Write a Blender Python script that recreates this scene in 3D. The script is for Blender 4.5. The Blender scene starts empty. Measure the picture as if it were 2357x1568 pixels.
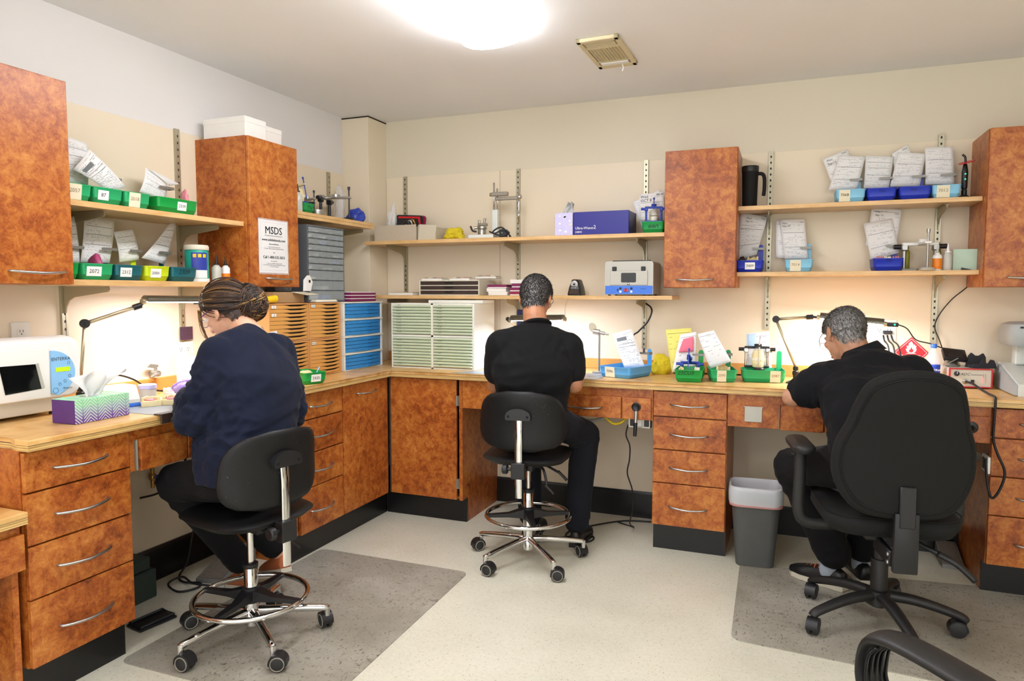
import bpy, bmesh, math, random
import numpy as np
from mathutils import Vector, Matrix, noise as mnoise
from math import sin, cos, pi, radians, sqrt
random.seed(7)
sc = bpy.context.scene
COL = sc.collection
# ---------------------------------------------------------------- camera
W_PX, H_PX, F_PX = 2357.0, 1568.0, 1606.45
CAM = Vector((0, 0, 1.3608))
YAW, PITCH, ROLL = radians(21.5236), radians(3.8984), radians(0.0421)
FWD = Vector((-sin(YAW)*cos(PITCH), cos(YAW)*cos(PITCH), -sin(PITCH)))
RGT0 = Vector((cos(YAW), sin(YAW), 0)); UP0 = RGT0.cross(FWD)
RGT = RGT0*cos(ROLL) + UP0*sin(ROLL); UPV = UP0*cos(ROLL) - RGT0*sin(ROLL)
cd = bpy.data.cameras.new('camera'); cam = bpy.data.objects.new('camera', cd); COL.objects.link(cam)
cd.sensor_fit = 'HORIZONTAL'; cd.sensor_width = 36; cd.lens = 36*F_PX/W_PX
cd.clip_start = .02; cd.clip_end = 60
mw = Matrix((RGT, UPV, -FWD)).transposed().to_4x4(); mw.translation = CAM
cam.matrix_world = mw
sc.camera = cam
# ---------------------------------------------------------------- world and exposure
wd = bpy.data.worlds.new('world'); sc.world = wd; wd.use_nodes = True
wd.node_tree.nodes['Background'].inputs[0].default_value = (1, 1, 1, 1)
wd.node_tree.nodes['Background'].inputs[1].default_value = 1.25
vs = sc.view_settings
vs.view_transform = 'Standard'; vs.look = 'None'; vs.gamma = 1; vs.use_curve_mapping = False
vs.exposure = 0.92
CEIL_POWER = 12.0     # emission strength of the ceiling diffusers
LED_POWER = 4.0      # watts of each bench lamp
# ---------------------------------------------------------------- pixels to places
def ray(u, v): return FWD + RGT*((u-W_PX/2)/F_PX) - UPV*((v-H_PX/2)/F_PX)
def onx(u, v, x): d = ray(u, v); return CAM + d*((x-CAM.x)/d.x)
def ony(u, v, y): d = ray(u, v); return CAM + d*((y-CAM.y)/d.y)
def onz(u, v, z): d = ray(u, v); return CAM + d*((z-CAM.z)/d.z)
# ---------------------------------------------------------------- materials
def lin(c):
    if isinstance(c, str): c = [int(c[i:i+2], 16)/255 for i in (0, 2, 4)]
    return tuple((x/12.92 if x <= .04045 else ((x+.055)/1.055)**2.4) for x in c[:3]) + (1,)
MATS = {}
class NT:
    def __init__(s, name):
        s.m = bpy.data.materials.new(name); s.m.use_nodes = True; s.t = s.m.node_tree
        s.b = s.t.nodes['Principled BSDF']
    def n(s, typ, **kw):
        nd = s.t.nodes.new('ShaderNode'+typ)
        for k, v in kw.items():
            if k.startswith('i_'):
                key = k[2:]; key = int(key) if key.isdigit() else key.replace('_', ' ')
                nd.inputs[key].default_value = v
            else: setattr(nd, k, v)
        return nd
    def l(s, a, b): s.t.links.new(a, b)
    def ramp(s, fac, stops, interp='LINEAR'):
        r = s.n('ValToRGB'); r.color_ramp.interpolation = interp
        e = r.color_ramp.elements
        while len(e) < len(stops): e.new(.5)
        for el, (p, c) in zip(e, stops): el.position = p; el.color = lin(c)
        s.l(fac, r.inputs[0]); return r.outputs[0]
    def math(s, op, a, b=None, c=None):
        nd = s.n('Math', operation=op)
        for i, x in enumerate((a, b, c)):
            if x is None: continue
            if isinstance(x, (int, float)): nd.inputs[i].default_value = x
            else: s.l(x, nd.inputs[i])
        return nd.outputs[0]
    def mix(s, f, a, b, mode='MIX'):
        nd = s.n('Mix', data_type='RGBA', blend_type=mode)
        for i, x in ((0, f), (6, a), (7, b)):
            if isinstance(x, (int, float)): nd.inputs[i].default_value = x
            elif isinstance(x, (str, tuple)): nd.inputs[i].default_value = lin(x)
            else: s.l(x, nd.inputs[i])
        return nd.outputs[2]
    def bump(s, h, strength=.3, dist=.002):
        b = s.n('Bump'); b.inputs['Strength'].default_value = strength; b.inputs['Distance'].default_value = dist
        s.l(h, b.inputs['Height']); s.l(b.outputs[0], s.b.inputs['Normal'])
    def coords(s, scale=(1, 1, 1), rand=True, kind='Object'):
        tc = s.n('TexCoord'); mp = s.n('Mapping'); mp.inputs['Scale'].default_value = scale
        src = tc.outputs[kind]
        if rand:
            oi = s.n('ObjectInfo'); ad = s.n('VectorMath', operation='MULTIPLY_ADD')
            cb = s.n('CombineXYZ')
            for i, k in enumerate((17.3, 31.7, 11.1)): s.l(s.math('MULTIPLY', oi.outputs['Random'], k), cb.inputs[i])
            vm = s.n('VectorMath', operation='ADD'); s.l(src, vm.inputs[0]); s.l(cb.outputs[0], vm.inputs[1]); src = vm.outputs[0]
        s.l(src, mp.inputs[0]); return mp.outputs[0]
    def noise(s, co, scale, detail=2, rough=.5, dist=0):
        nd = s.n('TexNoise'); nd.inputs['Scale'].default_value = scale; nd.inputs['Detail'].default_value = detail
        nd.inputs['Roughness'].default_value = rough; nd.inputs['Distortion'].default_value = dist
        s.l(co, nd.inputs['Vector']); return nd.outputs[0]
def plain(name, c, rough=.5, metal=0, spec=.5, var=0, vscale=30, bump=0, bscale=200, coat=0, trans=0, alpha=1, ior=None, emit=None, estr=0, sheen=0):
    if name in MATS: return MATS[name]
    t = NT(name); b = t.b
    b.inputs['Base Color'].default_value = lin(c); b.inputs['Roughness'].default_value = rough
    b.inputs['Metallic'].default_value = metal; b.inputs['Specular IOR Level'].default_value = spec
    b.inputs['Coat Weight'].default_value = coat; b.inputs['Transmission Weight'].default_value = trans; b.inputs['Alpha'].default_value = alpha
    b.inputs['Sheen Weight'].default_value = sheen
    if ior: b.inputs['IOR'].default_value = ior
    if emit: b.inputs['Emission Color'].default_value = lin(emit); b.inputs['Emission Strength'].default_value = estr
    if var:
        co = t.coords(); f = t.noise(co, vscale, 4, .6)
        base = lin(c)
        mx = t.n('Mix', data_type='RGBA'); mx.inputs[6].default_value = tuple(min(1, x*(1-var)) for x in base[:3])+(1,)
        mx.inputs[7].default_value = tuple(min(1, x*(1+var)) for x in base[:3])+(1,)
        t.l(f, mx.inputs[0]); t.l(mx.outputs[2], b.inputs['Base Color'])
    if bump:
        co = t.coords(rand=False); t.bump(t.noise(co, bscale, 3, .6), bump)
    MATS[name] = t.m; return t.m
def M(n): return MATS[n]

def make_materials():
    # burl laminate of all cabinets
    t = NT('burl'); co = t.coords()
    a = t.noise(co, 23, 6, .68, .5); b = t.noise(co, 95, 5, .7, .8); c = t.noise(co, 4.2, 3, .5)
    s = t.math('ADD', t.math('MULTIPLY', a, .62), t.math('ADD', t.math('MULTIPLY', b, .33), t.math('MULTIPLY', c, .30)))
    col = t.ramp(s, [(.39, '4a1f0d'), (.49, '7c3b17'), (.58, 'a0521e'), (.68, 'b96e2e'), (.82, 'd09046')])
    t.l(col, t.b.inputs['Base Color']); t.b.inputs['Roughness'].default_value = .34; t.b.inputs['Specular IOR Level'].default_value = .45
    t.bump(b, .04); MATS['burl'] = t.m
    # veneered worktop and shelves
    for nm, light, dark, sc_ in (('worktop', 'dfb270', 'c48f48', (1, 1, 1)), ('shelfwood', 'dcb47c', 'c29656', (1, 1, 1)), ('shelfwood_y', 'dcb47c', 'c29656', (1, 1, 1))):
        t = NT(nm)
        st = (1.2, 14, 14) if nm != 'shelfwood_y' else (14, 1.2, 14)
        if nm == 'worktop': st = (3, 3, 3)
        co = t.coords(st, rand=False); n1 = t.noise(co, 2.2, 5, .6, 1.5); n2 = t.noise(t.coords((7, 7, 7), rand=False), 1.3, 4, .55)
        f = t.math('ADD', t.math('MULTIPLY', n1, .6), t.math('MULTIPLY', n2, .4))
        col = t.ramp(f, [(.34, dark), (.52, light), (.70, 'e6c084')])
        t.l(col, t.b.inputs['Base Color']); t.b.inputs['Roughness'].default_value = .38; t.b.inputs['Coat Weight'].default_value = .15
        t.bump(n1, .05); MATS[nm] = t.m
    # exposed plywood edge: plies run horizontally
    t = NT('plyedge'); tc = t.n('TexCoord'); sp = t.n('SeparateXYZ'); t.l(tc.outputs['Object'], sp.inputs[0])
    wv = t.math('FRACT', t.math('MULTIPLY', sp.outputs[2], 125)); nn = t.noise(t.coords((6, 6, 60), rand=False), 2, 4, .6)
    f = t.math('ADD', t.math('MULTIPLY', wv, .6), t.math('MULTIPLY', nn, .5))
    col = t.ramp(f, [(.22, '8a6230'), (.40, 'c2954f'), (.6, 'd9b673'), (.8, 'e4c78c')])
    t.l(col, t.b.inputs['Base Color']); t.b.inputs['Roughness'].default_value = .45; MATS['plyedge'] = t.m
    # speckled vinyl floor
    t = NT('floor'); co = t.coords(rand=False)
    n1 = t.noise(co, 1.6, 4, .6); n2 = t.noise(co, 60, 2, .5)
    base = t.ramp(t.math('ADD', t.math('MULTIPLY', n1, .7), t.math('MULTIPLY', n2, .3)), [(.3, 'cbc8b4'), (.5, 'd9d6c3'), (.7, 'e3e0cf')])
    co2 = t.coords((190, 90, 60), rand=False); f1 = t.noise(co2, 1.0, 1, .4, .4)
    fl = t.ramp(f1, [(.29, '000000'), (.315, 'ffffff')])
    co3 = t.coords((85, 180, 60), rand=False); f2 = t.noise(co3, 1.0, 1, .4, .4); fl2 = t.ramp(f2, [(.285, '000000'), (.31, 'ffffff')])
    c1 = t.mix(fl, 'b4ae98', base); c2 = t.mix(fl2, 'beb6a0', c1)
    t.l(c2, t.b.inputs['Base Color']); t.b.inputs['Roughness'].default_value = .30; t.b.inputs['Specular IOR Level'].default_value = .42
    t.bump(n2, .03); MATS['floor'] = t.m
    # clear plastic mats gone grey with grime: the floor flecks show through
    t = NT('floormat'); co = t.coords(rand=False)
    n1 = t.noise(co, 2.4, 5, .65); base = t.ramp(n1, [(.3, '8b8678'), (.5, '9d988a'), (.68, 'afab9f')])
    fl = t.ramp(t.noise(t.coords((130, 62, 40), rand=False), 1, 1.5, .5, .5), [(.33, '000000'), (.37, 'ffffff')])
    g = t.noise(co, 3.1, 3, .6); sp2 = t.ramp(t.noise(co, 28, 4, .7), [(.36, '000000'), (.43, 'ffffff')])
    c1 = t.mix(fl, '746e60', base); gate = t.ramp(g, [(.42, '000000'), (.58, 'ffffff')])
    dirt = t.mix(gate, 'ffffff', sp2, 'MIX'); c2 = t.mix(dirt, '7a7467', c1)
    t.l(c2, t.b.inputs['Base Color']); t.b.inputs['Roughness'].default_value = .42; t.bump(t.noise(co, 240, 2, .5), .12); MATS['floormat'] = t.m
    # painted walls (cooler light put into the left one's colour), lower wall panels, ceiling
    for nm, c, r in (('paint_cool_lit', 'e0dedb', .6), ('paint_back', 'dbd3bd', .6), ('panel', 'e6d9c0', .42), ('ceil', 'f2f2f3', .8)):
        t = NT(nm); co = t.coords(rand=False); n1 = t.noise(co, 1.4, 3, .5)
        b_ = lin(c); mx = t.n('Mix', data_type='RGBA'); mx.inputs[6].default_value = tuple(x*.96 for x in b_[:3])+(1,); mx.inputs[7].default_value = tuple(min(1, x*1.04) for x in b_[:3])+(1,)
        t.l(n1, mx.inputs[0]); t.l(mx.outputs[2], t.b.inputs['Base Color']); t.b.inputs['Roughness'].default_value = r; t.b.inputs['Specular IOR Level'].default_value = .3
        t.bump(t.noise(co, 130, 3, .6), .08); MATS[nm] = t.m
    # paper with printed lines, in sheet coordinates (UV)
    def paper(nm, bg, ink, rows, hdr, thr=.46, coverage=.62, box=False):
        t = NT(nm); uv = t.n('UVMap'); sp = t.n('SeparateXYZ'); t.l(uv.outputs[0], sp.inputs[0]); u, v = sp.outputs[0], sp.outputs[1]
        r = t.math('MULTIPLY', v, rows); row = t.math('FLOOR', r); fr = t.math('FRACT', r)
        line = t.math('LESS_THAN', fr, .30)
        cb = t.n('CombineXYZ'); t.l(t.math('MULTIPLY', u, 22), cb.inputs[0]); t.l(t.math('MULTIPLY', row, 3.7), cb.inputs[1])
        oi = t.n('ObjectInfo'); t.l(t.math('MULTIPLY', oi.outputs['Random'], 40), cb.inputs[2])
        w = t.math('GREATER_THAN', t.noise(cb.outputs[0], 1.0, 1, .5), thr)
        cb2 = t.n('CombineXYZ'); t.l(t.math('MULTIPLY', u, 2.2), cb2.inputs[0]); t.l(t.math('MULTIPLY', row, 1.9), cb2.inputs[1]); t.l(t.math('MULTIPLY', oi.outputs['Random'], 23), cb2.inputs[2])
        blk = t.math('LESS_THAN', t.noise(cb2.outputs[0], 1.0, 0, .5), coverage-.1)
        mrg = t.math('MULTIPLY', t.math('GREATER_THAN', u, .07), t.math('LESS_THAN', u, .93))
        mrv = t.math('MULTIPLY', t.math('GREATER_THAN', v, .05), t.math('LESS_THAN', v, .94))
        f = t.math('MULTIPLY', t.math('MULTIPLY', line, w), t.math('MULTIPLY', t.math('MULTIPLY', mrg, mrv), blk))
        if hdr:
            for v0 in hdr:
                f = t.math('MAXIMUM', f, t.math('MULTIPLY', t.math('LESS_THAN', t.math('ABSOLUTE', t.math('SUBTRACT', v, v0)), .006), mrg))
        if box:
            b1 = t.math('MULTIPLY', t.math('MULTIPLY', t.math('GREATER_THAN', u, .12), t.math('LESS_THAN', u, .62)), t.math('LESS_THAN', t.math('ABSOLUTE', t.math('SUBTRACT', v, .80)), .05))
            f = t.math('MAXIMUM', f, b1)
        col = t.mix(f, bg, ink); t.l(col, t.b.inputs['Base Color']); t.b.inputs['Roughness'].default_value = .75; MATS[nm] = t.m
    paper('form', 'e9e8e6', '8c8c92', 34, (.66, .30), .50, .56); paper('form_dense', 'e6e6e4', '858a8b', 44, (.80, .62, .40), .50, .56)
    paper('form_rx', 'eceae8', '6f7476', 30, (.66, .58), box=True); paper('form_light', 'f0eff0', '9a9aa0', 22, (.9,), .5, .5)
    paper('form_yellow', 'ece47a', 'a39a48', 26, (.90,), .5, .5); paper('notice', 'f2f1ee', 'b5b3b0', 30, (), .7, .2)
    P = plain
    P('blank_paper', 'f0efec', .7); P('white_card', 'eceae4', .55, var=.03); P('handle', 'b4b4b2', .32, 1); P('chrome', 'd8d8d8', .07, 1, var=0)
    P('steel', 'a9a69c', .35, .9); P('rail', 'b5b09a', .42, .75, var=.08); P('bracket', 'a99f83', .45, .5); P('slot', '2a2722', .8)
    P('black_plastic', '17171a', .42, var=.15); P('black_matte', '0c0c0d', .7, spec=.3); P('toekick', '0f0f10', .33, var=.3, vscale=14); P('baseboard', '0d0d0e', .3)
    t = NT('chair_black'); co = t.coords(); n1 = t.noise(co, 160, 2, .6); n2 = t.noise(co, 7, 3, .5); sp = t.ramp(t.math('ADD', n1, t.math('MULTIPLY', t.math('SUBTRACT', n2, .5), .35)), [(.745, '000000'), (.80, 'ffffff')])
    c = t.mix(sp, '0f0f10', '8a8a88'); t.l(c, t.b.inputs['Base Color']); t.b.inputs['Roughness'].default_value = .5; t.b.inputs['Specular IOR Level'].default_value = .35; t.bump(t.noise(co, 320, 3, .6), .12); MATS['chair_black'] = t.m
    P('chair_fabric', '0e0f0e', .85, spec=.4, var=.12, vscale=80, bump=.25, bscale=700)
    P('dusty_black', '191818', .5, var=.5, vscale=22); P('tire', '232323', .6); P('tire_ring', '8f8a7c', .5)
    P('green_d', '12964a', .38); P('green_m', '22a868', .38); P('green_b', '0a9c43', .36); P('teal', '11616b', .38); P('lime', 'cbe01a', .4); P('blue_d', '1a33b4', .38); P('blue_l', '86c6e6', .4); P('blue_m', '58a8e6', .4)
    P('tape', 'e6dcc0', .6); P('sticker', 'efeee9', .6); P('ink', '2b2b30', .7); P('ink_tan', '8a7a5c', .7); P('ink_blue', '5a66b8', .7); P('marker', '10231c', .6); P('marker_b', '0d1450', .6)
    P('grey_metal', 'b9b7ad', .4, .15); P('cream', 'dcd6c2', .45, var=.04); P('offwhite', 'dfddd3', .4); P('white_plastic', 'e6e5e0', .35); P('fan_cream', 'd6c9a4', .5); P('gap', '1c1713', .9)
    P('tray_white', 'e6e5d8', .4); P('drawer_green', 'd6e0c6', .42); P('drawer_blue', '2f86cc', .32); P('frame_cream', 'e8e6dc', .4); P('drawer_wood', 'd59b50', .42, var=.08, vscale=12); P('case_wood', 'd3975a', .45, var=.08, vscale=10)
    P('brown_dark', '3a2a22', .5, var=.2); P('burgundy', '7a1c50', .4); P('burgundy_r', '8a1c40', .4); P('cardboard', 'a8855c', .75, var=.08); P('cardboard_grey', 'b9ab96', .75, var=.06); P('cardboard_light', 'c6bda6', .75, var=.05)
    P('box_blue', '1b1a84', .38); P('box_blue_side', '1c1a52', .4); P('lavender', 'c9c4ea', .55, var=.12, vscale=60); P('purple', '57307c', .45, var=.2, vscale=18)
    P('tissue', 'f4f4f2', .8, trans=0); P('cloth_yellow', 'd0bb1c', .8, var=.15, bump=.3, bscale=160); P('yellow', 'f0c414', .5); P('cable', '141416', .5); P('cable_white', 'cfcfd0', .5); P('cable_tan', 'c08a3e', .6); P('cable_yellow', 'cfb400', .5)
    P('plaster', 'ead9a6', .7, var=.08); P('plaster_white', 'f0ead8', .7); P('pink_acrylic', 'd6808c', .35); P('pink_dark', 'b04a74', .4); P('tooth', 'f2ead2', .35); P('pink_note', 'f07890', .7)
    P('art_blue', '2740a8', .35); P('gunmetal', '3a3c40', .35, .7); P('silver', 'b4b4b0', .36, .85); P('sharp_silver', 'd4d4d2', .3, .25); P('clip_metal', '8f8d86', .5, .8); P('dark_window', '0c0c0c', .12); P('panel_blue', '3d78e0', .4); P('panel_lblue', '8cc0ea', .45)
    P('lcd', 'a8cc10', .4, emit='a8cc10', estr=.35); P('led_red', 'f03040', .4, emit='ff2838', estr=2.5); P('led_green', '20e070', .4, emit='20ff80', estr=3.0)
    P('clear_bag', 'e4e6e8', .18, alpha=.38); P('clear_drawer', 'b4bcbe', .2, alpha=.42); P('clear_bottle', 'eef2f6', .08, alpha=.28); P('water_label', '2046c0', .4); P('sleeve', 'f4f4f4', .12, alpha=.22)
    P('grey_case', '5b6064', .5); P('teal_wipes', '17a08c', .35); P('wipe_blue', '2a3a9c', .4); P('cap_white', 'f0f0ec', .4); P('bottle_haze', 'd6d6cc', .25, alpha=.72); P('orange', 'e8800c', .4); P('mint', 'b4d8c0', .5); P('mint_paper', 'bfd8c4', .7, var=.1)
    P('foam', '26262a', .9, bump=.3); P('red_case', 'b8232a', .4); P('sign_red', 'd02a36', .45); P('sign_white', 'f6f2f0', .5); P('panel_beige', 'cfcabb', .45); P('scope_grey', 'aab0b0', .45); P('scope_white', 'd8dcd6', .4)
    P('bin_grey', '4c4d4a', .55, var=.18, vscale=12); P('liner', 'e8ecf0', .35, alpha=.62); P('liner_red', 'd89a94', .5, alpha=.8); P('dark_green', '2c3a34', .55); P('pedal_grey', '83827e', .5, .3, var=.1); P('grit', '6a6256', .8, var=.35, vscale=60, bump=.5)
    P('led_emit', 'ffffff', .5, emit='f4f6ff', estr=32); P('lamp_body', '8d8878', .35, .85); P('lamp_arm', 'b9ae92', .4, .8); P('red_plastic', 'c81420', .3); P('amber_wood', 'c89048', .5, var=.12, vscale=10); P('brass', 'b08a4c', .35, .9); P('green_glass', '9a9a20', .3, alpha=.8); P('mat_grey', '8d959c', .35); P('photo', '4a3448', .4, var=.8, vscale=90); P('mirror_blue', 'b8d4ea', .35, var=.12, vscale=70)
    t = NT('diffuser'); t.b.inputs['Base Color'].default_value = lin('ffffff'); t.b.inputs['Emission Color'].default_value = (1, 1, 1.06, 1); t.b.inputs['Emission Strength'].default_value = CEIL_POWER; MATS['diffuser'] = t.m
    # tissue box print: green to purple ferns
    t = NT('fern_box'); tc = t.n('TexCoord'); sp = t.n('SeparateXYZ'); t.l(tc.outputs['Object'], sp.inputs[0])
    xx = t.math('ABSOLUTE', t.math('SUBTRACT', t.math('FRACT', t.math('MULTIPLY', sp.outputs[0], 17)), .5))
    ch = t.math('FRACT', t.math('MULTIPLY', t.math('ADD', sp.outputs[2], t.math('MULTIPLY', xx, -.055)), 85))
    g = t.n('MapRange'); g.inputs[1].default_value = .0; g.inputs[2].default_value = .11; t.l(sp.outputs[2], g.inputs[0])
    base = t.ramp(t.math('ADD', g.outputs[0], t.math('MULTIPLY', t.math('SUBTRACT', t.noise(t.coords(rand=False), 40, 2), .5), .35)), [(.12, '6a4a98'), (.42, '8fa6b4'), (.62, '8ed0a0'), (1, '96dca8')])
    c = t.mix(t.math('MULTIPLY', t.math('LESS_THAN', ch, .28), t.math('GREATER_THAN', xx, .05)), base, 'd6e6da'); t.l(c, t.b.inputs['Base Color']); t.b.inputs['Roughness'].default_value = .45; MATS['fern_box'] = t.m
    # cloth of garments
    def cloth(nm, c, v=.18, r=.88, sh=.25):
        t = NT(nm); co = t.coords(rand=False); n = t.noise(co, 420, 2, .5); n2 = t.noise(co, 9, 4, .6)
        b_ = lin(c); mx = t.n('Mix', data_type='RGBA'); mx.inputs[6].default_value = tuple(x*(1-v) for x in b_[:3])+(1,); mx.inputs[7].default_value = tuple(min(1, x*(1+v)) for x in b_[:3])+(1,)
        t.l(n2, mx.inputs[0]); t.l(mx.outputs[2], t.b.inputs['Base Color']); t.b.inputs['Roughness'].default_value = r; t.b.inputs['Sheen Weight'].default_value = sh*.15; t.b.inputs['Specular IOR Level'].default_value = .25
        t.bump(n, .25, .001); MATS[nm] = t.m
    cloth('navy_knit', '10172c'); cloth('black_tee', '0e0f11', sh=.12); cloth('black_polo', '0f1014', sh=.12); cloth('trouser_black', '0c0c0e', sh=.1); cloth('jeans_dark', '14161e', sh=.1); cloth('sock', 'a2acb8')
    for nm, c, c2 in (('skin_w', 'd39a7c', 'e0ae92'), ('skin_m', 'b07552', 'c48a66'), ('skin_o', 'b58263', 'c9977a')):
        t = NT(nm); co = t.coords(rand=False); col = t.ramp(t.noise(co, 26, 3, .5), [(.3, c), (.7, c2)]); t.l(col, t.b.inputs['Base Color']); t.b.inputs['Roughness'].default_value = .5
        t.b.inputs['Subsurface Weight'].default_value = .08; t.b.inputs['Subsurface Radius'].default_value = (.01, .004, .002); t.bump(t.noise(co, 300, 2), .1); MATS[nm] = t.m
    for nm, stops in (('hair_brown', [(.3, '140c08'), (.5, '2c1b12'), (.64, '543620'), (.80, '94703c')]), ('hair_salt', [(.3, '0c0b0b'), (.48, '1e1c1b'), (.60, '454240'), (.74, '9a9795')]), ('hair_grey', [(.3, '3a3734'), (.48, '6c6966'), (.62, '9a9794'), (.8, 'c4c2be')])):
        t = NT(nm); at = t.n('Attribute'); at.attribute_name = 'strand'
        col = t.ramp(at.outputs['Fac'], stops); t.l(col, t.b.inputs['Base Color']); t.b.inputs['Roughness'].default_value = .55; MATS[nm] = t.m
    plain('glove', 'a98ad8', .4); plain('shoe_tan', 'b5653a', .55, var=.1); plain('sole', 'cfc8b4', .6); plain('shoe_black', '111113', .4); plain('lens', 'f0f4f8', .05, alpha=.15); plain('sclera', 'f0ece6', .3); plain('iris', '2a1a10', .2); plain('lips', 'b5685c', .45)
make_materials()
# ---------------------------------------------------------------- mesh helpers
def newbm(): return bmesh.new()
def obj(name, bm, mat, parent=None, smooth=False, autosmooth=None):
    me = bpy.data.meshes.new(name)
    bmesh.ops.recalc_face_normals(bm, faces=bm.faces)
    bm.to_mesh(me); bm.free()
    return mobj(name, me, mat, parent, smooth, autosmooth)
def mobj(name, me, mat, parent=None, smooth=False, autosmooth=None):
    if mat is not None:
        if not me.materials: me.materials.append(M(mat) if isinstance(mat, str) else mat)
    if smooth or autosmooth:
        me.polygons.foreach_set('use_smooth', [True]*len(me.polygons))
        if autosmooth: me.set_sharp_from_angle(angle=radians(autosmooth))
    o = bpy.data.objects.new(name, me); COL.objects.link(o)
    if parent: o.parent = parent
    return o
def tag(o, label, cat, group=None):
    o['label'] = label; o['category'] = cat
    if group: o['group'] = group
    return o
def thing(name, label, cat, loc=(0, 0, 0), rz=0, group=None):
    o = bpy.data.objects.new(name, None); COL.objects.link(o); o.empty_display_size = .05
    o.location = loc; o.rotation_euler = (0, 0, rz)
    return tag(o, label, cat, group)
def struct(o): o['kind'] = 'structure'; return o
def ax(a):  # frame with z along a
    a = Vector(a).normalized(); h = Vector((0, 0, 1)) if abs(a.z) < .9 else Vector((1, 0, 0))
    x = h.cross(a).normalized(); y = a.cross(x); return x, y, a
def box(bm, x0, x1, y0, y1, z0, z1, bev=0, seg=1, mtx=None):
    r = bmesh.ops.create_cube(bm, size=1); vs_ = r['verts']
    bmesh.ops.scale(bm, verts=vs_, vec=(x1-x0, y1-y0, z1-z0)); bmesh.ops.translate(bm, verts=vs_, vec=((x0+x1)/2, (y0+y1)/2, (z0+z1)/2))
    if bev:
        es = list({e for v in vs_ for e in v.link_edges})
        rr = bmesh.ops.bevel(bm, geom=es, offset=bev, segments=seg, affect='EDGES', profile=.5); vs_ = list({v for f in rr['faces'] for v in f.verts} | {v for v in vs_ if v.is_valid})
    if mtx is not None: bmesh.ops.transform(bm, matrix=mtx, verts=vs_)
    return bm
def B(x0, x1, y0, y1, z0, z1, bev=0, seg=1): return box(newbm(), x0, x1, y0, y1, z0, z1, bev, seg)
def ring(bm, c, x, y, rx, ry, n): return [bm.verts.new(c + x*(rx*cos(2*pi*i/n)) + y*(ry*sin(2*pi*i/n))) for i in range(n)]
def bridge(bm, a, b, close=True):
    n = len(a)
    for i in range(n if close else n-1): bm.faces.new((a[i], a[(i+1) % n], b[(i+1) % n], b[i]))
def cyl(bm, p0, p1, r0, r1=None, n=16, cap=True):
    p0, p1 = Vector(p0), Vector(p1); r1 = r0 if r1 is None else r1; x, y, z = ax(p1-p0)
    a = ring(bm, p0, x, y, r0, r0, n); b = ring(bm, p1, x, y, r1, r1, n); bridge(bm, a, b)
    if cap: bm.faces.new(a[::-1]); bm.faces.new(b)
    return bm
def spline(pts, k=6):
    P_ = [Vector(p) for p in pts]; out = []
    if len(P_) < 3: return P_
    for i in range(len(P_)-1):
        a = P_[max(i-1, 0)]; b = P_[i]; c = P_[i+1]; d = P_[min(i+2, len(P_)-1)]
        for j in range(k):
            t = j/k; out.append(.5*((2*b)+(c-a)*t+(2*a-5*b+4*c-d)*t*t+(3*b-a-3*c+d)*t**3))
    out.append(P_[-1]); return out
def tube(bm, pts, r, n=8, k=6, closed=False, ry=None, upv=None, rf=None):
    P_ = spline(pts, k) if k > 1 else [Vector(p) for p in pts]
    m = len(P_); rings = []; x = None
    for i in range(m):
        t = (P_[(i+1) % m]-P_[i-1]) if closed else (P_[min(i+1, m-1)]-P_[max(i-1, 0)])
        if t.length < 1e-9: t = Vector((0, 0, 1))
        t.normalize()
        if upv is not None:
            x = Vector(upv).cross(t); x = x.normalized() if x.length > 1e-5 else ax(t)[0]
        elif x is None: x = ax(t)[0]
        else:
            x = x - t*x.dot(t); x = x.normalized() if x.length > 1e-6 else ax(t)[0]
        y = t.cross(x); s = rf(i/max(m-1, 1)) if rf else 1
        rings.append(ring(bm, P_[i], x, y, r*s, (ry or r)*s, n))
    for i in range(m-1): bridge(bm, rings[i], rings[i+1])
    if closed: bridge(bm, rings[-1], rings[0])
    else: bm.faces.new(rings[0][::-1]); bm.faces.new(rings[-1])
    return bm
def lathe(bm, prof, c=(0, 0, 0), axis=(0, 0, 1), n=24):
    c = Vector(c); x, y, z = ax(axis); rs = []
    for r, h in prof: rs.append(ring(bm, c+z*h, x, y, max(r, 1e-4), max(r, 1e-4), n))
    for a, b in zip(rs, rs[1:]): bridge(bm, a, b)
    bm.faces.new(rs[0][::-1]); bm.faces.new(rs[-1]); return bm
def prism(bm, poly, f0, f1):  # poly of 2d points, f0/f1 map (a,b) to a 3d point on each side
    a = [bm.verts.new(f0(*p)) for p in poly]; b = [bm.verts.new(f1(*p)) for p in poly]
    bridge(bm, a, b); bm.faces.new(a[::-1]); bm.faces.new(b); return bm
def prism_y(bm, poly, y0, y1): return prism(bm, poly, lambda a, b: (a, y0, b), lambda a, b: (a, y1, b))
def prism_x(bm, poly, x0, x1): return prism(bm, poly, lambda a, b: (x0, a, b), lambda a, b: (x1, a, b))
def prism_z(bm, poly, z0, z1): return prism(bm, poly, lambda a, b: (a, b, z0), lambda a, b: (a, b, z1))
def rrect(x0, x1, y0, y1, r, n=5):
    out = []
    for cx_, cy_, a0 in ((x1-r, y1-r, 0), (x0+r, y1-r, 90), (x0+r, y0+r, 180), (x1-r, y0+r, 270)):
        for i in range(n+1): a = radians(a0+90*i/n); out.append((cx_+r*cos(a), cy_+r*sin(a)))
    return out
def loft(bm, loops, cap=True):
    rs = [[bm.verts.new(p) for p in L] for L in loops]
    for a, b in zip(rs, rs[1:]): bridge(bm, a, b)
    if cap: bm.faces.new(rs[0][::-1]); bm.faces.new(rs[-1])
    return bm
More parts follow.
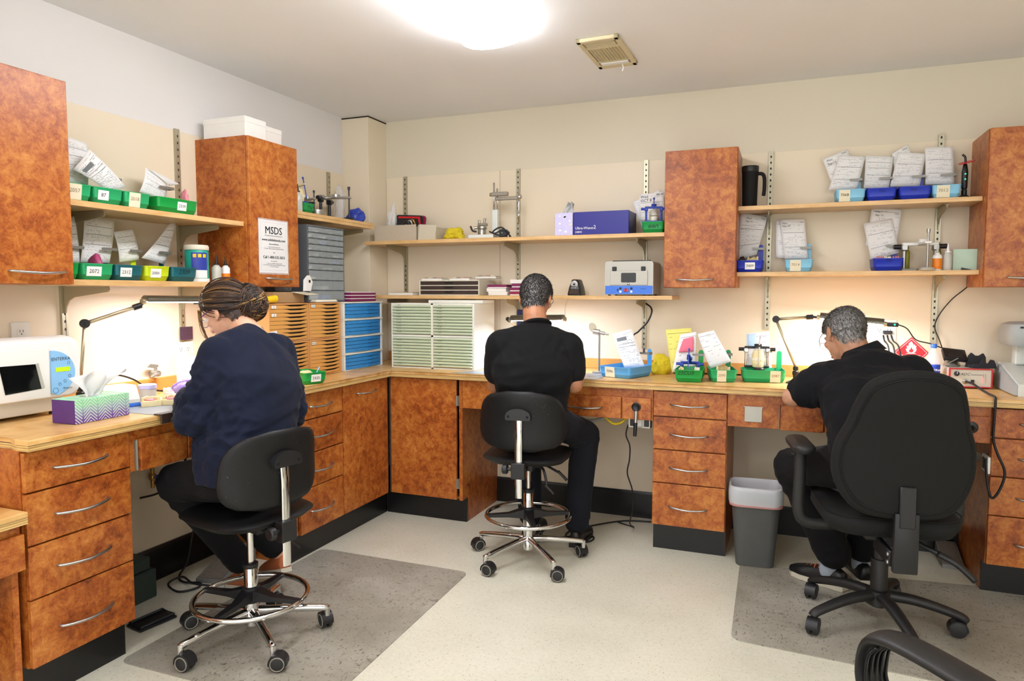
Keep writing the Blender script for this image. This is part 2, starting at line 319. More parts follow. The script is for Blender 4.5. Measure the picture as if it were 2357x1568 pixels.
def bevel_all(bm, w, seg=2, ang=30):
    es = [e for e in bm.edges if len(e.link_faces) == 2 and e.calc_face_angle(0) > radians(ang)]
    bmesh.ops.bevel(bm, geom=es, offset=w, segments=seg, affect='EDGES', profile=.5, clamp_overlap=True); return bm
TXT = {}
def text(s, size, mat, origin, xd, yd, parent=None, name='lettering', align='CENTER', off=.0006, stretch=1.0, shear=0):
    key = (s, align, shear)
    if key not in TXT:
        c = bpy.data.curves.new('t', 'FONT'); c.body = s; c.size = 1; c.align_x = align; c.align_y = 'CENTER'; c.shear = shear; c.resolution_u = 2
        o = bpy.data.objects.new('t', c); COL.objects.link(o)
        dg = bpy.context.evaluated_depsgraph_get(); dg.update()
        TXT[key] = bpy.data.meshes.new_from_object(o.evaluated_get(dg)); bpy.data.objects.remove(o); bpy.data.curves.remove(c)
    me = TXT[key].copy(); me.name = name
    xd = Vector(xd).normalized(); yd = Vector(yd).normalized(); nrm = xd.cross(yd)
    m = Matrix((xd*size*stretch, yd*size, nrm*size)).transposed().to_4x4(); m.translation = Vector(origin)+nrm*off
    me.transform(m); me.materials.clear()
    return mobj(name, me, mat, parent)
def copy_tree(o, parent=None):
    c = o.copy(); COL.objects.link(c); c.parent = parent
    for ch in list(o.children): copy_tree(ch, c)
    return c
def cable(name, label, pts, r=.0035, mat='cable', k=8, cat='cable'):
    return tag(obj(name, tube(newbm(), pts, r, 7, k), mat, None, True), label, cat)
X3, Y3, Z3 = Vector((1, 0, 0)), Vector((0, 1, 0)), Vector((0, 0, 1))
# ================================================================ the room
XW, YW, ZC = -2.768, 4.170, 2.512
XR, YF = 3.3, -2.6
XD, YD, XF, YFR = -2.231, 3.627, -2.191, 3.588     # door faces and worktop fronts
def st(name, bm, m, parent=None):
    o = obj(name, bm, m, parent)
    return o if parent else struct(o)
st('floor', B(XW-.1, XR+.1, YF-.1, YW+.1, -.1, 0), 'floor')
st('ceiling', B(XW-.1, XR+.1, YF-.1, YW+.1, ZC, ZC+.1), 'ceil')
wl = st('wall_left', B(XW-.1, XW, YF, YW, 0, ZC), 'paint_cool_lit')
wb = st('wall_back', B(XW-.1, XR+.1, YW, YW+.1, 0, ZC), 'paint_back')
st('wall_right', B(XR, XR+.1, YF, YW, 0, ZC), 'paint_back')

# smooth cream panels cover the lower walls up to 2.14 m
PT = .006
for a, b in ((-.35, 1.62), (1.622, 3.949)): obj('panel', B(XW, XW+PT, a, b, .001, 2.14, .001), 'panel', wl)
for a, b in ((-2.56, -1.727), (-1.725, 1.6), (1.602, 3.15)): obj('panel', B(a, b, YW-PT, YW, .001, 2.138, .001), 'panel', wb)
XP, YP = XW+PT, YW-PT
# boxed-in pipe column in the corner
cb = newbm(); box(cb, XW, -2.565, 3.952, YW, 0, ZC, .001); cc = st('wall_corner', cb, 'panel')
obj('trim', B(XW, -2.563, 3.950, YW, ZC-.012, ZC-.004), 'gap', cc)
struct(obj('baseboard_back', prism_x(newbm(), [(YP, 0), (YP, .16), (YP-.009, .16), (YP-.015, .148), (YP-.015, 0)], -2.56, XR), 'baseboard'))
struct(obj('baseboard_left', prism_y(newbm(), [(XP, 0), (XP, .16), (XP+.009, .16), (XP+.015, .148), (XP+.015, 0)], -.5, 3.95), 'baseboard'))
# ---------------------------------------------------------------- ceiling lights
def ceiling_light(x, y, label):
    t = thing('ceiling_light', label, 'light', (x, y, ZC), 0, 'ceiling lights')
    obj('housing', B(-.11, .11, -.61, .61, -.03, -.001, .004), 'white_plastic', t)
    prof = [(-.138, -.012), (-.146, -.03), (-.135, -.052), (-.10, -.068), (-.05, -.076), (0, -.078), (.05, -.076), (.10, -.068), (.135, -.052), (.146, -.03), (.138, -.012)]
    obj('diffuser', prism_y(newbm(), prof, -.62, .62), 'diffuser', t, autosmooth=35)
    return t
ceiling_light(-1.235, 2.285, 'white wraparound fluorescent ceiling light glowing above the room')
ceiling_light(-1.0, -.4, 'added white wraparound ceiling light, unseen behind the camera on the left')  # added out of view to light the room from the front
ceiling_light(1.1, .4, 'added white wraparound ceiling light, unseen behind the camera on the right')  # second unseen light, also added for fill
# ---------------------------------------------------------------- ceiling vent
def vent():
    t = thing('ceiling_vent', 'cream square ceiling exhaust vent with louvres', 'vent', (-.826, 3.337, ZC), radians(-1))
    bm = newbm(); fw, fh = .098, .205
    box(bm, -fw, fw, -fh, -fh+.03, -.018, -.001, .003); box(bm, -fw, fw, fh-.04, fh, -.018, -.001, .003)
    box(bm, -fw, -fw+.022, -fh, fh, -.018, -.001, .003); box(bm, fw-.022, fw, -fh, fh, -.018, -.001, .003)
    box(bm, -fw, fw, -.105, -.085, -.016, -.001); box(bm, -fw, fw, .10, .115, -.016, -.001)
    obj('frame', bm, 'fan_cream', t)
    obj('backing', B(-fw+.02, fw-.02, -fh+.02, fh-.03, -.004, -.001), 'gap', t)
    for i in range(4): obj('slat', B(-.07, .07, -.17+i*.017, -.162+i*.017, -.016, -.005), 'fan_cream', t)
    for i in range(10):
        x = -.066+i*.0147; bm = newbm(); box(bm, -.004, .004, -.084, .099, -.006, .006, 0, 1, Matrix.Translation((x, 0, -.011)) @ Matrix.Rotation(radians(35), 4, 'Y')); obj('slat', bm, 'fan_cream', t)
    obj('lamp_lens', B(-.07, .07, .118, .155, -.02, -.004, .003), 'white_plastic', t)
    obj('pull_tab', tube(newbm(), [(.03, .165, -.018), (.034, .168, -.035), (.028, .17, -.05)], .003, 6, 3), 'cap_white', t)
vent()
# ---------------------------------------------------------------- floor mats
def mat_poly(pts, r):
    out = []; n = len(pts)
    for i in range(n):
        p = Vector(pts[i]); a = (Vector(pts[i-1])-p).normalized(); b = (Vector(pts[(i+1) % n])-p).normalized()
        for k in range(6): t = k/5; out.append(tuple(((p+a*r)*(1-t)**2 + p*2*t*(1-t) + (p+b*r)*t*t)))
    return out
tag(obj('floor_mat', prism_z(newbm(), mat_poly([(-2.262, 1.783), (-1.385, 1.79), (-1.412, 3.005), (-2.27, 3.005)], .045), .0005, .004), 'floormat'), 'grimy clear plastic floor mat under the woman on the stool', 'floor mat')
tag(obj('floor_mat', prism_z(newbm(), mat_poly([(-.175, 2.79), (1.45, 2.68), (1.45, 3.80), (-.19, 3.61)], .05), .0005, .004), 'floormat'), 'grimy clear plastic floor mat under the black office chair', 'floor mat')
# ---------------------------------------------------------------- worktop (L-shaped, stacked plywood)
def worktop():
    t = thing('worktop', 'L-shaped varnished plywood worktop running along both walls', 'worktop')
    y0 = 1.443
    # plan outlines, with the cut corner at the free end
    def plan(o): return [(XP+.001, y0), (-2.30, y0+.018), (-2.25, y0-o), (XF+o, y0-o), (XF+o, YFR-o), (1.9, YFR-o), (1.9, YP-.001), (-2.564, YP-.001), (-2.564, 3.948), (XP+.001, 3.948)]
    bm = prism_z(newbm(), plan(0), .8825, .90)
    es = [e for e in bm.edges if all(abs(v.co.z-.90) < 1e-5 for v in e.verts) and all((v.co.x > XF-.01 and v.co.y < YFR+.01) or v.co.y < y0+.03 or (v.co.y < YFR+.01 and v.co.x > XF-.1) for v in e.verts)]
    bmesh.ops.bevel(bm, geom=es, offset=.009, segments=3, affect='EDGES', profile=.6); obj('top_board', bm, 'worktop', t)
    obj('lower_board', prism_z(newbm(), plan(-.004), .8625, .8805), 'plyedge', t)
    obj('shadow_gap', prism_z(newbm(), plan(-.007), .8800, .8830), 'brown_dark', t)
    return t
worktop()
# wooden rear strip that backs the worktop along the wall
def rear_strip(name, bm, label): tag(obj(name, bm, 'amber_wood'), label, 'strip')
rear_strip('rear_strip', B(XP+.001, XP+.019, 1.46, 3.94, .9005, .962, .002), 'wooden upstand strip behind the worktop along the left wall')
rear_strip('rear_strip', B(-2.55, 1.9, YP-.019, YP-.001, .9005, .962, .002), 'wooden upstand strip behind the worktop along the back wall')
# ================================================================ cabinets (local x along the front, y into the wall)
HND = None
def handle(parent, cx, z, L=.19, y=0):
    global HND
    if HND is None:
        bm = newbm(); h = L/2
        pts = [(-h, .001, 0), (-h+.004, -.010, -.001), (-h*.72, -.021, -.003), (-h*.35, -.029, -.005), (0, -.032, -.006), (h*.35, -.029, -.005), (h*.72, -.021, -.003), (h-.004, -.010, -.001), (h, .001, 0)]
        tube(bm, pts, .0062, 10, 4, ry=.0048, upv=(0, 0, 1)); HND = obj('handle', bm, 'handle', None, True).data
        o = bpy.data.objects['handle']; bpy.data.objects.remove(o)
    o = bpy.data.objects.new('handle', HND); COL.objects.link(o); o.parent = parent; o.location = (cx, y, z); return o
def front(name, parent, x0, x1, z0, z1, hz=None, hx=None, y=0, th=.018):
    d = obj(name, B(x0, x1, y, y+th, z0, z1, .0022, 2), 'burl', parent)
    if hz is not None: handle(d, (x0+x1)/2 if hx is None else hx, hz, y=y)
    return d
ROWS = [(.147, .369), (.374, .545), (.551, .718), (.724, .853)]
HZ = [.252, .459, .634, .789]
def drawer_unit(name, label, loc, rz, w, rows=True, group=None, left_side=True):
    t = thing(name, label, 'cabinet', loc, rz, group)
    bm = newbm(); D = .53
    for a in (0, w-.018): prism_x(bm, [(.019, .862), (D, .862), (D, 0), (.079, 0), (.079, .146), (.019, .146)], a, a+.018)
    box(bm, .018, w-.018, D-.01, D, .1, .862); box(bm, .018, w-.018, .03, D-.01, .146, .16)
    for a, b in zip(ROWS, ROWS[1:]): box(bm, .018, w-.018, .022, .10, a[1]-.006, b[0]+.006)
    # notch the sides at the toe
    obj('body', bm, 'burl', t)
    if rows:
        for (z0, z1), hz in zip(ROWS, HZ): front('drawer', t, .003, w-.003, z0, z1, hz)
    return t
def toe(t, x0, x1, y=.062): obj('toe_kick', B(x0, x1, y, y+.016, 0, .146), 'toekick', t)
L90 = pi/2
# A: front end of the left bench
dA = drawer_unit('drawer_cabinet', 'burl laminate four-drawer cabinet at the near end of the left bench', (XD, 1.453, 0), L90, .385); toe(dA, 0, .385)
# B: four drawers plus tall door, left bench far side
tB = thing('base_cabinet', 'burl laminate base cabinet with four drawers and a tall pull-out door', 'cabinet', (XD, 2.772, 0), L90)
bm = newbm(); prism_x(bm, [(.019, .862), (.53, .862), (.53, 0), (.079, 0), (.079, .146), (.019, .146)], 0, .018); box(bm, .374, .392, .019, .53, .146, .862); box(bm, .83, .848, .019, .53, .146, .862); box(bm, .018, .848, .52, .53, .1, .862); box(bm, .018, .83, .03, .52, .146, .16)
box(bm, .018, .374, .022, .1, .363, .380); box(bm, .018, .374, .022, .1, .54, .556); box(bm, .018, .374, .022, .1, .712, .730)
obj('body', bm, 'burl', tB)
for (z0, z1), hz in zip(ROWS, HZ): front('drawer', tB, .020, .378, z0, z1, hz, hx=.187)
front('door', tB, .387, .838, .147, .853, .80, hx=.61); toe(tB, 0, .92)
# corner cabinet on the back bench
tK = thing('corner_cabinet', 'burl laminate corner cabinet with a single hinged door', 'cabinet', (-2.226, YD, 0), 0)
bm = newbm(); prism_x(bm, [(.0, .862), (.53, .862), (.53, 0), (.079, 0), (.079, .146), (.0, .146)], .466, .484); box(bm, .484, .484+.002, .0, .01, .146, .69); box(bm, 0, .014, .019, .05, .146, .862); box(bm, .014, .466, .52, .53, .1, .862); box(bm, .014, .466, .03, .52, .146, .16)
obj('body', bm, 'burl', tK); d = front('door', tK, .006, .447, .147, .855)
for z in (.245, .735):
    bm = newbm(); box(bm, .445, .467, -.003, -.0005, z-.03, z+.03); cyl(bm, (.452, -.004, z-.03), (.452, -.004, z+.03), .004, n=10); obj('hinge', bm, 'steel', d)
obj('toe_kick', B(-.06, .484, .062, .078, 0, .146), 'toekick', tK)
obj('corner_seal', B(-.004, .003, .004, .012, .147, .855), 'steel', tK)
# C: four drawers in the middle of the back bench
dC = drawer_unit('drawer_cabinet', 'burl laminate four-drawer cabinet between the two back bench knee spaces', (-.640, YD, 0), 0, .372); toe(dC, .0, .372, .062)
# D: four drawers at the right end
dD = drawer_unit('drawer_cabinet', 'burl laminate four-drawer cabinet cut off by the right picture edge', (.856, YD, 0), 0, .40); toe(dD, 0, .4)
dE = thing('base_cabinet', 'burl laminate base cabinet beyond the right picture edge', 'cabinet', (1.26, YD, 0), 0)
obj('body', B(0, .6, .019, .53, .10, .862), 'burl', dE); front('door', dE, .004, .596, .147, .853, .80); toe(dE, 0, .6)
# aprons under the worktop over the knee spaces
tP = thing('bench_apron', 'burl laminate apron with drop-front door over the left knee space', 'apron', (XD, 1.839, 0), L90)
obj('rail', B(0, .932, .004, .022, .700, .862, .001), 'burl', tP)
d = front('door', tP, .032, .245, .700, .820, y=-.016)
bm = newbm(); cyl(bm, (.026, -.002, .703), (.026, -.002, .818), .004, n=8); box(bm, .018, .034, .001, .0035, .705, .815); obj('hinge', bm, 'steel', d)
front('door', tP, .252, .46, .700, .820, y=-.016)
tQ = thing('bench_apron', 'burl laminate apron with shallow drawer under the middle of the back bench', 'apron', (-1.742, YD, 0), 0)
obj('rail', B(0, 1.102, .004, .022, .694, .862, .001), 'burl', tQ)
front('drawer', tQ, .45, .936, .697, .812, .752, hx=.735, y=-.014); sw = front('switch_panel', tQ, .944, 1.094, .697, .812, y=-.014)
bm = newbm(); lathe(bm, [(.024, 0), (.024, .006), (.019, .008), (.014, .004)], (1.018, -.014, .765), (0, -1, 0), 24); obj('socket', bm, 'black_plastic', sw, autosmooth=40)
tR = thing('bench_apron', 'burl laminate apron with steel plate under the right of the back bench', 'apron', (-.266, YD, 0), 0)
obj('rail', B(0, 1.118, .004, .022, .694, .862, .001), 'burl', tR)
pl = newbm(); box(pl, .080, .163, .0005, .0035, .722, .798, .001); box(pl, .076, .167, -.003, .002, .796, .800); obj('steel_plate', pl, 'steel', tR)
d = front('door', tR, .248, .44, .694, .815, y=-.018)
bm = newbm(); cyl(bm, (.243, -.003, .697), (.243, -.003, .812), .004, n=8); obj('hinge', bm, 'steel', d)
front('door', tR, .448, .66, .694, .815, y=-.018)
sw = front('switch_panel', tR, .95, 1.11, .697, .815, y=-.014)
bm = newbm(); lathe(bm, [(.026, 0), (.026, .006), (.020, .009), (.010, .008)], (1.042, -.014, .765), (0, -1, 0), 24); cyl(bm, (1.042, -.02, .765), (1.05, -.05, .758), .010, .008, 12); obj('socket', bm, 'black_plastic', sw, autosmooth=40)
# low desk beyond the near end
tL = thing('low_desk', 'low burl laminate desk with plywood top at the left picture edge', 'desk', (XD, .25, 0), L90)
obj('top_board', B(-.3, 1.19, -.035, .535, .657, .676, .004, 2), 'worktop', tL); obj('lower_board', B(-.3, 1.19, -.030, .53, .636, .656), 'plyedge', tL)
obj('rail', B(-.3, 1.185, .004, .022, .48, .635), 'burl', tL); d = front('drawer', tL, .62, 1.187, .488, .602, y=-.016)
lathe(bm := newbm(), [(.022, 0), (.022, .008), (.014, .012), (.016, .022), (.010, .026)], (1.06, -.016, .545), (0, -1, 0), 20); obj('knob', bm, 'black_plastic', d, autosmooth=40)
obj('side_panel', B(1.165, 1.185, .022, .53, 0, .635), 'burl', tL); obj('side_panel', B(-.3, -.28, .022, .53, 0, .635), 'burl', tL)
# ---------------------------------------------------------------- wall cabinets
def wall_cabinet(label, loc, rz, w, hx=None, z0=1.390, z1=2.118, D=.33, nm='wall_cabinet'):
    t = thing(nm, label, 'cabinet', (loc[0], loc[1], z0), rz); h = z1-z0
    bm = newbm(); box(bm, 0, .018, .019, D, 0, h, .0008); box(bm, w-.018, w, .019, D, 0, h, .0008); box(bm, .018, w-.018, .019, D, 0, .018); box(bm, .018, w-.018, .019, D, h-.018, h); box(bm, .018, w-.018, D-.008, D, .018, h-.018)
    obj('body', bm, 'burl', t); front('door', t, .003, w-.003, .001, h-.001, .045, hx=hx); return t
XC, YC = XP+.33, YP-.33
cA = wall_cabinet('burl laminate wall cabinet cut off by the left picture edge', (XC, 1.40), L90, .40, hx=.265)
cB = wall_cabinet('burl laminate wall cabinet with the safety notice on its door', (XC, 2.704), L90, .365, hx=.20)
cC = wall_cabinet('burl laminate wall cabinet in the middle of the back wall', (-.632, YC), 0, .375, hx=.165)
cD = wall_cabinet('burl laminate wall cabinet cut off by the right picture edge', (.843, YC), 0, .45, hx=.19)
# ---------------------------------------------------------------- shelves
def shelf(label, x0, x1, y0, y1, z, th=.02, m='shelfwood', lip=False):
    t = thing('shelf', label, 'shelf', (x0, y0, z-th)); w, d = x1-x0, y1-y0
    obj('board', B(0, w, 0, d, 0, th, .0012), m, t)
    if lip: obj('lower_board', B(.003, w-.003 if d > w else w-.003, .003, d-.003, -.018, -.0005), m, t)
    return t
ZLU, ZLL, ZLF, ZBU, ZBL, ZRU, ZRL = 1.705, 1.410, 1.802, 1.692, 1.346, 1.818, 1.472
shelf('upper plywood wall shelf of green bins on the left wall', XP+.0155, XP+.297, 1.802, 2.702, ZLU, .022, 'shelfwood_y')
shelf('lower plywood wall shelf of coloured bins on the left wall', XP+.0155, XP+.297, 1.802, 2.702, ZLL, .022, 'shelfwood_y')
shelf('thick plywood corner shelf holding articulators beside the notice cabinet', XP+.0155, XP+.297, 3.072, 3.85, ZLF, .018, 'shelfwood_y', True)
shelf('upper plywood wall shelf with blue carton in the middle of back wall', -2.555, -.634, YP-.29, YP-.0155, ZBU, .022)
shelf('lower plywood wall shelf with pencil sharpener on the back wall', -2.50, -.588, YP-.29, YP-.0155, ZBL, .022)
shelf('upper plywood wall shelf with black mug on the right', -.256, .842, YP-.26, YP-.0155, ZRU, .022)
shelf('lower plywood wall shelf of blue bins on the right', -.256, .842, YP-.26, YP-.0155, ZRL, .022)
# slotted uprights with brackets (local x along the wall, y out of the wall towards the room is negative)
def upright(label, loc, rz, z0, z1, brackets):
    t = thing('shelf_upright', label, 'shelf upright', (loc[0], loc[1], z0), rz, 'slotted shelf uprights'); h = z1-z0
    bm = newbm(); box(bm, -.0125, -.0095, -.014, 0, 0, h); box(bm, .0095, .0125, -.014, 0, 0, h); box(bm, -.0095, .0095, -.004, 0, 0, h); box(bm, -.0095, -.004, -.014, -.0122, 0, h); box(bm, .004, .0095, -.014, -.0122, 0, h)
    n = int(h/.032)
    obj('rail', bm, 'rail', t)
    bm = newbm()
    for i in range(n): box(bm, -.004, .004, -.0128, -.0118, .008+i*.032+.013, .008+i*.032+.024)
    z = .0
    obj('web', B(-.004, .004, -.0122, -.010, 0, h), 'rail', t); s = obj('slot_row', bm, 'slot', t); s['kind'] = 'stuff'
    for zb, L in brackets:
        zz = zb-z0; poly = [(-.012, -.004), (-L, -.004), (-L-.002, -.016), (-L+.004, -.024), (-.075, -.045), (-.045, -.06), (-.027, -.085), (-.022, -.11), (-.012, -.112)]
        bm = prism_x(newbm(), [(a, b+zz) for a, b in poly], -.003, .003); box(bm, -.010, .010, -L+.01, -.014, zz-.0045, zz-.001); obj('bracket', bm, 'bracket', t)
    return t
TH = .0225
upright('shelf upright on left wall beside the glowing lamp arm', (XP, 1.985), L90, 1.12, 1.76, [(ZLU-TH, .26), (ZLL-TH, .27)])
upright('tall shelf upright on left wall left of notice cabinet', (XP, 2.585), L90, 1.125, 2.146, [(ZLU-TH, .25), (ZLL-TH, .25)])
upright('short shelf upright on left wall behind the corner shelf', (XP, 3.78), L90, 1.40, 2.13, [(ZLF-TH-.016, .26)])
for xx, z0, lab in ((-2.411, 1.10, 'shelf upright on back wall nearest the corner column'), (-1.597, 1.10, 'shelf upright on back wall behind the articulated surveyor arm'), (-.792, 1.03, 'shelf upright on back wall left of the middle wall cabinet')):
    upright(lab, (xx, YP), 0, z0, 2.139, [(ZBU-TH, .25), (ZBL-TH, .25 if xx > -1 or xx < -2 else .2)])
upright('shelf upright on back wall right of the black mug', (-.105, YP), 0, 1.155, 2.139, [(ZRU-TH, .22), (ZRL-TH, .22)])
upright('shelf upright on back wall beside the right picture edge cabinet', (.705, YP), 0, 1.10, 2.165, [(ZRU-TH, .22), (ZRL-TH, .22)])
# ================================================================ case pans (bins) and paper forms
def pan_mesh(w, d, h, fl=.009, th=.0025, r=.014):
    bm = newbm(); L = []
    def lp(o, z, rr): return [(x, y, z) for x, y in rrect(o, w-o, o, d-o, rr, 3)]
    f = fl
    L = [lp(f+.006, 0, r*.6), lp(f+.002, .003, r*.8), lp(f*.55, h*.32, r), lp(f*.45, h*.33, r), lp(.0012, h-.004, r), lp(0, h-.003, r), lp(0, h, r), lp(th, h, r*.85), lp(f+th, .006, r*.6)]
    loft(bm, L); return bm
def pan(label, color, loc, rz, w=.135, d=.205, h=.062, num=None, style='sticker', lx=.5, lw=.05, tab=True, tabx=None, tabh=.155, clip=True, group='numbered case bins', scribble=None, lcol=None, cx=.0275):
    t = thing('case_bin', label, 'bin', loc, rz, group)
    p = obj('tray', pan_mesh(w, d, h), color, t, autosmooth=50)
    if tab:
        tx = tabx if tabx is not None else w-.034; y0 = d-.0075
        bm = prism_y(newbm(), [(tx, h*.3), (tx+.026, h*.3)] + [(tx+.013+.013*cos(a), tabh-.013+.013*sin(a)) for a in [pi*i/8 for i in range(9)]], y0-.0015, y0+.0015)
        tb = obj('tab', bm, color, t)
        if clip:
            bm = prism_y(newbm(), rrect(tx-.030, tx+cx+.0035, tabh-.030, tabh-.018, .0055, 3), y0-.0362, y0-.0348); box(bm, tx+cx, tx+cx+.003, y0-.035, y0, tabh-.030, tabh-.018); box(bm, tx+.012, tx+cx+.003, y0-.0035, y0-.0016, tabh-.030, tabh-.018); obj('clip', bm, 'clip_metal', tb)
    if num:
        lh = .037 if style == 'sticker' else h*.93
        cx_ = w*lx; zc = h*.52 if style == 'sticker' else h*.5
        sl = .009*(1/h)  # front wall slope
        ang = math.atan(.009/h); m = Matrix.Translation((cx_, .009*(1-zc/h)-.0016, zc)) @ Matrix.Rotation(ang, 4, 'X')
        bm = newbm(); box(bm, -lw/2, lw/2, -.0007, .0007, -lh/2, lh/2, 0, 1, m); s = obj('label', bm, 'sticker' if style == 'sticker' else 'tape', t)
        o = m @ Vector((0, -.0008, .004 if style != 'sticker' else 0)); yd = (m.to_3x3() @ Z3)
        text(num, min(.021, lw/len(num)*1.55), lcol or ('ink' if style == 'sticker' else 'ink_tan'), o, X3, yd, s)
    if scribble:
        s, sx, sz, size, mt = scribble; text(s, size, mt, (w*sx, .009*(1-sz/h)-.0012, sz), X3, (0, -.14, 1), t, off=.0004, shear=.2)
    return t
def sheet(label, px, axis, bot, top, mat='form', bow=.006, nsh=2, name='case_form', cat='paper', lines=(), group='case paperwork', curl=0, parent=None):
    """px: TL TR BR BL pixels; bot/top: wall coordinate (y on back wall, x on left wall) of the lower and upper edge"""
    f = ony if axis == 'y' else onx
    TL, TR, BR, BL = f(*px[0], top), f(*px[1], top), f(*px[2], bot), f(*px[3], bot)
    into = Y3 if axis == 'y' else -X3
    nu, nv = 7, 9; me = []
    def at(u, v):
        p = (TL*(1-u)+TR*u)*v + (BL*(1-u)+BR*u)*(1-v)
        return p - into*(bow*sin(pi*v)*.8 + bow*.5*sin(pi*u) + curl*max(0, v-.7)**2*8*(1-u))
    bm = newbm(); uvl = bm.loops.layers.uv.new('UVMap')
    th = .0004*nsh
    for s, sgn in ((0, 1), (1, -1)):
        g = [[bm.verts.new(at(i/nu, j/nv)+into*th*s) for i in range(nu+1)] for j in range(nv+1)]
        for j in range(nv):
            for i in range(nu):
                q = (g[j][i], g[j][i+1], g[j+1][i+1], g[j+1][i]); uvq = ((i, j), (i+1, j), (i+1, j+1), (i, j+1))
                if s: q = q[::-1]; uvq = uvq[::-1]
                fc = bm.faces.new(q)
                for l, (a, b) in zip(fc.loops, uvq): l[uvl].uv = (a/nu, b/nv)
        if s == 0: g0 = g
    rim = lambda G: [G[0][i] for i in range(nu+1)] + [G[j][nu] for j in range(1, nv+1)] + [G[nv][i] for i in range(nu-1, -1, -1)] + [G[j][0] for j in range(nv-1, 0, -1)]
    a, b = rim(g0), rim(g)
    for i in range(len(a)): bm.faces.new((a[i], b[i], b[(i+1) % len(a)], a[(i+1) % len(a)]))
    me = bpy.data.meshes.new(name); bm.to_mesh(me); bm.free()
    o = mobj(name, me, mat, parent, True)
    if not parent: tag(o, label, cat, group)
    for s, u, v, size, m_ in lines:
        p = at(u, v); xd = at(min(u+.1, 1), v)-at(max(u-.1, 0), v); yd = at(u, min(v+.1, 1))-at(u, max(v-.1, 0)); xd.normalize(); yd = (yd-xd*yd.dot(xd))
        text(s, size, m_, p, xd, yd, o, 'lettering', 'LEFT', .0015)
    return o
def yleft(u, v, x): return onx(u, v, x).y
def xback(u, v, y): return ony(u, v, y).x
# ------------------------------------------------ left wall, upper shelf (front of trays at xs)
xs = XP+.287
def lbin(u0, u1, v, z, label, color, num=None, **k):
    y0, y1 = yleft(u0, v, xs), yleft(u1, v, xs); y0 = max(y0, 1.806)
    return pan(label, color, (xs, y0, z+.0005), L90, w=y1-y0-.003, num=num, **k)
lbin(140, 217, 455, ZLU, 'green case bin taped 2057 half hidden by the left wall cabinet', 'green_m', '2057', style='tape', lx=.36, lw=.055)
lbin(219, 288, 465, ZLU, 'green case bin with sticker 87 on the upper left shelf', 'green_m', '87', lx=.30, lw=.045)
lbin(290, 351, 478, ZLU, 'green case bin taped 2018 on the upper left shelf', 'green_m', '2018', style='tape', lx=.36, lw=.052)
lbin(366, 459, 495, ZLU, 'bright green case bin with sticker 2339 holding a pink denture base', 'green_b', '2339', lx=.58, lw=.048, cx=.05)
# ------------------------------------------------ left wall, lower shelf
lbin(140, 189, 640, ZLL, 'green case bin half hidden behind the left wall cabinet, lower shelf', 'green_b')
lbin(191, 267, 642, ZLL, 'green case bin with large sticker 2072 on the lower left shelf', 'green_m', '2072', lx=.36, lw=.062)
lbin(269, 335, 644, ZLL, 'teal case bin with sticker 2312 on the lower left shelf', 'teal', '2312', lx=.35, lw=.052, cx=.042)
lbin(337, 396, 646, ZLL, 'lime yellow case bin with sticker 20001 on the lower left shelf', 'lime', '20001', lx=.40, lw=.052)
lbin(398, 458, 648, ZLL, 'teal case bin marked 2309 by hand beside the wipes tub', 'teal', scribble=('2309', .45, .04, .03, 'marker'), cx=.040)
XL1 = XP+.105
sheet('curled drawing form in the bin taped 2057', [(152, 316), (201, 331), (203, 425), (150, 418)], 'x', XL1, XL1-.03, 'form_dense', curl=.01)
sheet('tilted prescription form with dark header above the bin 87', [(168, 390), (205, 343), (290, 431), (250, 441)], 'x', XL1+.05, XL1+.035, 'form_rx', .012)
o = sheet('crumpled folded form standing in the bin 2339', [(335, 386), (384, 424), (377, 462), (321, 442)], 'x', XL1, XL1-.01, 'form_dense', .012)
sheet('', [(336, 386), (414, 424), (390, 428), (352, 398)], 'x', XL1-.002, XL1-.012, 'form_dense', .008, parent=o, name='folded_flap')
sheet('form half hidden behind the left wall cabinet on the lower shelf', [(158, 500), (172, 498), (184, 605), (158, 606)], 'x', XL1, XL1-.01, 'form_dense')
sheet('long case form with oval arch sketch in the bin 2072', [(194, 496), (264, 508), (252, 606), (185, 604)], 'x', XL1, XL1-.012, 'form_dense')
sheet('small aged form clipped in the lime bin 20001', [(261, 534), (307, 528), (320, 598), (275, 604)], 'x', XL1, XL1-.01, 'form_dense', .01)
sheet('form folded to a triangle above the teal bin 2309', [(390, 515), (405, 513), (378, 609), (326, 594)], 'x', XL1, XL1-.01, 'form_dense', .01)
# ------------------------------------------------ back wall bins
def bbin(u0, u1, v, y, z, label, color, num=None, **k):
    x0, x1 = xback(u0, v, y), xback(u1, v, y)
    return pan(label, color, (x0, y, z+.0005), 0, w=x1-x0, num=num, **k)
YU = YP-.252
bbin(1924, 1993, 445, YU, ZRU, 'light blue case bin with tape 7068 on the upper right shelf', 'blue_l', '7068', style='tape', lx=.30, lw=.05, lcol='ink')
bbin(1995, 2065, 445, YU, ZRU, 'dark blue case bin beside the bin 7068 on the upper right shelf', 'blue_d', scribble=('7522', .5, .046, .016, 'marker_b'))
bbin(2069, 2145, 440, YU, ZRU, 'dark blue case bin next to the bin 7012 on the upper right shelf', 'blue_d', scribble=('7525', .45, .046, .016, 'marker_b'))
bbin(2146, 2214, 437, YU, ZRU, 'light blue case bin taped 7012 on the upper right shelf', 'blue_l', '7012', style='tape', lx=.38, lw=.055, cx=.040)
bbin(1693, 1757, 610, YU, ZRL, 'dark blue case bin with sticker 7409 on the lower right shelf', 'blue_d', '7409', lx=.52, lw=.05)
bbin(1806, 1872, 610, YU, ZRL, 'light blue case bin taped 7014 on the lower right shelf', 'blue_l', '7014', style='tape', lx=.38, lw=.052)
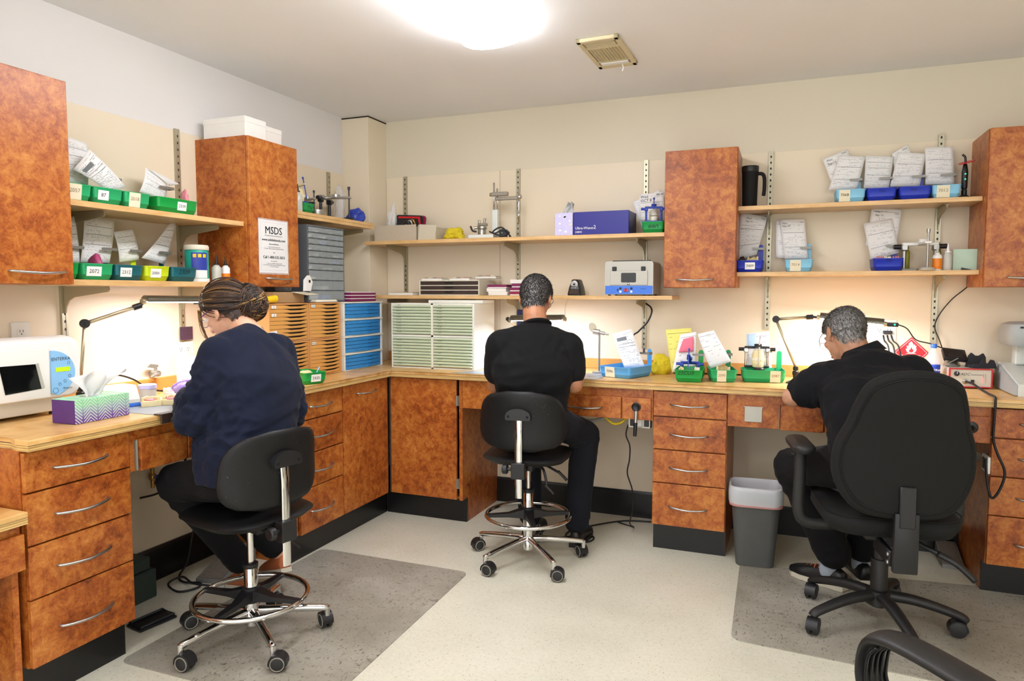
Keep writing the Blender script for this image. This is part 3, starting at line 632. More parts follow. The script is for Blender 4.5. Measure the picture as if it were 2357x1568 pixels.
bbin(2010, 2081, 607, YU, ZRL, 'dark blue case bin of pink teeth on the lower right shelf', 'blue_d', scribble=('7535', .5, .05, .016, 'marker_b'), cx=.030)
bbin(1476, 1530, 521, YP-.27, ZBU, 'green case bin marked 880 beside the middle wall cabinet', 'green_d', scribble=('880', .55, .03, .038, 'marker'), w=None) if False else None
x0 = xback(1476, 521, YP-.275); pan('green case bin marked 880 beside the middle wall cabinet', 'green_d', (x0, YP-.275, ZBU+.0005), 0, w=-.640-x0, d=.2, scribble=('880', .5, .03, .038, 'marker'), tab=False)
YT = YU+.190
I = 'ink'
sheet('rear form of the pair in the bin 7068', [(1893, 367), (1952, 343), (1965, 415), (1913, 420)], 'y', YT+.004, YT+.012, 'form', lines=[('Mon', .12, .86, .016, I), ('Sep 15', .12, .72, .016, I), ('7068', .72, .93, .012, I)])
sheet('front checklist form of the pair in the bin 7068', [(1933, 357), (1992, 361), (1973, 435), (1907, 438)], 'y', YT-.012, YT-.004, 'form')
sheet('checklist form in the dark blue bin beside 7068', [(1993, 358), (2057, 361), (2046, 433), (1988, 433)], 'y', YT-.008, YT+.0, 'form_dense')
sheet('rear tilted form in the dark blue bin next to 7012', [(2053, 354), (2090, 332), (2112, 400), (2060, 402)], 'y', YT+.006, YT+.014, 'form', lines=[('7525', .6, .9, .012, I)])
sheet('front checklist form in the dark blue bin next to 7012', [(2068, 350), (2131, 354), (2117, 428), (2048, 430)], 'y', YT-.010, YT-.002, 'form')
sheet('upright checklist form in the bin 7012', [(2129, 340), (2194, 338), (2197, 424), (2130, 425)], 'y', YT-.008, YT, 'form')
sheet('curling form in the bin 7409', [(1703, 489), (1767, 500), (1742, 586), (1697, 600)], 'y', YT-.01, YT-.004, 'form', .01, lines=[('Wed', .25, .9, .014, I), ('Sep 11', .25, .83, .014, I), ('7409', .78, .93, .010, I)])
sheet('rear blank form of the pair in the bin 7014', [(1786, 508), (1850, 506), (1845, 594), (1786, 594)], 'y', YT+.004, YT+.01, 'form_light')
sheet('front form of the pair in the bin 7014', [(1794, 506), (1852, 504), (1860, 596), (1806, 596)], 'y', YT-.01, YT-.004, 'form', lines=[('Mon', .1, .9, .014, I), ('Sep 23', .1, .83, .014, I), ('7014', .78, .92, .010, I)])
sheet('rear form leaning in the dark blue bin of pink teeth', [(2007, 478), (2076, 482), (2062, 568), (1992, 566)], 'y', YT+.004, YT+.012, 'form_light', lines=[('Thu', .15, .9, .014, I), ('Sep 12', .15, .81, .014, I), ('7535', .78, .86, .010, I)])
sheet('front form leaning in the dark blue bin of pink teeth', [(1987, 515), (2053, 503), (2070, 582), (2005, 600)], 'y', YT-.012, YT-.004, 'form')
YM = YP-.10
sheet('pinkish rear sheets behind the form Wed OCT 8', [(1456, 466), (1520, 436), (1532, 500), (1478, 525)], 'y', YM+.012, YM+.02, 'form_light')
sheet('form reading Wed OCT 8 in the green bin 880', [(1471, 448), (1528, 442), (1530, 508), (1473, 508)], 'y', YM-.004, YM+.006, 'form', lines=[('Wed', .06, .88, .022, I), ('OCT 8', .06, .74, .022, I), ('880 W', .70, .93, .014, I)])
# ------------------------------------------------ bins on the worktop
ZT = .9008
def cbin(px, rz, label, color, num=None, **k):
    p = onz(px[0], px[1], .9); return pan(label, color, (p.x, p.y, ZT), rz, num=num, **k)
# local origin at the front left corner of each tray
b1 = pan('light blue case bin taped 7096 beside the man in the T-shirt', 'blue_m', (-.962, 3.745, ZT), radians(-21), w=.20, d=.235, h=.060, num='7096', style='tape', lx=.36, lw=.062, lcol='ink', tabx=.170, tabh=.15)
b2 = pan('green case bin with black marker digits left of the bin 2090', 'green_b', (-.538, 3.66, ZT), radians(2), w=.142, d=.20, h=.064, scribble=('22CU3', .40, .047, .028, 'marker'), tabx=.105, tabh=.155)
b3 = pan('green case bin taped 2090 between two other green bins', 'green_m', (-.362, 3.715, ZT), radians(12), w=.135, d=.20, h=.064, num='2090', style='tape', lx=.42, lw=.046, lcol='ink_tan', tabx=.10, tabh=.155)
b4 = pan('long green case bin taped 2087 carrying an articulator with plaster casts', 'green_m', (-.208, 3.775, ZT), radians(8), w=.212, d=.15, h=.064, num='2087', style='tape', lx=.76, lw=.05, lcol='ink_tan', tabx=.182, tabh=.155, clip=False)
b5 = pan('bright green case bin with sticker 2435 beside the wooden drawer boxes', 'green_b', (-2.225, 2.83, ZT), radians(68), w=.128, d=.19, h=.060, num='2435', lx=.52, lw=.055, tab=False)
sheet('prescription form with dark header in the bin 7096', [(1410, 769), (1454, 757), (1484, 844), (1438, 847)], 'y', 3.85, 3.90, 'form_rx', .012)
sheet('yellow form standing behind the marker-numbered green bin', [(1532, 759), (1591, 755), (1600, 852), (1546, 858)], 'y', 3.905, 3.93, 'form_yellow')
o = sheet('clear sleeve of notes in the marker-numbered green bin', [(1566, 770), (1603, 764), (1600, 848), (1547, 856)], 'y', 3.874, 3.886, 'form_light', .006)
sheet('', [(1573, 781), (1596, 775), (1596, 809), (1562, 812)], 'y', 3.862, 3.872, 'pink_note', .006, parent=o, name='pink_note')
sheet('long white form with arch sketch in the bin 2090', [(1605, 769), (1643, 760), (1684, 832), (1635, 849)], 'y', 3.815, 3.845, 'form_light', .015)
o = sheet('white form clipped behind the articulator in the bin 2087', [(1717, 768), (1770, 763), (1777, 852), (1717, 852)], 'y', 3.975, 3.985, 'form_light', .003)
sheet('', [(1720, 770), (1741, 768), (1738, 800), (1722, 800)], 'y', 3.966, 3.976, 'mirror_blue', .004, parent=o, name='sticky_note')
sheet('white slip resting on the wooden drawer box behind the woman', [(620, 765), (648, 760), (652, 785), (622, 790)], 'x', -2.4085, -2.4085, 'form_light', .0, 1)
for nm, px, y in (('black binder clip on the header form in the light blue bin', (1482, 807), 3.842), ('black binder clip behind the articulator casts in the long green bin', (1774, 806), 3.970)):
    p = ony(px[0], px[1], y); t = thing('binder_clip', nm, 'clip', p, 0, 'binder clips')
    obj('jaw', prism_x(newbm(), [(-.010, -.012), (.004, -.012), (.0, .012), (-.006, .012)], -.004, .006), 'black_plastic', t)
    obj('wire', tube(newbm(), [(.006, -.002, .006), (.018, -.006, .009), (.022, -.006, 0), (.018, -.006, -.009), (.006, -.002, -.006)], .0009, 5, 4), 'silver', t)
# ================================================================ things on and over the left bench
def bottle(name, label, loc, r, h, body, cap, capr=None, cone=False, cat='bottle', band=None, neck=.25, group=None):
    t = thing(name, label, cat, loc, 0, group); hb = h*(1-neck); cr = capr or r*.42
    obj('body', lathe(newbm(), [(r*.92, 0), (r, .004), (r, hb*.86), (r*.8, hb*.95), (cr*.9, hb), (cr*.9, hb+.004)], n=20), body, t, autosmooth=40)
    if cone: obj('cap', lathe(newbm(), [(cr, hb+.004), (cr, hb+h*.07), (cr*.55, hb+h*.08), (cr*.16, h)], n=14), cap, t, autosmooth=40)
    else: obj('cap', lathe(newbm(), [(cr, hb+.004), (cr, h-.002), (cr*.9, h)], n=16), cap, t, autosmooth=40)
    if band: obj('label', lathe(newbm(), [(r+.0004, hb*band[1]), (r+.0006, hb*band[1]+.0005), (r+.0006, hb*band[2]), (r+.0004, hb*band[2]+.0005)], n=20), band[0], t, autosmooth=40)
    return t
def cast(bm, w, d, h, teeth=True, seed=1):  # horseshoe dental cast
    rnd = random.Random(seed); n = 14; o = []; i_ = []
    for k in range(n+1):
        a = pi*k/n; o.append((w*.5*cos(a), d*(.15+.85*sin(a))))
    poly = [(w*.5, 0)] + o + [(-w*.5, 0)]
    a = [bm.verts.new((x, y, 0)) for x, y in poly]; b = [bm.verts.new((x*1.02, y*1.01, h*.55)) for x, y in poly]; c = [bm.verts.new((x*.93, y*.95+.001, h*.62)) for x, y in poly]
    bridge(bm, a, b); bridge(bm, b, c); bm.faces.new(a[::-1]); bm.faces.new(c)
    if teeth:
        for k in range(1, n):
            t_ = pi*k/n; x, y = w*.42*cos(t_), d*(.12+.80*sin(t_)); s = w*.065*rnd.uniform(.9, 1.2)
            box(bm, x-s, x+s, y-s, y+s, h*.55, h*rnd.uniform(.9, 1.05), s*.5, 2)
    return bm
# ---------------------------------------------------------------- curing unit at the left edge
t = thing('curing_unit', 'white light-curing unit with dark window and blue control panel', 'curing unit', (-2.505, 1.46, ZT), L90)
W_ = .415
# front view outline with a big rounded right end
bm = newbm(); prof = [(.0, .012), (.12, .012), (.11, .05), (.02, .075), (.005, .20), (.03, .27), (.06, .30), (.24, .30), (.24, .012)]
box(bm, 0, W_-.03, .07, .235, .012, .085, .01, 2)
obj('base', bm, 'white_plastic', t, autosmooth=40)
bm = loft(newbm(), [[(x, y, z) for x, z in rrect(-.02+o*.3, W_-o, .07+o*.4, .300-o, .045, 6)] for y, o in ((.235, .012), (.06, .0), (.02, .004), (.004, .014), (.0, .024))])
obj('housing', bm, 'white_plastic', t, autosmooth=45)
bm = newbm(); box(bm, -.02, .275, -.012, .006, .078, .262, .006, 2); d = obj('door', bm, 'white_plastic', t, autosmooth=40)
bm = newbm(); prism_y(bm, [(.115, .108), (.240, .115), (.222, .205), (.098, .207)], -.014, -.010); obj('window', bm, 'dark_window', d)
bm = newbm(); prism_y(bm, [(.240, .115), (.252, .117), (.232, .208), (.222, .205)], -.015, -.010); obj('window_bevel', bm, 'grey_metal', d)
poly = [(.283, .092), (.31, .082)] + [(.285+.092*cos(a), .165+.083*sin(a)) for a in [radians(-62+152*k/14) for k in range(15)]]
pn = obj('control_panel', prism_y(newbm(), poly, -.0045, .004), 'panel_lblue', t)
obj('display', B(.302, .356, -.0062, -.0040, .168, .184), 'lcd', pn)
text('ENTERRA', .017, 'ink', (.322, -.0047, .215), X3, Z3, pn); text('Dreams', .011, 'ink', (.345, -.0047, .105), X3, Z3, pn)
for x, z, r in ((.352, .199, .005), (.354, .150, .005), (.335, .132, .005), (.315, .122, .005), (.298, .100, .010)):
    bm = newbm(); lathe(bm, [(r, 0), (r, .001), (r*.8, .001), (r*.8, .0004)], (x, -.0046, z), (0, -1, 0), 14); obj('button', bm, 'panel_lblue', pn); bm = newbm(); tube(bm, [(x+r*cos(a), -.0056, z+r*sin(a)) for a in [2*pi*k/12 for k in range(12)]], .0006, 4, 1, True); obj('button_ring', bm, 'ink', pn)
for x in (.03, W_-.06):
    obj('foot', lathe(newbm(), [(.012, 0), (.012, .012)], (x, .10, 0)), 'black_plastic', t); obj('foot', lathe(newbm(), [(.012, 0), (.012, .012)], (x, .21, 0)), 'black_plastic', t)
# ---------------------------------------------------------------- tissue box
def tissue(parent, cx, cy, z, s=1.0, seed=1, tall=False):
    rnd = random.Random(seed); bm = newbm(); N, K = 18, 7; rows = []
    for j in range(K+1):
        v = j/K; row = []
        for i in range(N+1):
            u = i/N*2-1; spread = .025+.045*v if not tall else .03*(1-v)+.012
            x = u*spread*s*1.25 + .035*v*s; y = (.016*sin(u*5+v*3+seed)+.012*sin(u*9-v*2))*s*(.5+v)
            zz = (v*(.072 if not tall else .085) + .012*sin(u*4+seed)*v - (.02*abs(u)*v if tall else 0))*s
            row.append(bm.verts.new((cx+x, cy+y, z+zz)))
        rows.append(row)
    for a, b in zip(rows, rows[1:]): bridge(bm, a, b, False)
    bmesh.ops.solidify(bm, geom=bm.faces[:], thickness=.0006)
    return obj('tissue', bm, 'tissue', parent, True)
t = thing('tissue_box', 'green and purple fern-print tissue box on the left bench', 'tissue box', (-2.298, 1.682, ZT), radians(92))
bm = newbm(); box(bm, 0, .222, 0, .112, 0, .085, .0012); obj('carton', bm, 'fern_box', t); obj('end_panel', B(-.0012, 0.0003, .0015, .1105, .0015, .0835), 'purple', t)
obj('opening', lathe(newbm(), [(.03, .0852), (.03, .0858)], (.10, .056, 0), n=20), 'clear_bag', t); tissue(t, .115, .056, .083, 1.1, 3)
# ---------------------------------------------------------------- small bench things
t = thing('wax_heater', 'small white electric wax heater with blue base behind the tissue box', 'heater', (-2.46, 1.93, ZT), radians(80))
obj('base', B(0, .14, 0, .12, 0, .016, .006, 2), 'panel_blue', t)
obj('housing', prism_x(newbm(), [(0.004, .016), (.004, .03), (.03, .085), (.116, .085), (.116, .016)], .004, .136), 'white_plastic', t); obj('switch', B(.05, .075, .02, .03, .045, .065, .002), 'red_plastic', t)
t = thing('jar', 'clear plastic jar of pale powder on the left bench', 'jar', (-2.52, 2.17, ZT)); obj('glass', lathe(newbm(), [(.032, 0), (.034, .004), (.034, .05), (.032, .055)]), 'bottle_haze', t, autosmooth=40); obj('lid', lathe(newbm(), [(.036, .055), (.036, .070), (.034, .072)]), 'lavender', t, autosmooth=40)
for (u, v, w, m, lab, seed, rz) in ((362, 940, .072, 'plaster', 'yellow plaster dental cast nearest the bench edge', 2, 60), (400, 937, .072, 'plaster', 'plaster dental cast with pink wax near the woman hand', 3, 20), (415, 915, .06, 'plaster_white', 'white plaster dental cast behind the other casts', 4, 110)):
    p = onz(u, v-2, .9); t = thing('dental_cast', lab, 'dental cast', (p.x-.03, p.y, ZT+.0012), radians(rz), 'dental casts on the left bench')
    obj('base', cast(newbm(), w, w*.85, .035, True, seed), m, t, autosmooth=40)
    bm = newbm(); lathe(bm, [(.018, .020), (.021, .024), (.012, .027)], (0, w*.4, 0)); obj('wax', bm, 'pink_acrylic', t, True)
bm = newbm(); box(bm, -2.56, XF+.004, 1.93, 2.36, ZT-.0005, ZT+.0008); tag(obj('bench_mat', bm, 'mat_grey'), 'thin grey work mat on the left bench before the woman', 'mat')
bm = newbm(); box(bm, XF-.018, XF+.022, 1.925, 2.14, ZT+.001, ZT+.005, .001, 2); box(bm, XF+.014, XF+.022, 1.925, 2.14, ZT-.032, ZT+.006, .002); tag(obj('bench_pin', bm, 'brown_dark'), 'dark leather arm pad over the left bench edge', 'pad')
t = thing('display_card', 'pale blue mirrored card standing in a small grey holder', 'card', (-2.60, 2.40, ZT), radians(75))
obj('card', prism_y(newbm(), [(0, .045), (.10, .045), (.095, .165), (-.004, .17)], 0, .002), 'mirror_blue', t); obj('holder', B(.01, .09, -.03, .03, 0, .06, .004), 'grey_metal', t); obj('holder_trim', B(.008, .092, -.032, -.03, .05, .062), 'burgundy_r', t)
t = thing('gas_tap', 'chrome gas tap with lever on the left wall', 'tap', (XP, 2.40, .985), L90)
bm = newbm(); cyl(bm, (0, 0, 0), (0, -.05, 0), .014, n=14); cyl(bm, (0, -.045, 0), (-.05, -.055, -.012), .009, .006, 12); cyl(bm, (0, -.03, 0), (0, -.03, .03), .008, n=10); obj('body', bm, 'silver', t, autosmooth=40)
obj('lever', prism_y(newbm(), [(-.05, .034), (-.01, .026), (.012, .03), (.012, .04), (-.03, .048)], -.036, -.024), 'silver', t)
def outlet(label, loc, rz, w=.072, h=.115, m='offwhite', n=2, horiz=False):
    t = thing('wall_outlet', label, 'outlet', loc, rz); obj('plate', B(-w/2, w/2, -.006, -.0005, -h/2, h/2, .002, 2), m, t)
    for i in range(n):
        o = (i-(n-1)/2)*(.038 if not horiz else .045); cx_, cz_ = (0, o) if not horiz else (o, 0)
        s = obj('socket', prism_y(newbm(), rrect(cx_-.015, cx_+.015, cz_-.015, cz_+.015, .008, 3), -.0075, -.0055), m, t)
        bm = newbm(); box(bm, cx_-.007, cx_-.005, -.0079, -.0072, cz_-.002, cz_+.008); box(bm, cx_+.005, cx_+.007, -.0079, -.0072, cz_-.002, cz_+.008); cyl(bm, (cx_, -.0079, cz_-.008), (cx_, -.0072, cz_-.008), .0025, n=8); obj('slots', bm, 'ink', s)
    return t
outlet('white wall outlet above the curing unit at the left edge', (XP, 1.812, 1.190), L90)
outlet('white wall outlet below the dark photo card on the left wall', (XP, 2.593, 1.085), L90, .115, .075, horiz=True)
t = thing('photo_card', 'small dark photo card pinned above the left wall outlet', 'card', (XP+.0155, 2.598, 1.162), L90); obj('print', B(-.038, .038, -.004, -.001, -.032, .032), 'photo', t)
# woman's side: things on the lower left shelf
p = onx(454, 640, XP+.2); t = thing('wipes_tub', 'teal and blue disinfectant wipes tub with white lid', 'tub', (XP+.20, p.y, ZLL+.0005), radians(80))
obj('body', lathe(newbm(), [(.050, 0), (.052, .004), (.052, .142), (.050, .146)], n=32), 'teal_wipes', t, autosmooth=40); obj('base_ring', lathe(newbm(), [(.0532, .0005), (.0535, .002), (.0535, .014), (.0532, .016)], n=32), 'cap_white', t, autosmooth=40)
lid = obj('lid', lathe(newbm(), [(.053, .147), (.054, .149), (.054, .163), (.050, .170), (.03, .172)], n=32), 'cream', t, autosmooth=40)
def arc_label(nm, a0, a1, z0, z1, r, m, par, n=10):
    bm = newbm(); q = []
    for k in range(n+1):
        a = radians(a0+(a1-a0)*k/n); q.append([bm.verts.new((rr*cos(a), rr*sin(a), z)) for rr, z in ((r, z0), (r+.0006, z0), (r+.0006, z1), (r, z1))])
    for a, b in zip(q, q[1:]): bridge(bm, a, b)
    bm.faces.new(q[0][::-1]); bm.faces.new(q[-1]); return obj(nm, bm, m, par, autosmooth=40)
lb = arc_label('label', -150, -70, .055, .135, .0522, 'wipe_blue', t); arc_label('label', -150, -70, .018, .054, .0522, 'cap_white', t)
for k in range(3): arc_label('pictogram', -142+k*24, -126+k*24, .112, .128, .0529, 'yellow', lb, 4)
bottle('dropper_bottle', 'hazy dropper bottle with dark nozzle on the lower left shelf', (XP+.235, 2.582, ZLL+.0005), .022, .13, 'bottle_haze', 'black_plastic', .014, True, neck=.4)
bottle('glue_bottle', 'small white bottle with orange band and black tip', (XP+.235, 2.640, ZLL+.0005), .020, .125, 'cap_white', 'black_plastic', .012, True, band=('orange', .12, .55), neck=.38)
bottle('glue_bottle', 'small yellow-capped bottle behind the white dropper bottle', (XP+.18, 2.635, ZLL+.0005), .014, .10, 'yellow', 'yellow', .009, True, neck=.35)
# pink denture pieces in bins
def blob(name, label, loc, r, m, cat, seed=0, sq=(1, 1, .6), amp=.3, group=None):
    bm = newbm(); bmesh.ops.create_icosphere(bm, subdivisions=3, radius=1)
    for v in bm.verts:
        k = 1+amp*mnoise.noise(v.co*1.6+Vector((seed*3.1, seed, 2))); v.co = Vector((v.co.x*sq[0], v.co.y*sq[1], v.co.z*sq[2]))*r*k
    zm = min(v.co.z for v in bm.verts)
    for v in bm.verts: v.co.z -= zm
    o = obj(name, bm, m, None, True); o.location = loc; return tag(o, label, cat, group)
p = onx(418, 480, XP+.17); blob('denture', 'pink acrylic denture base sticking out of the bin 2339', (XP+.19, p.y, ZLU+.008), .027, 'pink_acrylic', 'denture', 2, (.8, .45, 2.0), .4)
p = onx(213, 625, XP+.2); blob('denture', 'dark pink denture base in the large-stickered bin 2072', (XP+.22, p.y, ZLL+.008), .034, 'pink_dark', 'denture', 5, (1, .6, 1.35), .3)
# ---------------------------------------------------------------- notice on the wall cabinet
xf = XC+.0008
def qx(u, v): return onx(u, v, xf)
TL, TR, BR, BL = qx(595, 504), qx(662, 512), qx(661, 630), qx(597, 627)
y0, y1, z0, z1 = (TL.y+BL.y)/2, (TR.y+BR.y)/2, (BL.z+BR.z)/2, (TL.z+TR.z)/2
t = thing('safety_notice', 'white MSDS safety notice in a clear sleeve on the cabinet door', 'notice', (xf, y0, z0), L90); w, h = y1-y0, z1-z0
obj('sheet', B(0, w, -.0012, 0, 0, h), 'blank_paper', t); obj('sleeve', B(-.006, w+.006, -.0022, -.0016, -.008, h+.006), 'sleeve', t)
bm = newbm()
for a, b, c, d in ((.012, w-.012, h-.013, h-.0125), (.012, w-.012, .0125, .013), (.012, .0125, .0125, h-.013), (w-.0125, w-.012, .0125, h-.013)): box(bm, a, b, -.0015, -.0012, c, d)
obj('printed_border', bm, 'ink', t)
for s, z, sz, m_ in (('MSDS', .80, .052, 'ink'), ('For Material Safety Data Sheets go to', .705, .0085, 'ink'), ('www.safelinkmsds.com', .625, .0185, 'ink'), ('Click: Get MSDS Now', .545, .008, 'ink'), ('1. Enter Name and Password\n2. Product Name and/or Manufacturer Name', .475, .008, 'ink'), ('OR', .385, .009, 'ink'), ('Call 1-800-535-5053', .295, .0195, 'ink'), ('Be ready with:', .225, .008, 'ink'), ('1. You are a safelink company client\n2. Your Product Name and/or Manufacturer Name\n3. Your Fax Number', .15, .008, 'ink')):
    text(s, sz, m_, (w/2, -.0022, h*z), X3, Z3, t, off=.0004)
    if s[0] in 'MwC': text(s, sz, m_, (w/2+.0008, -.0022, h*z), X3, Z3, t, off=.0004)
# boxes on top of the cabinet
def carton(label, loc, rz, w, d, h, m='white_card', name='carton', lid=True):
    t = thing(name, label, 'box', loc, rz); obj('body', B(0, w, 0, d, 0, h*.97, .001), m, t)
    if lid: obj('lid', B(-.0015, w+.0015, -.0015, d+.0015, h*.72, h, .001), m, t)
    return t
zc = 2.1185
carton('long white carton on top of the notice cabinet', (XC-.03, 2.722, zc), L90, .145, .26, .098)
carton('small white carton beside the long one on the notice cabinet', (XC-.055, 2.896, zc), L90, .118, .22, .088)
# ---------------------------------------------------------------- organisers on the left bench
XO = -2.41
def tray_drawer(parent, x0, x1, z0, z1, m, bulge=.010, y=-.001, notch=True, nx=.62):
    """thin drawer front with bowed face and a scooped grip"""
    bm = newbm(); n = 10; h = z1-z0; cols = []
    for i in range(n+1):
        u = i/n; x = x0+(x1-x0)*u; yb = y-bulge*sin(pi*u)
        g = max(0, 1-abs(u-nx)/.27)**.5 if notch else 0
        zt = z1-.42*h*min(1, g*1.6) if notch else z1
        cols.append([bm.verts.new(p) for p in ((x, yb, z0), (x, yb, zt), (x, yb+.006, zt), (x, yb+.006, z0))])
    for a, b in zip(cols, cols[1:]): bridge(bm, a, b)
    bm.faces.new(cols[0][::-1]); bm.faces.new(cols[-1]); return obj('drawer', bm, m, parent, autosmooth=50)
def wood_tower(label, y0, w, h, nrow, labels):
    t = thing('drawer_tower', label, 'drawer unit', (XO, y0, ZT), L90, 'wooden drawer towers'); D = .31
    for k in range(2):
        z0 = k*h/2+.001; z1 = (k+1)*h/2-.001; bm = newbm()
        box(bm, 0, .009, .0, D, z0, z1, .001); box(bm, w-.009, w, .0, D, z0, z1, .001); box(bm, .009, w-.009, 0, D, z0, z0+.008); box(bm, .009, w-.009, 0, D, z1-.008, z1); box(bm, .009, w-.009, D-.006, D, z0+.008, z1-.008)
        obj('case', bm, 'case_wood', t); obj('interior', B(.0095, w-.0095, .02, .024, z0+.008, z1-.008), 'brown_dark', t)
        hh = (z1-z0-.018)/nrow
        for r in range(nrow):
            a = z0+.009+r*hh; dr = tray_drawer(t, .011, w-.011, a+.0008, a+hh-.0008, 'drawer_wood', .010, .003, True, .66)
            for kk, rr, s in labels:
                if kk == k and rr == r:
                    lb = obj('label', B(.016, .05, -.0035, -.0022, a+.003, a+.018), 'sticker', dr); text(s, .010, 'ink', (.033, -.0036, a+.0105), X3, Z3, lb)
    return t
hw = 1.308-ZT
wood_tower('wooden tower of thin drawers behind the woman shoulder', 2.80, .312, hw, 9, [(1, 8, '16'), (1, 6, '20')])
wood_tower('wooden tower of thin drawers next to the blue drawer tower', 3.116, .285, hw, 9, [(1, 8, 'Medium'), (0, 8, 'Anterior')])
t = thing('drawer_tower', 'tower of blue plastic drawers in four white frames', 'drawer unit', (XO, 3.425, ZT), L90); w, D = .415, .30
for k in range(4):
    z0 = k*hw/4; z1 = z0+hw/4-.001; bm = newbm()
    box(bm, 0, .013, -.004, D, z0, z1, .001); box(bm, w-.013, w, -.004, D, z0, z1, .001); box(bm, .013, w-.013, 0, D, z0, z0+.004); box(bm, -.003, w+.003, -.009, D, z1-.008, z1, .001); box(bm, .013, w-.013, D-.005, D, z0, z1)
    obj('frame', bm, 'frame_cream', t); hh = (z1-z0-.014)/4
    for r in range(4):
        a = z0+.005+r*hh; dr = tray_drawer(t, .015, w-.015, a+.0012, a+hh-.0012, 'drawer_blue', .012, .002, False)
        bm = newbm(); box(bm, w*.62-.016, w*.62+.016, -.016, -.0095, a+.0035, a+hh*.55, .001); obj('grip', bm, 'drawer_blue', dr)
# grey parts cabinet with clear drawers, standing on the towers
t = thing('parts_cabinet', 'grey small-parts cabinet with clear drawers under the corner shelf', 'parts cabinet', (-2.45, 3.16, 1.3095), L90); w, D, H = .34, .28, .425
bm = newbm(); box(bm, 0, .008, 0, D, 0, H); box(bm, w-.008, w, 0, D, 0, H); box(bm, .008, w-.008, 0, D, 0, .008); box(bm, .008, w-.008, 0, D, H-.008, H); box(bm, .008, w-.008, D-.006, D, .008, H-.008)
zr = [.008, .065, .122, .178, .214, .25, .285, .32, .353, .385, .417]; nn = [3, 3, 3, 5, 5, 5, 5, 5, 5, 5]
for z in zr[1:-1]: box(bm, .008, w-.008, .0, D-.01, z-.0015, z+.0015)
obj('frame', bm, 'grey_case', t); rnd = random.Random(4)
cont = ['brown_dark', 'white_card', 'panel_blue', 'cardboard_light', 'gunmetal', 'tooth']
for r, n in enumerate(nn):
    for i in range(n):
        a = .009+(w-.018)*i/n; b = .009+(w-.018)*(i+1)/n
        bm = newbm(); box(bm, a+.001, b-.001, -.003, .0, zr[r]+.002, zr[r+1]-.003, .0008); box(bm, a+.001, b-.001, 0, .20, zr[r]+.002, zr[r]+.004); dr = obj('drawer', bm, 'clear_drawer', t)
        m_ = (a+b)/2; obj('grip', B(m_-.016, m_+.016, -.012, -.003, zr[r]+.0035, zr[r]+.0065), 'clear_drawer', dr)
        if rnd.random() < .7: obj('contents', B(a+.008, b-.008-rnd.uniform(0, .02), .012, .06, zr[r]+.0045, zr[r]+.0045+(zr[r+1]-zr[r])*rnd.uniform(.25, .6), .002), rnd.choice(cont), dr)
# flat trays of artificial teeth (white card trays with coloured rims)
def tooth_tray(label, loc, rz, w, d, h=.018, m='burgundy', top='white_card', name='tooth_tray', n=1):
    t = thing(name, label, 'box', loc, rz, 'boxes of artificial teeth')
    for k in range(n): obj('tray', B(0, w, 0, d, k*h, (k+1)*h-.0012, .0008), m if (k % 2 == 0 or n < 3) else m, t)
    bm = newbm(); box(bm, .004, w-.004, .004, d-.004, n*h-.001, n*h+.004)
    obj('card', bm, top, t); return t
for k in range(3): tooth_tray('burgundy tooth tray on the blue drawer tower, %s of three' % ('lowest', 'middle', 'topmost')[k], (XO-.012-.004*k, 3.525+.006*k, 1.3095+k*.0195), L90, .27, .17, .015)
tooth_tray('flat card of white teeth before the grey parts cabinet', (XO-.005, 3.18, 1.3095), L90, .20, .035, .008, 'white_card', 'tooth')
# cartons, bag and glove in the space under the notice cabinet
t = thing('open_carton', 'brown open cardboard box with raised flap under the notice cabinet', 'box', (-2.43, 2.86, 1.3095), L90)
bm = newbm(); box(bm, 0, .24, 0, .003, 0, .055); box(bm, 0, .24, .25, .253, 0, .055); box(bm, 0, .003, .003, .25, 0, .055); box(bm, .237, .24, .003, .25, 0, .055); box(bm, .003, .237, .003, .25, 0, .003); obj('body', bm, 'cardboard', t)
bm = newbm(); prism(bm, [(.14, 0), (.239, 0), (.285, .075), (.175, .085)], lambda a, b: (a, -b*.85, .054-b*.18), lambda a, b: (a, -b*.85, .057-b*.18)); obj('flap', bm, 'cardboard_light', t)
p = onx(700, 615, -2.52)
def bag(name, label, loc, sx, sy, sz, m='clear_bag', seed=1, cat='bag', amp=.35):
    bm = newbm(); bmesh.ops.create_icosphere(bm, subdivisions=4, radius=1)
    for v in bm.verts:
        d = v.co.copy(); k = 1+amp*mnoise.noise(d*1.3+Vector((seed, 0, 0)))+amp*.5*abs(mnoise.noise(d*3.7+Vector((0, seed, 0))))
        v.co = Vector((d.x*sx, d.y*sy, d.z*sz))*k
        if v.co.z < -sz*.75: v.co.z = -sz*.75
    zm = min(v.co.z for v in bm.verts)
    for v in bm.verts: v.co.z -= zm
    o = obj(name, bm, m, None, autosmooth=25); o.location = loc; return tag(o, label, cat)
b = bag('plastic_bag', 'crumpled clear plastic bag beside the grey parts cabinet', (-2.55, 3.085, 1.369), .055, .04, .12, 'clear_bag', 3)
t = thing('white_packet', 'white foil packet with black barcode hanging before the parts cabinet', 'packet', (-2.415, 3.10, 1.3705), radians(100)); obj('pouch', prism_y(newbm(), [(0, 0), (.055, .0), (.075, .05), (.045, .085), (.005, .06)], 0, .018), 'cap_white', t); obj('barcode', B(.03, .05, -.0008, 0, .045, .06), 'ink', t)
bm = newbm(); tube(bm, [(XO-.005, 2.76, 1.325), (XO+.0, 2.80, 1.327), (XO-.002, 2.85, 1.330)], .018, 14, 6, rf=lambda s: .75+.35*s); tag(obj('yellow_tube', bm, 'yellow', None, True), 'yellow plastic tube lying behind the woman hair bun', 'tube')
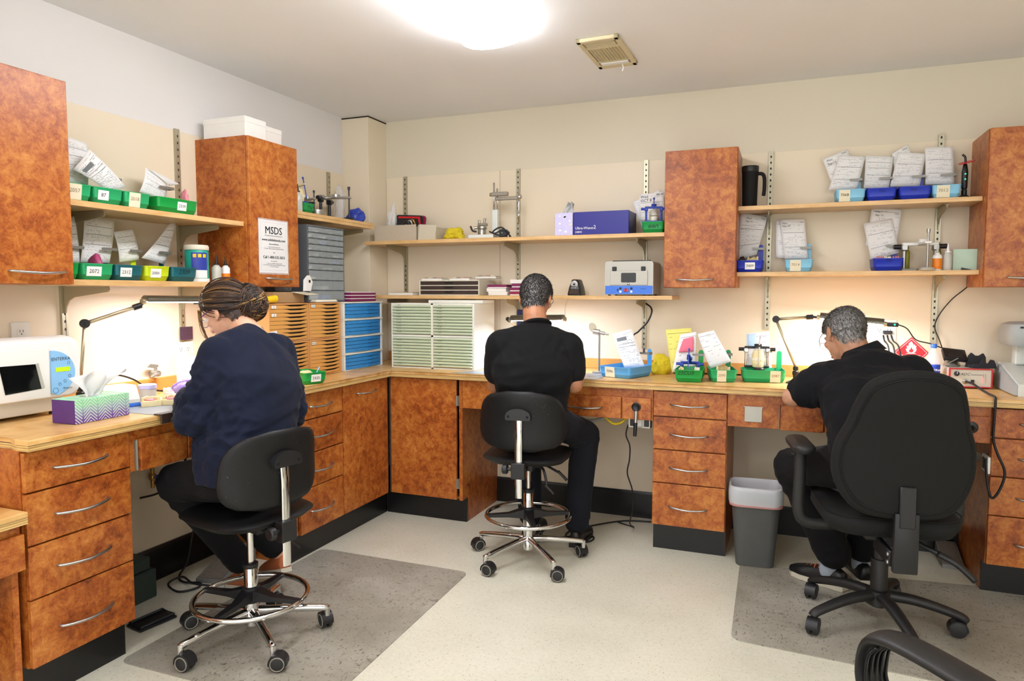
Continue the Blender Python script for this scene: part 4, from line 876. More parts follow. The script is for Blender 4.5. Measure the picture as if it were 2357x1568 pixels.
# ---------------------------------------------------------------- articulators
def articulator(label, loc, rz, s=1.0, frame='silver', dark='gunmetal', casts=None, upper='silver', open_=0, group=None, base='gunmetal'):
    t = thing('articulator', label, 'articulator', loc, rz, group); S = lambda *a: tuple(x*s for x in a)
    bm = newbm(); box(bm, *S(-.06, .06, .03, .05, .0, .010), .002*s); box(bm, *S(-.012, .012, -.075, .04, 0, .009), .002*s); lathe(bm, [(.024*s, 0), (.026*s, .004*s), (.022*s, .010*s)], S(0, -.07, 0)); obj('lower_frame', bm, base, t, autosmooth=40)
    for q in (-1, 1):
        bm = newbm(); cyl(bm, S(q*.052, .04, .008), S(q*.052, .04, .085), .007*s, n=12); box(bm, *S(q*.052-.012, q*.052+.012, .028, .052, .076, .100), .004*s); obj('post', bm, frame, t, autosmooth=40)
        bm = newbm(); cyl(bm, S(q*.062, .04, .092), S(q*.088, .04, .092), .009*s, n=12); obj('knob', bm, dark, t, autosmooth=40)
    m = Matrix.Translation(S(0, .04, .095)) @ Matrix.Rotation(radians(-open_), 4, 'X')
    bm = newbm(); box(bm, *S(-.06, .06, -.012, .012, 0, .012), .002*s); box(bm, *S(-.011, .011, -.12, .01, .001, .010), .002*s); lathe(bm, [(.018*s, 0), (.018*s, .012*s)], S(0, -.05, .008)); bmesh.ops.transform(bm, matrix=m, verts=bm.verts); up = obj('upper_frame', bm, upper, t, autosmooth=40)
    bm = newbm(); cyl(bm, S(0, -.112, -.09), S(0, -.112, .045), .0035*s, n=10); lathe(bm, [(.006*s, 0), (.006*s, .014*s)], S(0, -.112, .04)); bmesh.ops.transform(bm, matrix=m, verts=bm.verts); obj('incisal_pin', bm, frame, up, autosmooth=40)
    if casts:
        bm = newbm(); lathe(bm, [(.026*s, .010*s), (.029*s, .020*s), (.031*s, .040*s), (.027*s, .046*s)], S(0, -.03, 0)); c1 = obj('lower_cast', bm, casts, t, autosmooth=40)
        bm = newbm(); lathe(bm, [(.027*s, .050*s), (.031*s, .056*s), (.028*s, .078*s), (.022*s, .094*s)], S(0, -.03, 0)); obj('upper_cast', bm, casts, t, autosmooth=40)
        for q, a in enumerate([pi*(k/8) for k in range(9)]):
            x, y = .025*s*cos(a), -.035*s-.025*s*sin(a); obj('tooth', B(x-.0045*s, x+.0045*s, y-.004*s, y+.004*s, .041*s, .056*s, .0015*s), 'tooth', c1)
    return t
zf = ZLF+.0005
bottle('dropper_bottle', 'clear dropper bottle with dark tip on the corner shelf', (XP+.265, 3.150, zf), .024, .15, 'bottle_haze', 'gunmetal', .012, True, neck=.32)
t = pan('small green bin marked 726 on the corner shelf', 'green_d', (XP+.275, 3.192, zf), L90, w=.095, d=.16, h=.055, scribble=('726', .5, .028, .03, 'marker'), tab=False)
articulator('blue plastic hinge articulator with yellow cast in the green bin on the corner shelf', (XP+.18, 3.240, zf+.0565), L90, .85, 'art_blue', 'art_blue', 'plaster', 'plaster', 12, base='art_blue')
t = thing('tin', 'flat round metal tin on the corner shelf', 'tin', (XP+.262, 3.325, zf)); obj('body', lathe(newbm(), [(.030, 0), (.031, .002), (.031, .018)], n=28), 'silver', t, autosmooth=40); obj('lid', lathe(newbm(), [(.0322, .0185), (.0322, .028), (.03, .030)], n=28), 'silver', t, autosmooth=40)
articulator('dark steel articulator behind the tin on the corner shelf', (XP+.13, 3.395, zf), radians(75), 1.0, 'gunmetal', 'gunmetal', None, 'silver', 0)
articulator('tall chrome articulator with pointed pin on the corner shelf', (XP+.17, 3.605, zf), radians(105), 1.35, 'gunmetal', 'gunmetal', None, 'silver', 0)
bag('blue_bag', 'crumpled blue plastic bag at the end of the corner shelf', (XP+.20, 3.792, zf), .05, .045, .05, 'art_blue', 5, amp=.4)
bag('plastic_bag', 'clear plastic bag behind the blue bag on the corner shelf', (XP+.075, 3.80, zf), .035, .035, .13, 'clear_bag', 8)
# ================================================================ things on the back wall shelves and bench
YB0 = YP-.275
# ---- upper middle shelf
t = thing('cardboard_tray', 'torn grey cardboard tray of dental trays on the upper shelf', 'box', (xback(862, 550, YB0), YB0, ZBU+.0005), radians(1)); w = xback(957, 550, YB0)-xback(862, 550, YB0)
bm = newbm(); box(bm, 0, w, 0, .003, 0, .098, .0005); box(bm, 0, .003, .003, .22, 0, .098); box(bm, w-.003, w, .003, .22, 0, .085); box(bm, 0, w, .22, .223, 0, .098); box(bm, .003, w-.003, .003, .22, 0, .003); obj('body', bm, 'cardboard_grey', t)
t2 = thing('cardboard_tray', 'small beige cardboard tray beside the torn grey one', 'box', (xback(961, 550, YB0), YB0+.004, ZBU+.0005), radians(3)); w2 = xback(1004, 545, YB0)-xback(963, 550, YB0)
bm = newbm(); prism_y(bm, [(0, 0), (w2-.008, 0), (w2+.004, .088), (.012, .098)], 0, .003); box(bm, 0, .003, .003, .2, 0, .095); box(bm, w2-.006, w2-.003, .003, .2, 0, .08); box(bm, .003, w2-.006, .003, .2, 0, .003); box(bm, 0, w2-.004, .2, .203, 0, .09); obj('body', bm, 'cardboard_light', t2)
x0 = xback(925, 500, YB0+.1)
for k, (m_, dx, rz, lab) in enumerate((('black_plastic', 0, 8, 'black serving tray with red lining standing in the grey cardboard tray'), ('burgundy_r', .012, 2, 'red tray standing behind the black tray in the cardboard'))):
    t = thing('instrument_tray', lab, 'tray', (x0-.055+dx, YB0+.10+k*.02, ZBU+.1015)); mm = Matrix.Rotation(radians(-10), 4, 'X') @ Matrix.Rotation(radians(4), 4, 'Y')
    bm = prism_y(newbm(), rrect(0, .20, 0, .078, .02, 4), 0, .008); bmesh.ops.transform(bm, matrix=mm, verts=bm.verts); obj('tray', bm, m_, t)
    if k == 0: bm = prism_y(newbm(), [(.02, .055), (.165, .058), (.185, .01), (.195, .012), (.178, .070), (.02, .067)], -.002, -.0005); bmesh.ops.transform(bm, matrix=mm, verts=bm.verts); obj('red_lining', bm, 'red_plastic', t)
bag('plastic_bag', 'crumpled clear plastic bag in the grey cardboard tray', (xback(902, 520, YB0+.1), YB0+.11, ZBU+.005), .034, .040, .125, 'clear_bag', 11)
rnd = random.Random(9)
for k, lab in enumerate(('dark bent instrument poking out of the grey cardboard tray', 'steel impression tray handle poking out of the cardboard tray', 'brass coloured clamp lying over the cardboard tray edge')):
    p = ony(940+k*6, 515-k*2, YB0+.045+k*.016); bm = newbm(); tube(bm, [(p.x-.04, p.y, p.z-.005), (p.x, p.y-.01, p.z+.012), (p.x+.012, p.y+.003, p.z-.03), (p.x+.008, p.y+.003, p.z-.07)], .006, 8, 5); tag(obj('instrument', bm, ('gunmetal', 'silver', 'brass')[k], None, True), lab, 'instrument')
def drape(name, label, loc, sx, sy, sz, m, seed, cat='cloth'):
    bm = newbm(); N = 26; g = []
    for j in range(N+1):
        row = []
        for i in range(N+1):
            u, v = i/N*2-1, j/N*2-1; rr = min(1, sqrt(u*u+v*v)); h = (1-rr**2.2)*.75*max(0, .55+.7*mnoise.noise(Vector((u*1.5+seed, v*1.5, 0))))+.10*abs(mnoise.noise(Vector((u*4, v*4, seed))))
            row.append(bm.verts.new((u*sx*(1+.2*mnoise.noise(Vector((u, v, seed)))), v*sy, max(.004, h*sz))))
        g.append(row)
    for a, b in zip(g, g[1:]): bridge(bm, a, b, False)
    bmesh.ops.solidify(bm, geom=bm.faces[:], thickness=.003)
    o = obj(name, bm, m, None, True); zm = min(v.co.z for v in o.data.vertices); o.location = (loc[0], loc[1], loc[2]-zm); return tag(o, label, cat)
bag('yellow_cloth', 'crumpled yellow cloth on the upper shelf beside the surveyor', (xback(1046, 540, YB0+.09), YB0+.10, ZBU+.0008), .062, .055, .042, 'cloth_yellow', 3, 'cloth', .6)
# dental surveyor with jointed arm
xs_ = xback(1076, 545, YB0); t = thing('dental_surveyor', 'grey dental surveyor with jointed arm on the upper shelf', 'surveyor', (xs_, YB0, ZBU+.0005)); sw_ = .22
obj('base', B(0, .165, .01, .20, 0, .022, .003, 2), 'scope_white', t)
bm = newbm(); lathe(bm, [(.026, .022), (.026, .055), (.022, .06)], (.07, .06, 0)); obj('swivel_base', bm, 'steel', t, autosmooth=40)
bm = newbm(); lathe(bm, [(.030, .060), (.030, .074)], (.072, .06, 0)); box(bm, .045, .105, .045, .075, .078, .094, .003); cyl(bm, (.055, .06, .09), (.05, .06, .115), .007, n=10); cyl(bm, (.085, .06, .09), (.09, .06, .125), .007, n=10); cyl(bm, (.045, .055, .07), (.02, .045, .065), .009, n=10); obj('cast_table', bm, 'steel', t, autosmooth=40)
bm = newbm(); tube(bm, [(.035, .06, .045), (.012, .05, .05), (.0, .045, .078)], .006, 8, 4); obj('lock_lever', bm, 'black_plastic', t, True)
xc = xback(1140, 520, YB0+.12)-xs_
obj('column', B(xc-.018, xc+.020, .105, .14, .022, .18, .006, 2), 'scope_white', t)
bm = newbm(); cyl(bm, (xc-.008, .12, .17), (xc-.008, .12, .345), .006, n=10); cyl(bm, (xc+.012, .125, .17), (xc+.012, .125, .31), .006, n=10); obj('rods', bm, 'chrome', t, True)
bm = newbm(); box(bm, xc-.02, xc+.085, .105, .135, .262, .286, .003); box(bm, xc+.0, xc+.165, .112, .128, .236, .256, .003); cyl(bm, (xc-.035, .12, .274), (xc-.02, .12, .274), .011, n=12); obj('arm', bm, 'steel', t, autosmooth=40)
bm = newbm(); cyl(bm, (xc+.158, .115, .09), (xc+.158, .115, .30), .006, n=10); cyl(bm, (xc+.158, .115, .16), (xc+.158, .115, .12), .008, n=10); cyl(bm, (xc+.165, .105, .248), (xc+.175, .09, .248), .014, n=14); obj('spindle', bm, 'chrome', t, True)
cable('power_adapter_cable', 'tangled black cable lying beside the surveyor', [(xs_+xc+.0, YB0+.03, ZBU+.04), (xs_+xc+.04, YB0+.02, ZBU+.028), (xs_+xc+.085, YB0+.04, ZBU+.05), (xs_+xc+.12, YB0+.05, ZBU+.03), (xs_+xc+.09, YB0+.02, ZBU+.012), (xs_+xc+.03, YB0+.01, ZBU+.033), (xs_+xc+.07, YB0+.05, ZBU+.065), (xs_+xc+.13, YB0+.04, ZBU+.012), (xs_+xc+.135, YB0+.02, ZBU+.006)], .005)
t = thing('power_adapter', 'black plug-in power adapter on the surveyor base', 'adapter', (xs_+xc+.05, YB0+.065, ZBU+.0005), radians(20)); obj('body', B(0, .05, 0, .04, 0, .055, .006, 2), 'black_plastic', t); obj('prongs', B(.015, .019, -.012, 0, .03, .034), 'silver', t)
# tissue box and blue carton
xa, xb = xback(1277, 537, YB0), xback(1318, 537, YB0)
t = thing('tissue_box', 'pale lavender patterned tissue box beside the blue carton', 'tissue box', (xa, YB0, ZBU+.0005)); wq = xb-xa
obj('carton', B(0, wq, 0, .115, 0, .128, .0015), 'lavender', t); tissue(t, wq*.5, .05, .126, .85, 5, True)
rnd = random.Random(3)
for k in range(12): x_ = rnd.uniform(.005, wq-.022); z_ = rnd.uniform(.01, .11); obj('printed_patch', B(x_, x_+rnd.uniform(.008, .016), -.0006, .0001, z_, z_+rnd.uniform(.005, .012)), rnd.choice(['cap_white', 'tape', 'white_card', 'lavender']), t)
xa, xb = xback(1320, 537, YB0), xback(1447, 534, YB0)
t = thing('product_carton', 'large royal blue carton lettered Ultra-Waxer2 on the upper shelf', 'box', (xa, YB0, ZBU+.0005), radians(-.5)); wq = xb-xa
obj('body', B(0, wq, 0, .20, 0, .130, .0015), 'box_blue', t); obj('side_print', B(wq-.0003, wq+.0008, .012, .188, .012, .118), 'box_blue_side', t)
text('Ultra-Waxer', .021, 'cap_white', (.010, -.0004, .038), X3, Z3, t, align='LEFT'); text('2', .03, 'cap_white', (.118, -.0004, .041), X3, Z3, t, align='LEFT'); text('34844', .016, 'cap_white', (.010, -.0004, .016), X3, Z3, t, align='LEFT')
articulator('blue hinge articulator with white cast in the green bin 880', (xback(1505, 510, YB0+.09), YB0+.085, ZBU+.0635), radians(190), .8, 'art_blue', 'art_blue', 'plaster_white', 'art_blue', 18, base='art_blue')
# ---- lower middle shelf
zl = ZBL+.0005; YL0 = YP-.27
tooth_tray('white card tray of tooth moulds at the corner end', (xback(893, 677, YL0), YL0+.01, zl), 0, .175, .15, .014, 'white_card', 'cardboard_grey')
xa, xb = xback(965, 677, YL0), xback(1103, 677, YL0); wq = xb-xa
t = thing('drawer_box', 'cream desktop drawer box with three dark brown drawers', 'drawer unit', (xa, YL0, zl)); Hq = .092
bm = newbm(); box(bm, 0, .007, 0, .24, 0, Hq, .001); box(bm, wq-.007, wq, 0, .24, 0, Hq, .001); box(bm, .007, wq-.007, .23, .24, 0, Hq)
for k in range(4): box(bm, .007, wq-.007, 0, .24, k*(Hq-.005)/3, k*(Hq-.005)/3+.005)
obj('case', bm, 'cream', t)
for k in range(3):
    a = k*(Hq-.005)/3+.006; d = obj('drawer', B(.009, wq-.009, .003, .2, a, a+.022, .001), 'brown_dark', t); obj('grip', B(wq/2-.028, wq/2+.028, -.003, .004, a+.011, a+.017, .001), 'black_plastic', d)
for k, (u0, u1, dz, lab) in enumerate(((972, 1030, 0, 'white tooth card lying left on the brown-drawer box'), (1036, 1100, 0, 'white tooth card lying right on the brown-drawer box'), (1080, 1130, .012, 'white tooth card lying on top of another card'))):
    x0 = xback(u0, 640, YL0+.03); tt = tooth_tray(lab, (x0, YL0+.02+.05*k*(k > 1), zl+Hq+.0005+dz), radians((3, -3, 1)[k]), .14, .10 if k < 2 else .1, .011, 'white_card', 'cardboard_light'); 
    for q in range(4): obj('tooth_strip', B(.012+q*.028, .034+q*.028, .02, .08, .014, .018), ('burgundy_r', 'tooth', 'box_blue_side', 'pink_acrylic')[(q+k) % 4], tt)
def flat_stack(x, y, n, cols, w, d, h, labs, seed):
    r = random.Random(seed)
    for k in range(n):
        t = thing('tooth_box', labs[k], 'box', (x+r.uniform(-.006, .006), y+r.uniform(0, .008), zl+k*(h+.0008)), radians(r.uniform(-2, 2)), 'flat boxes of artificial teeth')
        obj('tray', B(0, w, 0, d, 0, h*.6, .0008), 'white_card', t); obj('lid', B(-.001, w+.001, -.001, d+.001, h*.28 if cols[k] != 'white_card' else h*.6, h, .0008), cols[k], t)
YQ = YL0+.02
flat_stack(xback(1121, 676, YQ), YQ, 3, ['white_card', 'white_card', 'burgundy'], .125, .17, .021, ['bottom white tooth box of the low stack', 'middle white tooth box of the low stack', 'burgundy tooth box on top of the low stack'], 2)
flat_stack(xback(1173, 676, YQ)+.006, YQ, 4, ['burgundy_r', 'burgundy', 'burgundy', 'white_card'], .13, .17, .023, ['bottom dark red tooth box of the tall stack by the head', 'second burgundy tooth box of the tall stack by the head', 'third burgundy tooth box of the tall stack by the head', 'white tooth box on top of the tall stack by the head'], 4)
# pencil sharpener
xm = (xback(1305, 675, YL0+.05)+xback(1336, 675, YL0+.05))/2; t = thing('pencil_sharpener', 'black electric pencil sharpener with silver face', 'sharpener', (xm, YL0+.05, zl))
def sec(hw, y0, y1, z): return [(x, y, z) for x, y in rrect(-hw, hw, y0, y1, .008, 3)]
obj('housing', loft(newbm(), [sec(.038, 0, .12, 0), sec(.039, 0, .12, .01), sec(.033, .008, .12, .045), sec(.020, .02, .11, .09), sec(.016, .025, .10, .094)]), 'black_plastic', t, autosmooth=40)
obj('bin_drawer', B(-.030, .030, -.002, .01, .006, .036, .003), 'brown_dark', t)
fm = Matrix.Translation((0, .0135, .066)) @ Matrix.Rotation(radians(12), 4, 'X'); bm = newbm(); lathe(bm, [(.021, -.004), (.021, .004), (.018, .006), (.008, .005)], (0, 0, 0), (0, -1, 0)); bmesh.ops.transform(bm, matrix=fm, verts=bm.verts); f_ = obj('face_ring', bm, 'sharp_silver', t, autosmooth=40)
bm = newbm(); lathe(bm, [(.0055, .0055), (.0055, .0066)], (0, 0, 0), (0, -1, 0)); bmesh.ops.transform(bm, matrix=fm, verts=bm.verts); obj('pencil_hole', bm, 'black_matte', f_)
text('BOSTON', .008, 'cap_white', (0, .0005, .043), X3, (0, .2, 1), t, off=.004)
# curing box with blue control strip
xa, xb = xback(1392, 677, YL0), xback(1503, 677, YL0); wq = xb-xa; Hq = .192
t = thing('curing_box', 'grey metal light-curing box with blue control strip and red digits', 'curing unit', (xa, YL0, zl))
obj('housing', prism_y(newbm(), [(0, .006), (wq, .006)]+[(x, z) for x, z in rrect(0, wq, .006, Hq, .016, 4) if z > .05], .0, .235), 'grey_metal', t)
obj('control_strip', B(.003, wq-.003, -.0025, .0003, .008, .055, .0005), 'panel_blue', t); cs = t.children[-1]
d = obj('door', B(.030, wq-.030, -.006, .0003, .058, .140, .002), 'grey_metal', t); obj('window', prism_y(newbm(), rrect(wq/2-.042, wq/2+.042, .074, .127, .006, 3), -.0075, -.0055), 'dark_window', d)
for x_ in (.055, wq-.055): obj('latch', B(x_-.012, x_+.012, -.008, 0, .137, .162, .002), 'black_plastic', t)
obj('door_knob', lathe(newbm(), [(.006, 0), (.007, .006), (.004, .008)], (wq/2, -.006, .066), (0, -1, 0)), 'silver', d, True)
obj('lid_handle', B(.035, wq-.02, .03, .05, Hq, Hq+.006, .002), 'gunmetal', t)
dsp = obj('display', B(wq/2-.026, wq/2-.001, -.0038, -.002, .021, .040), 'brown_dark', cs); text('1.0', .019, 'led_red', (wq/2-.0135, -.0040, .0305), X3, Z3, dsp)
for x_, z_ in ((-.046, .04), (-.046, .022), (.016, .04), (.016, .022)): obj('button', B(wq/2+x_-.006, wq/2+x_+.006, -.0045, -.002, z_-.006, z_+.006, .001), 'cap_white' if z_ < .03 else 'ink', cs)
text('Triad 2', .010, 'ink', (wq-.055, -.0028, .038), X3, Z3, cs); obj('arrow', prism_y(newbm(), [(wq/2-.068, .031), (wq/2-.058, .042), (wq/2-.058, .020)], -.0032, -.002), 'ink', cs)
for x_ in (.02, wq-.02): obj('foot', lathe(newbm(), [(.008, 0), (.008, .006)], (x_, .03, 0)), 'black_plastic', t); obj('foot', lathe(newbm(), [(.008, 0), (.008, .006)], (x_, .2, 0)), 'black_plastic', t)
# ---- white tower of pale green drawers in the corner
x0, x1, xm_ = -2.278, -1.713, -1.994; yq = 3.74
t = thing('drawer_tower', 'white double tower of pale green plastic drawers in the corner', 'drawer unit', (x0, yq, ZT)); H = .398; D = .30; w = x1-x0
bm = newbm(); box(bm, 0, .012, 0, D, 0, H, .001); box(bm, w-.014, w, 0, D, 0, H, .001); box(bm, xm_-x0-.008, xm_-x0+.008, 0, D, 0, H, .001); box(bm, .012, w-.014, 0, D, H-.010, H); box(bm, .012, w-.014, 0, D, 0, .008); box(bm, .012, w-.014, D-.006, D, 0, H); box(bm, .012, w-.014, 0, D, H*.5-.006, H*.5+.006)
obj('case', bm, 'tray_white', t); obj('interior', B(.012, w-.014, .03, .034, .01, H-.01), 'gap', t)
for a, b in ((.013, xm_-x0-.009), (xm_-x0+.009, w-.015)):
    for k in range(2):
        zb = .010+k*(H*.5-.002); n = 10; hh = (H*.5-.017)/n
        for r in range(n):
            z = zb+r*hh; bm = newbm(); prism_x(bm, [(.004, z+.001), (-.004, z+.003), (-.011, z+hh*.55), (-.004, z+hh*.62), (.003, z+hh-.0015), (.012, z+hh-.0015), (.012, z+.001)], a, b)
            d = obj('drawer', bm, 'drawer_green', t)
            if r % 2 == 0 or k == 1: text(random.choice(['A 3.1 B', '22 E', 'C 4 lower', '34 M', 'D2 upper']), .0085, 'ink', (a+.045, -.003, z+hh*.80), X3, (0, .3, 1), d, off=.0022)
carton('flat white carton lying on the pale green drawer tower', (xback(986, 692, 3.78), 3.78, ZT+H+.0008), radians(1), .36, .18, .018, 'tray_white', lid=False)
# ---- bench behind the man in the T-shirt
tag(obj('bench_mat', prism_z(newbm(), [(-1.80, 3.60), (-.93, 3.60), (-.93, 3.88), (-1.60, 3.88)], ZT-.0004, ZT+.0012), 'mat_grey'), 'grey work mat on the back bench under the man hands', 'mat')
bag('yellow_cloth', 'bunched yellow dust cloth on the back bench behind the bin 7096', (-.668, 4.015, ZT), .052, .055, .058, 'cloth_yellow', 8, 'cloth', .5)
t = thing('handpiece_motor', 'small chrome motor joint on a stand right of the man shoulder', 'motor', (-1.0, 3.90, ZT)); obj('post', lathe(newbm(), [(.04, 0), (.04, .01), (.006, .014), (.006, .235)]), 'steel', t, autosmooth=40)
bm = newbm(); cyl(bm, (-.035, 0, .24), (.0, 0, .235), .016, n=14); cyl(bm, (0, 0, .235), (.03, 0, .228), .010, n=12); cyl(bm, (.03, 0, .228), (.055, 0, .224), .006, n=10); cyl(bm, (-.005, 0, .215), (-.005, 0, .25), .008, n=10); obj('joint', bm, 'silver', t, autosmooth=40)
bm = newbm(); lathe(bm, [(.028, 0), (.028, .003)], (-.04, -.005, .262), (.7, -.6, .3)); obj('disc', bm, 'cream', t)
t = thing('power_strip', 'dark blue socket box on the back wall behind the man neck', 'socket box', (xback(1205, 725, YP-.02), YP-.001, 1.185)); obj('body', B(-.04, .04, -.035, 0, -.07, .07, .003), 'box_blue_side', t); obj('socket', B(-.022, .022, -.0365, -.034, -.045, .045, .002), 'black_plastic', t)
# casts in the green bins on the bench
def rotpt(b, x, y, z): return b.matrix_basis @ Vector((x, y, z))
def in_bin(b, x, y, z=.0065): return b.location + Matrix.Rotation(b.rotation_euler.z, 3, 'Z') @ Vector((x, y, z))
articulator('blue hinge articulator over yellow wax rims in the marker-numbered bin', in_bin(b2, .066, .105), radians(2), .82, 'art_blue', 'art_blue', None, 'art_blue', 30, base='art_blue')
for k, (x_, y_, m_, lab) in enumerate(((.029, .036, 'plaster', 'yellow wax rim at left in the marker-numbered bin'), (.110, .036, 'plaster_white', 'pale cast at right in the marker-numbered bin'))):
    o = tag(obj('dental_cast', cast(newbm(), .028, .040, .066, True, 7+k), m_, None, autosmooth=40), lab, 'dental cast'); o.location = in_bin(b2, x_, y_, .0065)
o = tag(obj('dental_cast', cast(newbm(), .075, .065, .066, True, 12), 'plaster', None, autosmooth=40), 'plaster cast with pink gums in the bin 2090', 'dental cast'); o.location = in_bin(b3, .075, .07); o.rotation_euler.z = radians(12)
blob('denture', 'pink acrylic denture lying in the bin 2090', in_bin(b3, .065, .045), .028, 'pink_acrylic', 'denture', 3, (1, .5, .9))
articulator('black articulator with large plaster casts standing in the long green bin', in_bin(b4, .082, .095, .0655), radians(8), 1.05, 'chrome', 'black_plastic', 'plaster', 'black_plastic', 8, base='black_plastic')
blob('wax_lump', 'pale wax lump at the right end of the long green bin', in_bin(b4, .172, .05), .014, 'plaster', 'wax', 4, (1, .8, 1.6))
blob('wax_lump', 'pale yellow wax pieces in the bin with sticker 2435', in_bin(b5, .062, .09), .032, 'plaster', 'wax', 6, (1, 1.2, .9))
bm = newbm(); a_ = in_bin(b5, .085, .06, .02); c_ = in_bin(b5, .145, .10, .075); cyl(bm, a_, c_, .003, n=8); tag(obj('plastic_stick', bm, 'panel_lblue'), 'light blue plastic stick leaning in the bin with sticker 2435', 'stick')
# ---- right hand shelves
p = xback(1725, 471, YU+.06); t = thing('travel_mug', 'tall matte black travel mug with handle on the upper right shelf', 'mug', (p, YU+.065, ZRU+.0005))
obj('body', lathe(newbm(), [(.036, 0), (.038, .004), (.040, .12), (.042, .185)], n=32), 'black_matte', t, autosmooth=40); obj('lid', lathe(newbm(), [(.0428, .1855), (.044, .188), (.0445, .21), (.043, .216), (.03, .214)], n=32), 'black_plastic', t, autosmooth=40)
obj('handle', tube(newbm(), [(.040, 0, .176), (.062, 0, .172), (.072, 0, .15), (.073, 0, .10), (.071, 0, .07), (.069, 0, .058)], .0095, 12, 6), 'black_matte', t, True)
p = .786; t = thing('curing_light', 'black handheld curing light with round red shield', 'curing light', (p, YU+.10, ZRU+.0005))
obj('base', lathe(newbm(), [(.024, 0), (.024, .012), (.012, .02), (.012, .045)]), 'black_plastic', t, autosmooth=40); obj('handpiece', lathe(newbm(), [(.009, .046), (.013, .055), (.014, .13), (.009, .165), (.006, .17)], n=18), 'black_plastic', t, autosmooth=40)
obj('light_guide', tube(newbm(), [(0, 0, .168), (0, 0, .19), (-.003, 0, .205), (-.014, 0, .216)], .005, 10, 5), 'gunmetal', t, True)
bm = newbm(); lathe(bm, [(.034, 0), (.036, .002), (.034, .004)], (.006, 0, .176), (-.25, -.25, 1), 28); obj('shield', bm, 'red_plastic', t)
for z in (.095, .12): obj('led', lathe(newbm(), [(.003, 0), (.003, .0012)], (0, -.0142, z), (0, -1, 0), 10), 'led_green', t)
def art_p(px, y): return xback(px[0], px[1], y)
articulator('white and black full articulator on the lower right shelf', (xback(2122, 617, YU+.10), YU+.10, ZRL+.0005), radians(4), 1.35, 'silver', 'black_plastic', None, 'cap_white', 0, base='grey_metal')
bottle('oil_bottle', 'olive green bottle behind the white articulator', (xback(2087, 617, YU+.18), YU+.19, ZRL+.0005), .014, .14, 'green_glass', 'green_glass', .008, neck=.2)
bottle('oil_bottle', 'olive green bottle peeking out behind the orange-labelled bottle', (xback(2158, 617, YU+.19), YU+.195, ZRL+.0005), .014, .145, 'green_glass', 'green_glass', .008, neck=.2)
bottle('glue_bottle', 'white squeeze bottle with orange label and clear tip', (xback(2157, 618, YU+.03), YU+.035, ZRL+.0005), .0205, .12, 'cap_white', 'bottle_haze', .011, True, band=('orange', .08, .72), neck=.34)
bottle('dropper_bottle', 'translucent dropper bottle with white cap on the right shelf', (xback(2181, 618, YU+.03), YU+.035, ZRL+.0005), .019, .128, 'bottle_haze', 'cap_white', .014, True, neck=.36)
x0 = xback(2193, 615, YU+.05)
for k in range(4): o = tag(obj('mint_packet', B(0, .115-.012*k, 0, .010, 0, .102-.002*k, .001), 'mint_paper' if k != 1 else 'mint', None), ('front', 'second', 'third', 'rear')[k]+' pale mint paper packet standing on the lower right shelf', 'packet', 'mint paper packets'); o.location = (x0+.012*k, YU+.055+.0125*k, ZRL+.0005)
bm = newbm(); prism_y(bm, [(0, 0), (.05, 0), (.002, .012)], 0, .012); o = tag(obj('door_wedge', bm, 'black_plastic'), 'small black wedge lying before the mint packets', 'wedge'); o.location = (xback(2213, 617, YU+.02), YU+.02, ZRL+.0005)
# teeth in the blue bins
def bin_by(s): return [o for o in bpy.data.objects if o.get('label') == s][0]
b7 = bin_by('dark blue case bin of pink teeth on the lower right shelf')
for k in range(3):
    o = tag(obj('denture_teeth', cast(newbm(), .033, .04, .03, True, 30+k), ('pink_acrylic', 'tooth', 'pink_acrylic')[k], None, autosmooth=40), ('left', 'middle', 'right')[k]+' pink denture tooth row in the dark blue bin', 'denture', 'denture rows in the dark blue bin'); o.location = b7.location+Vector((.034+.036*k, .05, .046))
    o.location.z = ZRL+.0075; o.scale = (1, 1, 2.2)
b9 = bin_by('dark blue case bin with sticker 7409 on the lower right shelf')
o = tag(obj('dental_cast', cast(newbm(), .06, .05, .075, True, 40), 'plaster', None, autosmooth=40), 'cream dental cast in the dark blue bin 7409', 'dental cast'); o.location = b9.location+Vector((.083, .05, .0065))
blob('wax_lump', 'black knob of an articulator in the bin 7409', b9.location+Vector((.03, .05, .0065)), .022, 'black_plastic', 'knob', 4, (1, .8, 1.7))
# ---- right end of the back bench
t = thing('flammable_sign', 'red diamond flammable gas sign on the back wall', 'sign', (xback(2097, 812, YP-.002), YP-.0005, ony(2097, 812, YP-.002).z)); R_ = .082
obj('plate', prism_y(newbm(), [(0, -R_), (R_, 0), (0, R_), (-R_, 0)], -.0016, 0), 'sign_red', t)
r2 = R_*.9; r3 = R_*.87
for a, b in (((0, -1), (1, 0)), ((1, 0), (0, 1)), ((0, 1), (-1, 0)), ((-1, 0), (0, -1))): obj('border', prism_y(newbm(), [(a[0]*r2, a[1]*r2), (b[0]*r2, b[1]*r2), (b[0]*r3, b[1]*r3), (a[0]*r3, a[1]*r3)], -.0021, -.0015), 'sign_white', t)
fl = [(0, .06), (.010, .044), (.008, .034), (.016, .046), (.018, .034), (.024, .038), (.021, .018), (.026, .022), (.021, .006), (.012, -.001), (-.012, -.001), (-.021, .006), (-.026, .022), (-.019, .018), (-.021, .038), (-.013, .032), (-.012, .048)]
obj('flame', prism_y(newbm(), fl, -.0021, -.0015), 'sign_white', t); fi = [(0, .03), (.007, .016), (.011, .018), (.009, .004), (0, .001), (-.009, .004), (-.011, .016), (-.005, .014)]
obj('flame_core', prism_y(newbm(), fi, -.0024, -.0019), 'sign_red', t); obj('flame_line', B(-.022, .022, -.0021, -.0015, -.006, -.0035), 'sign_white', t)
text('FLAMMABLE GAS', .0115, 'sign_white', (0, -.0018, -.016), X3, Z3, t); text('2', .016, 'sign_white', (0, -.0018, -.052), X3, Z3, t)
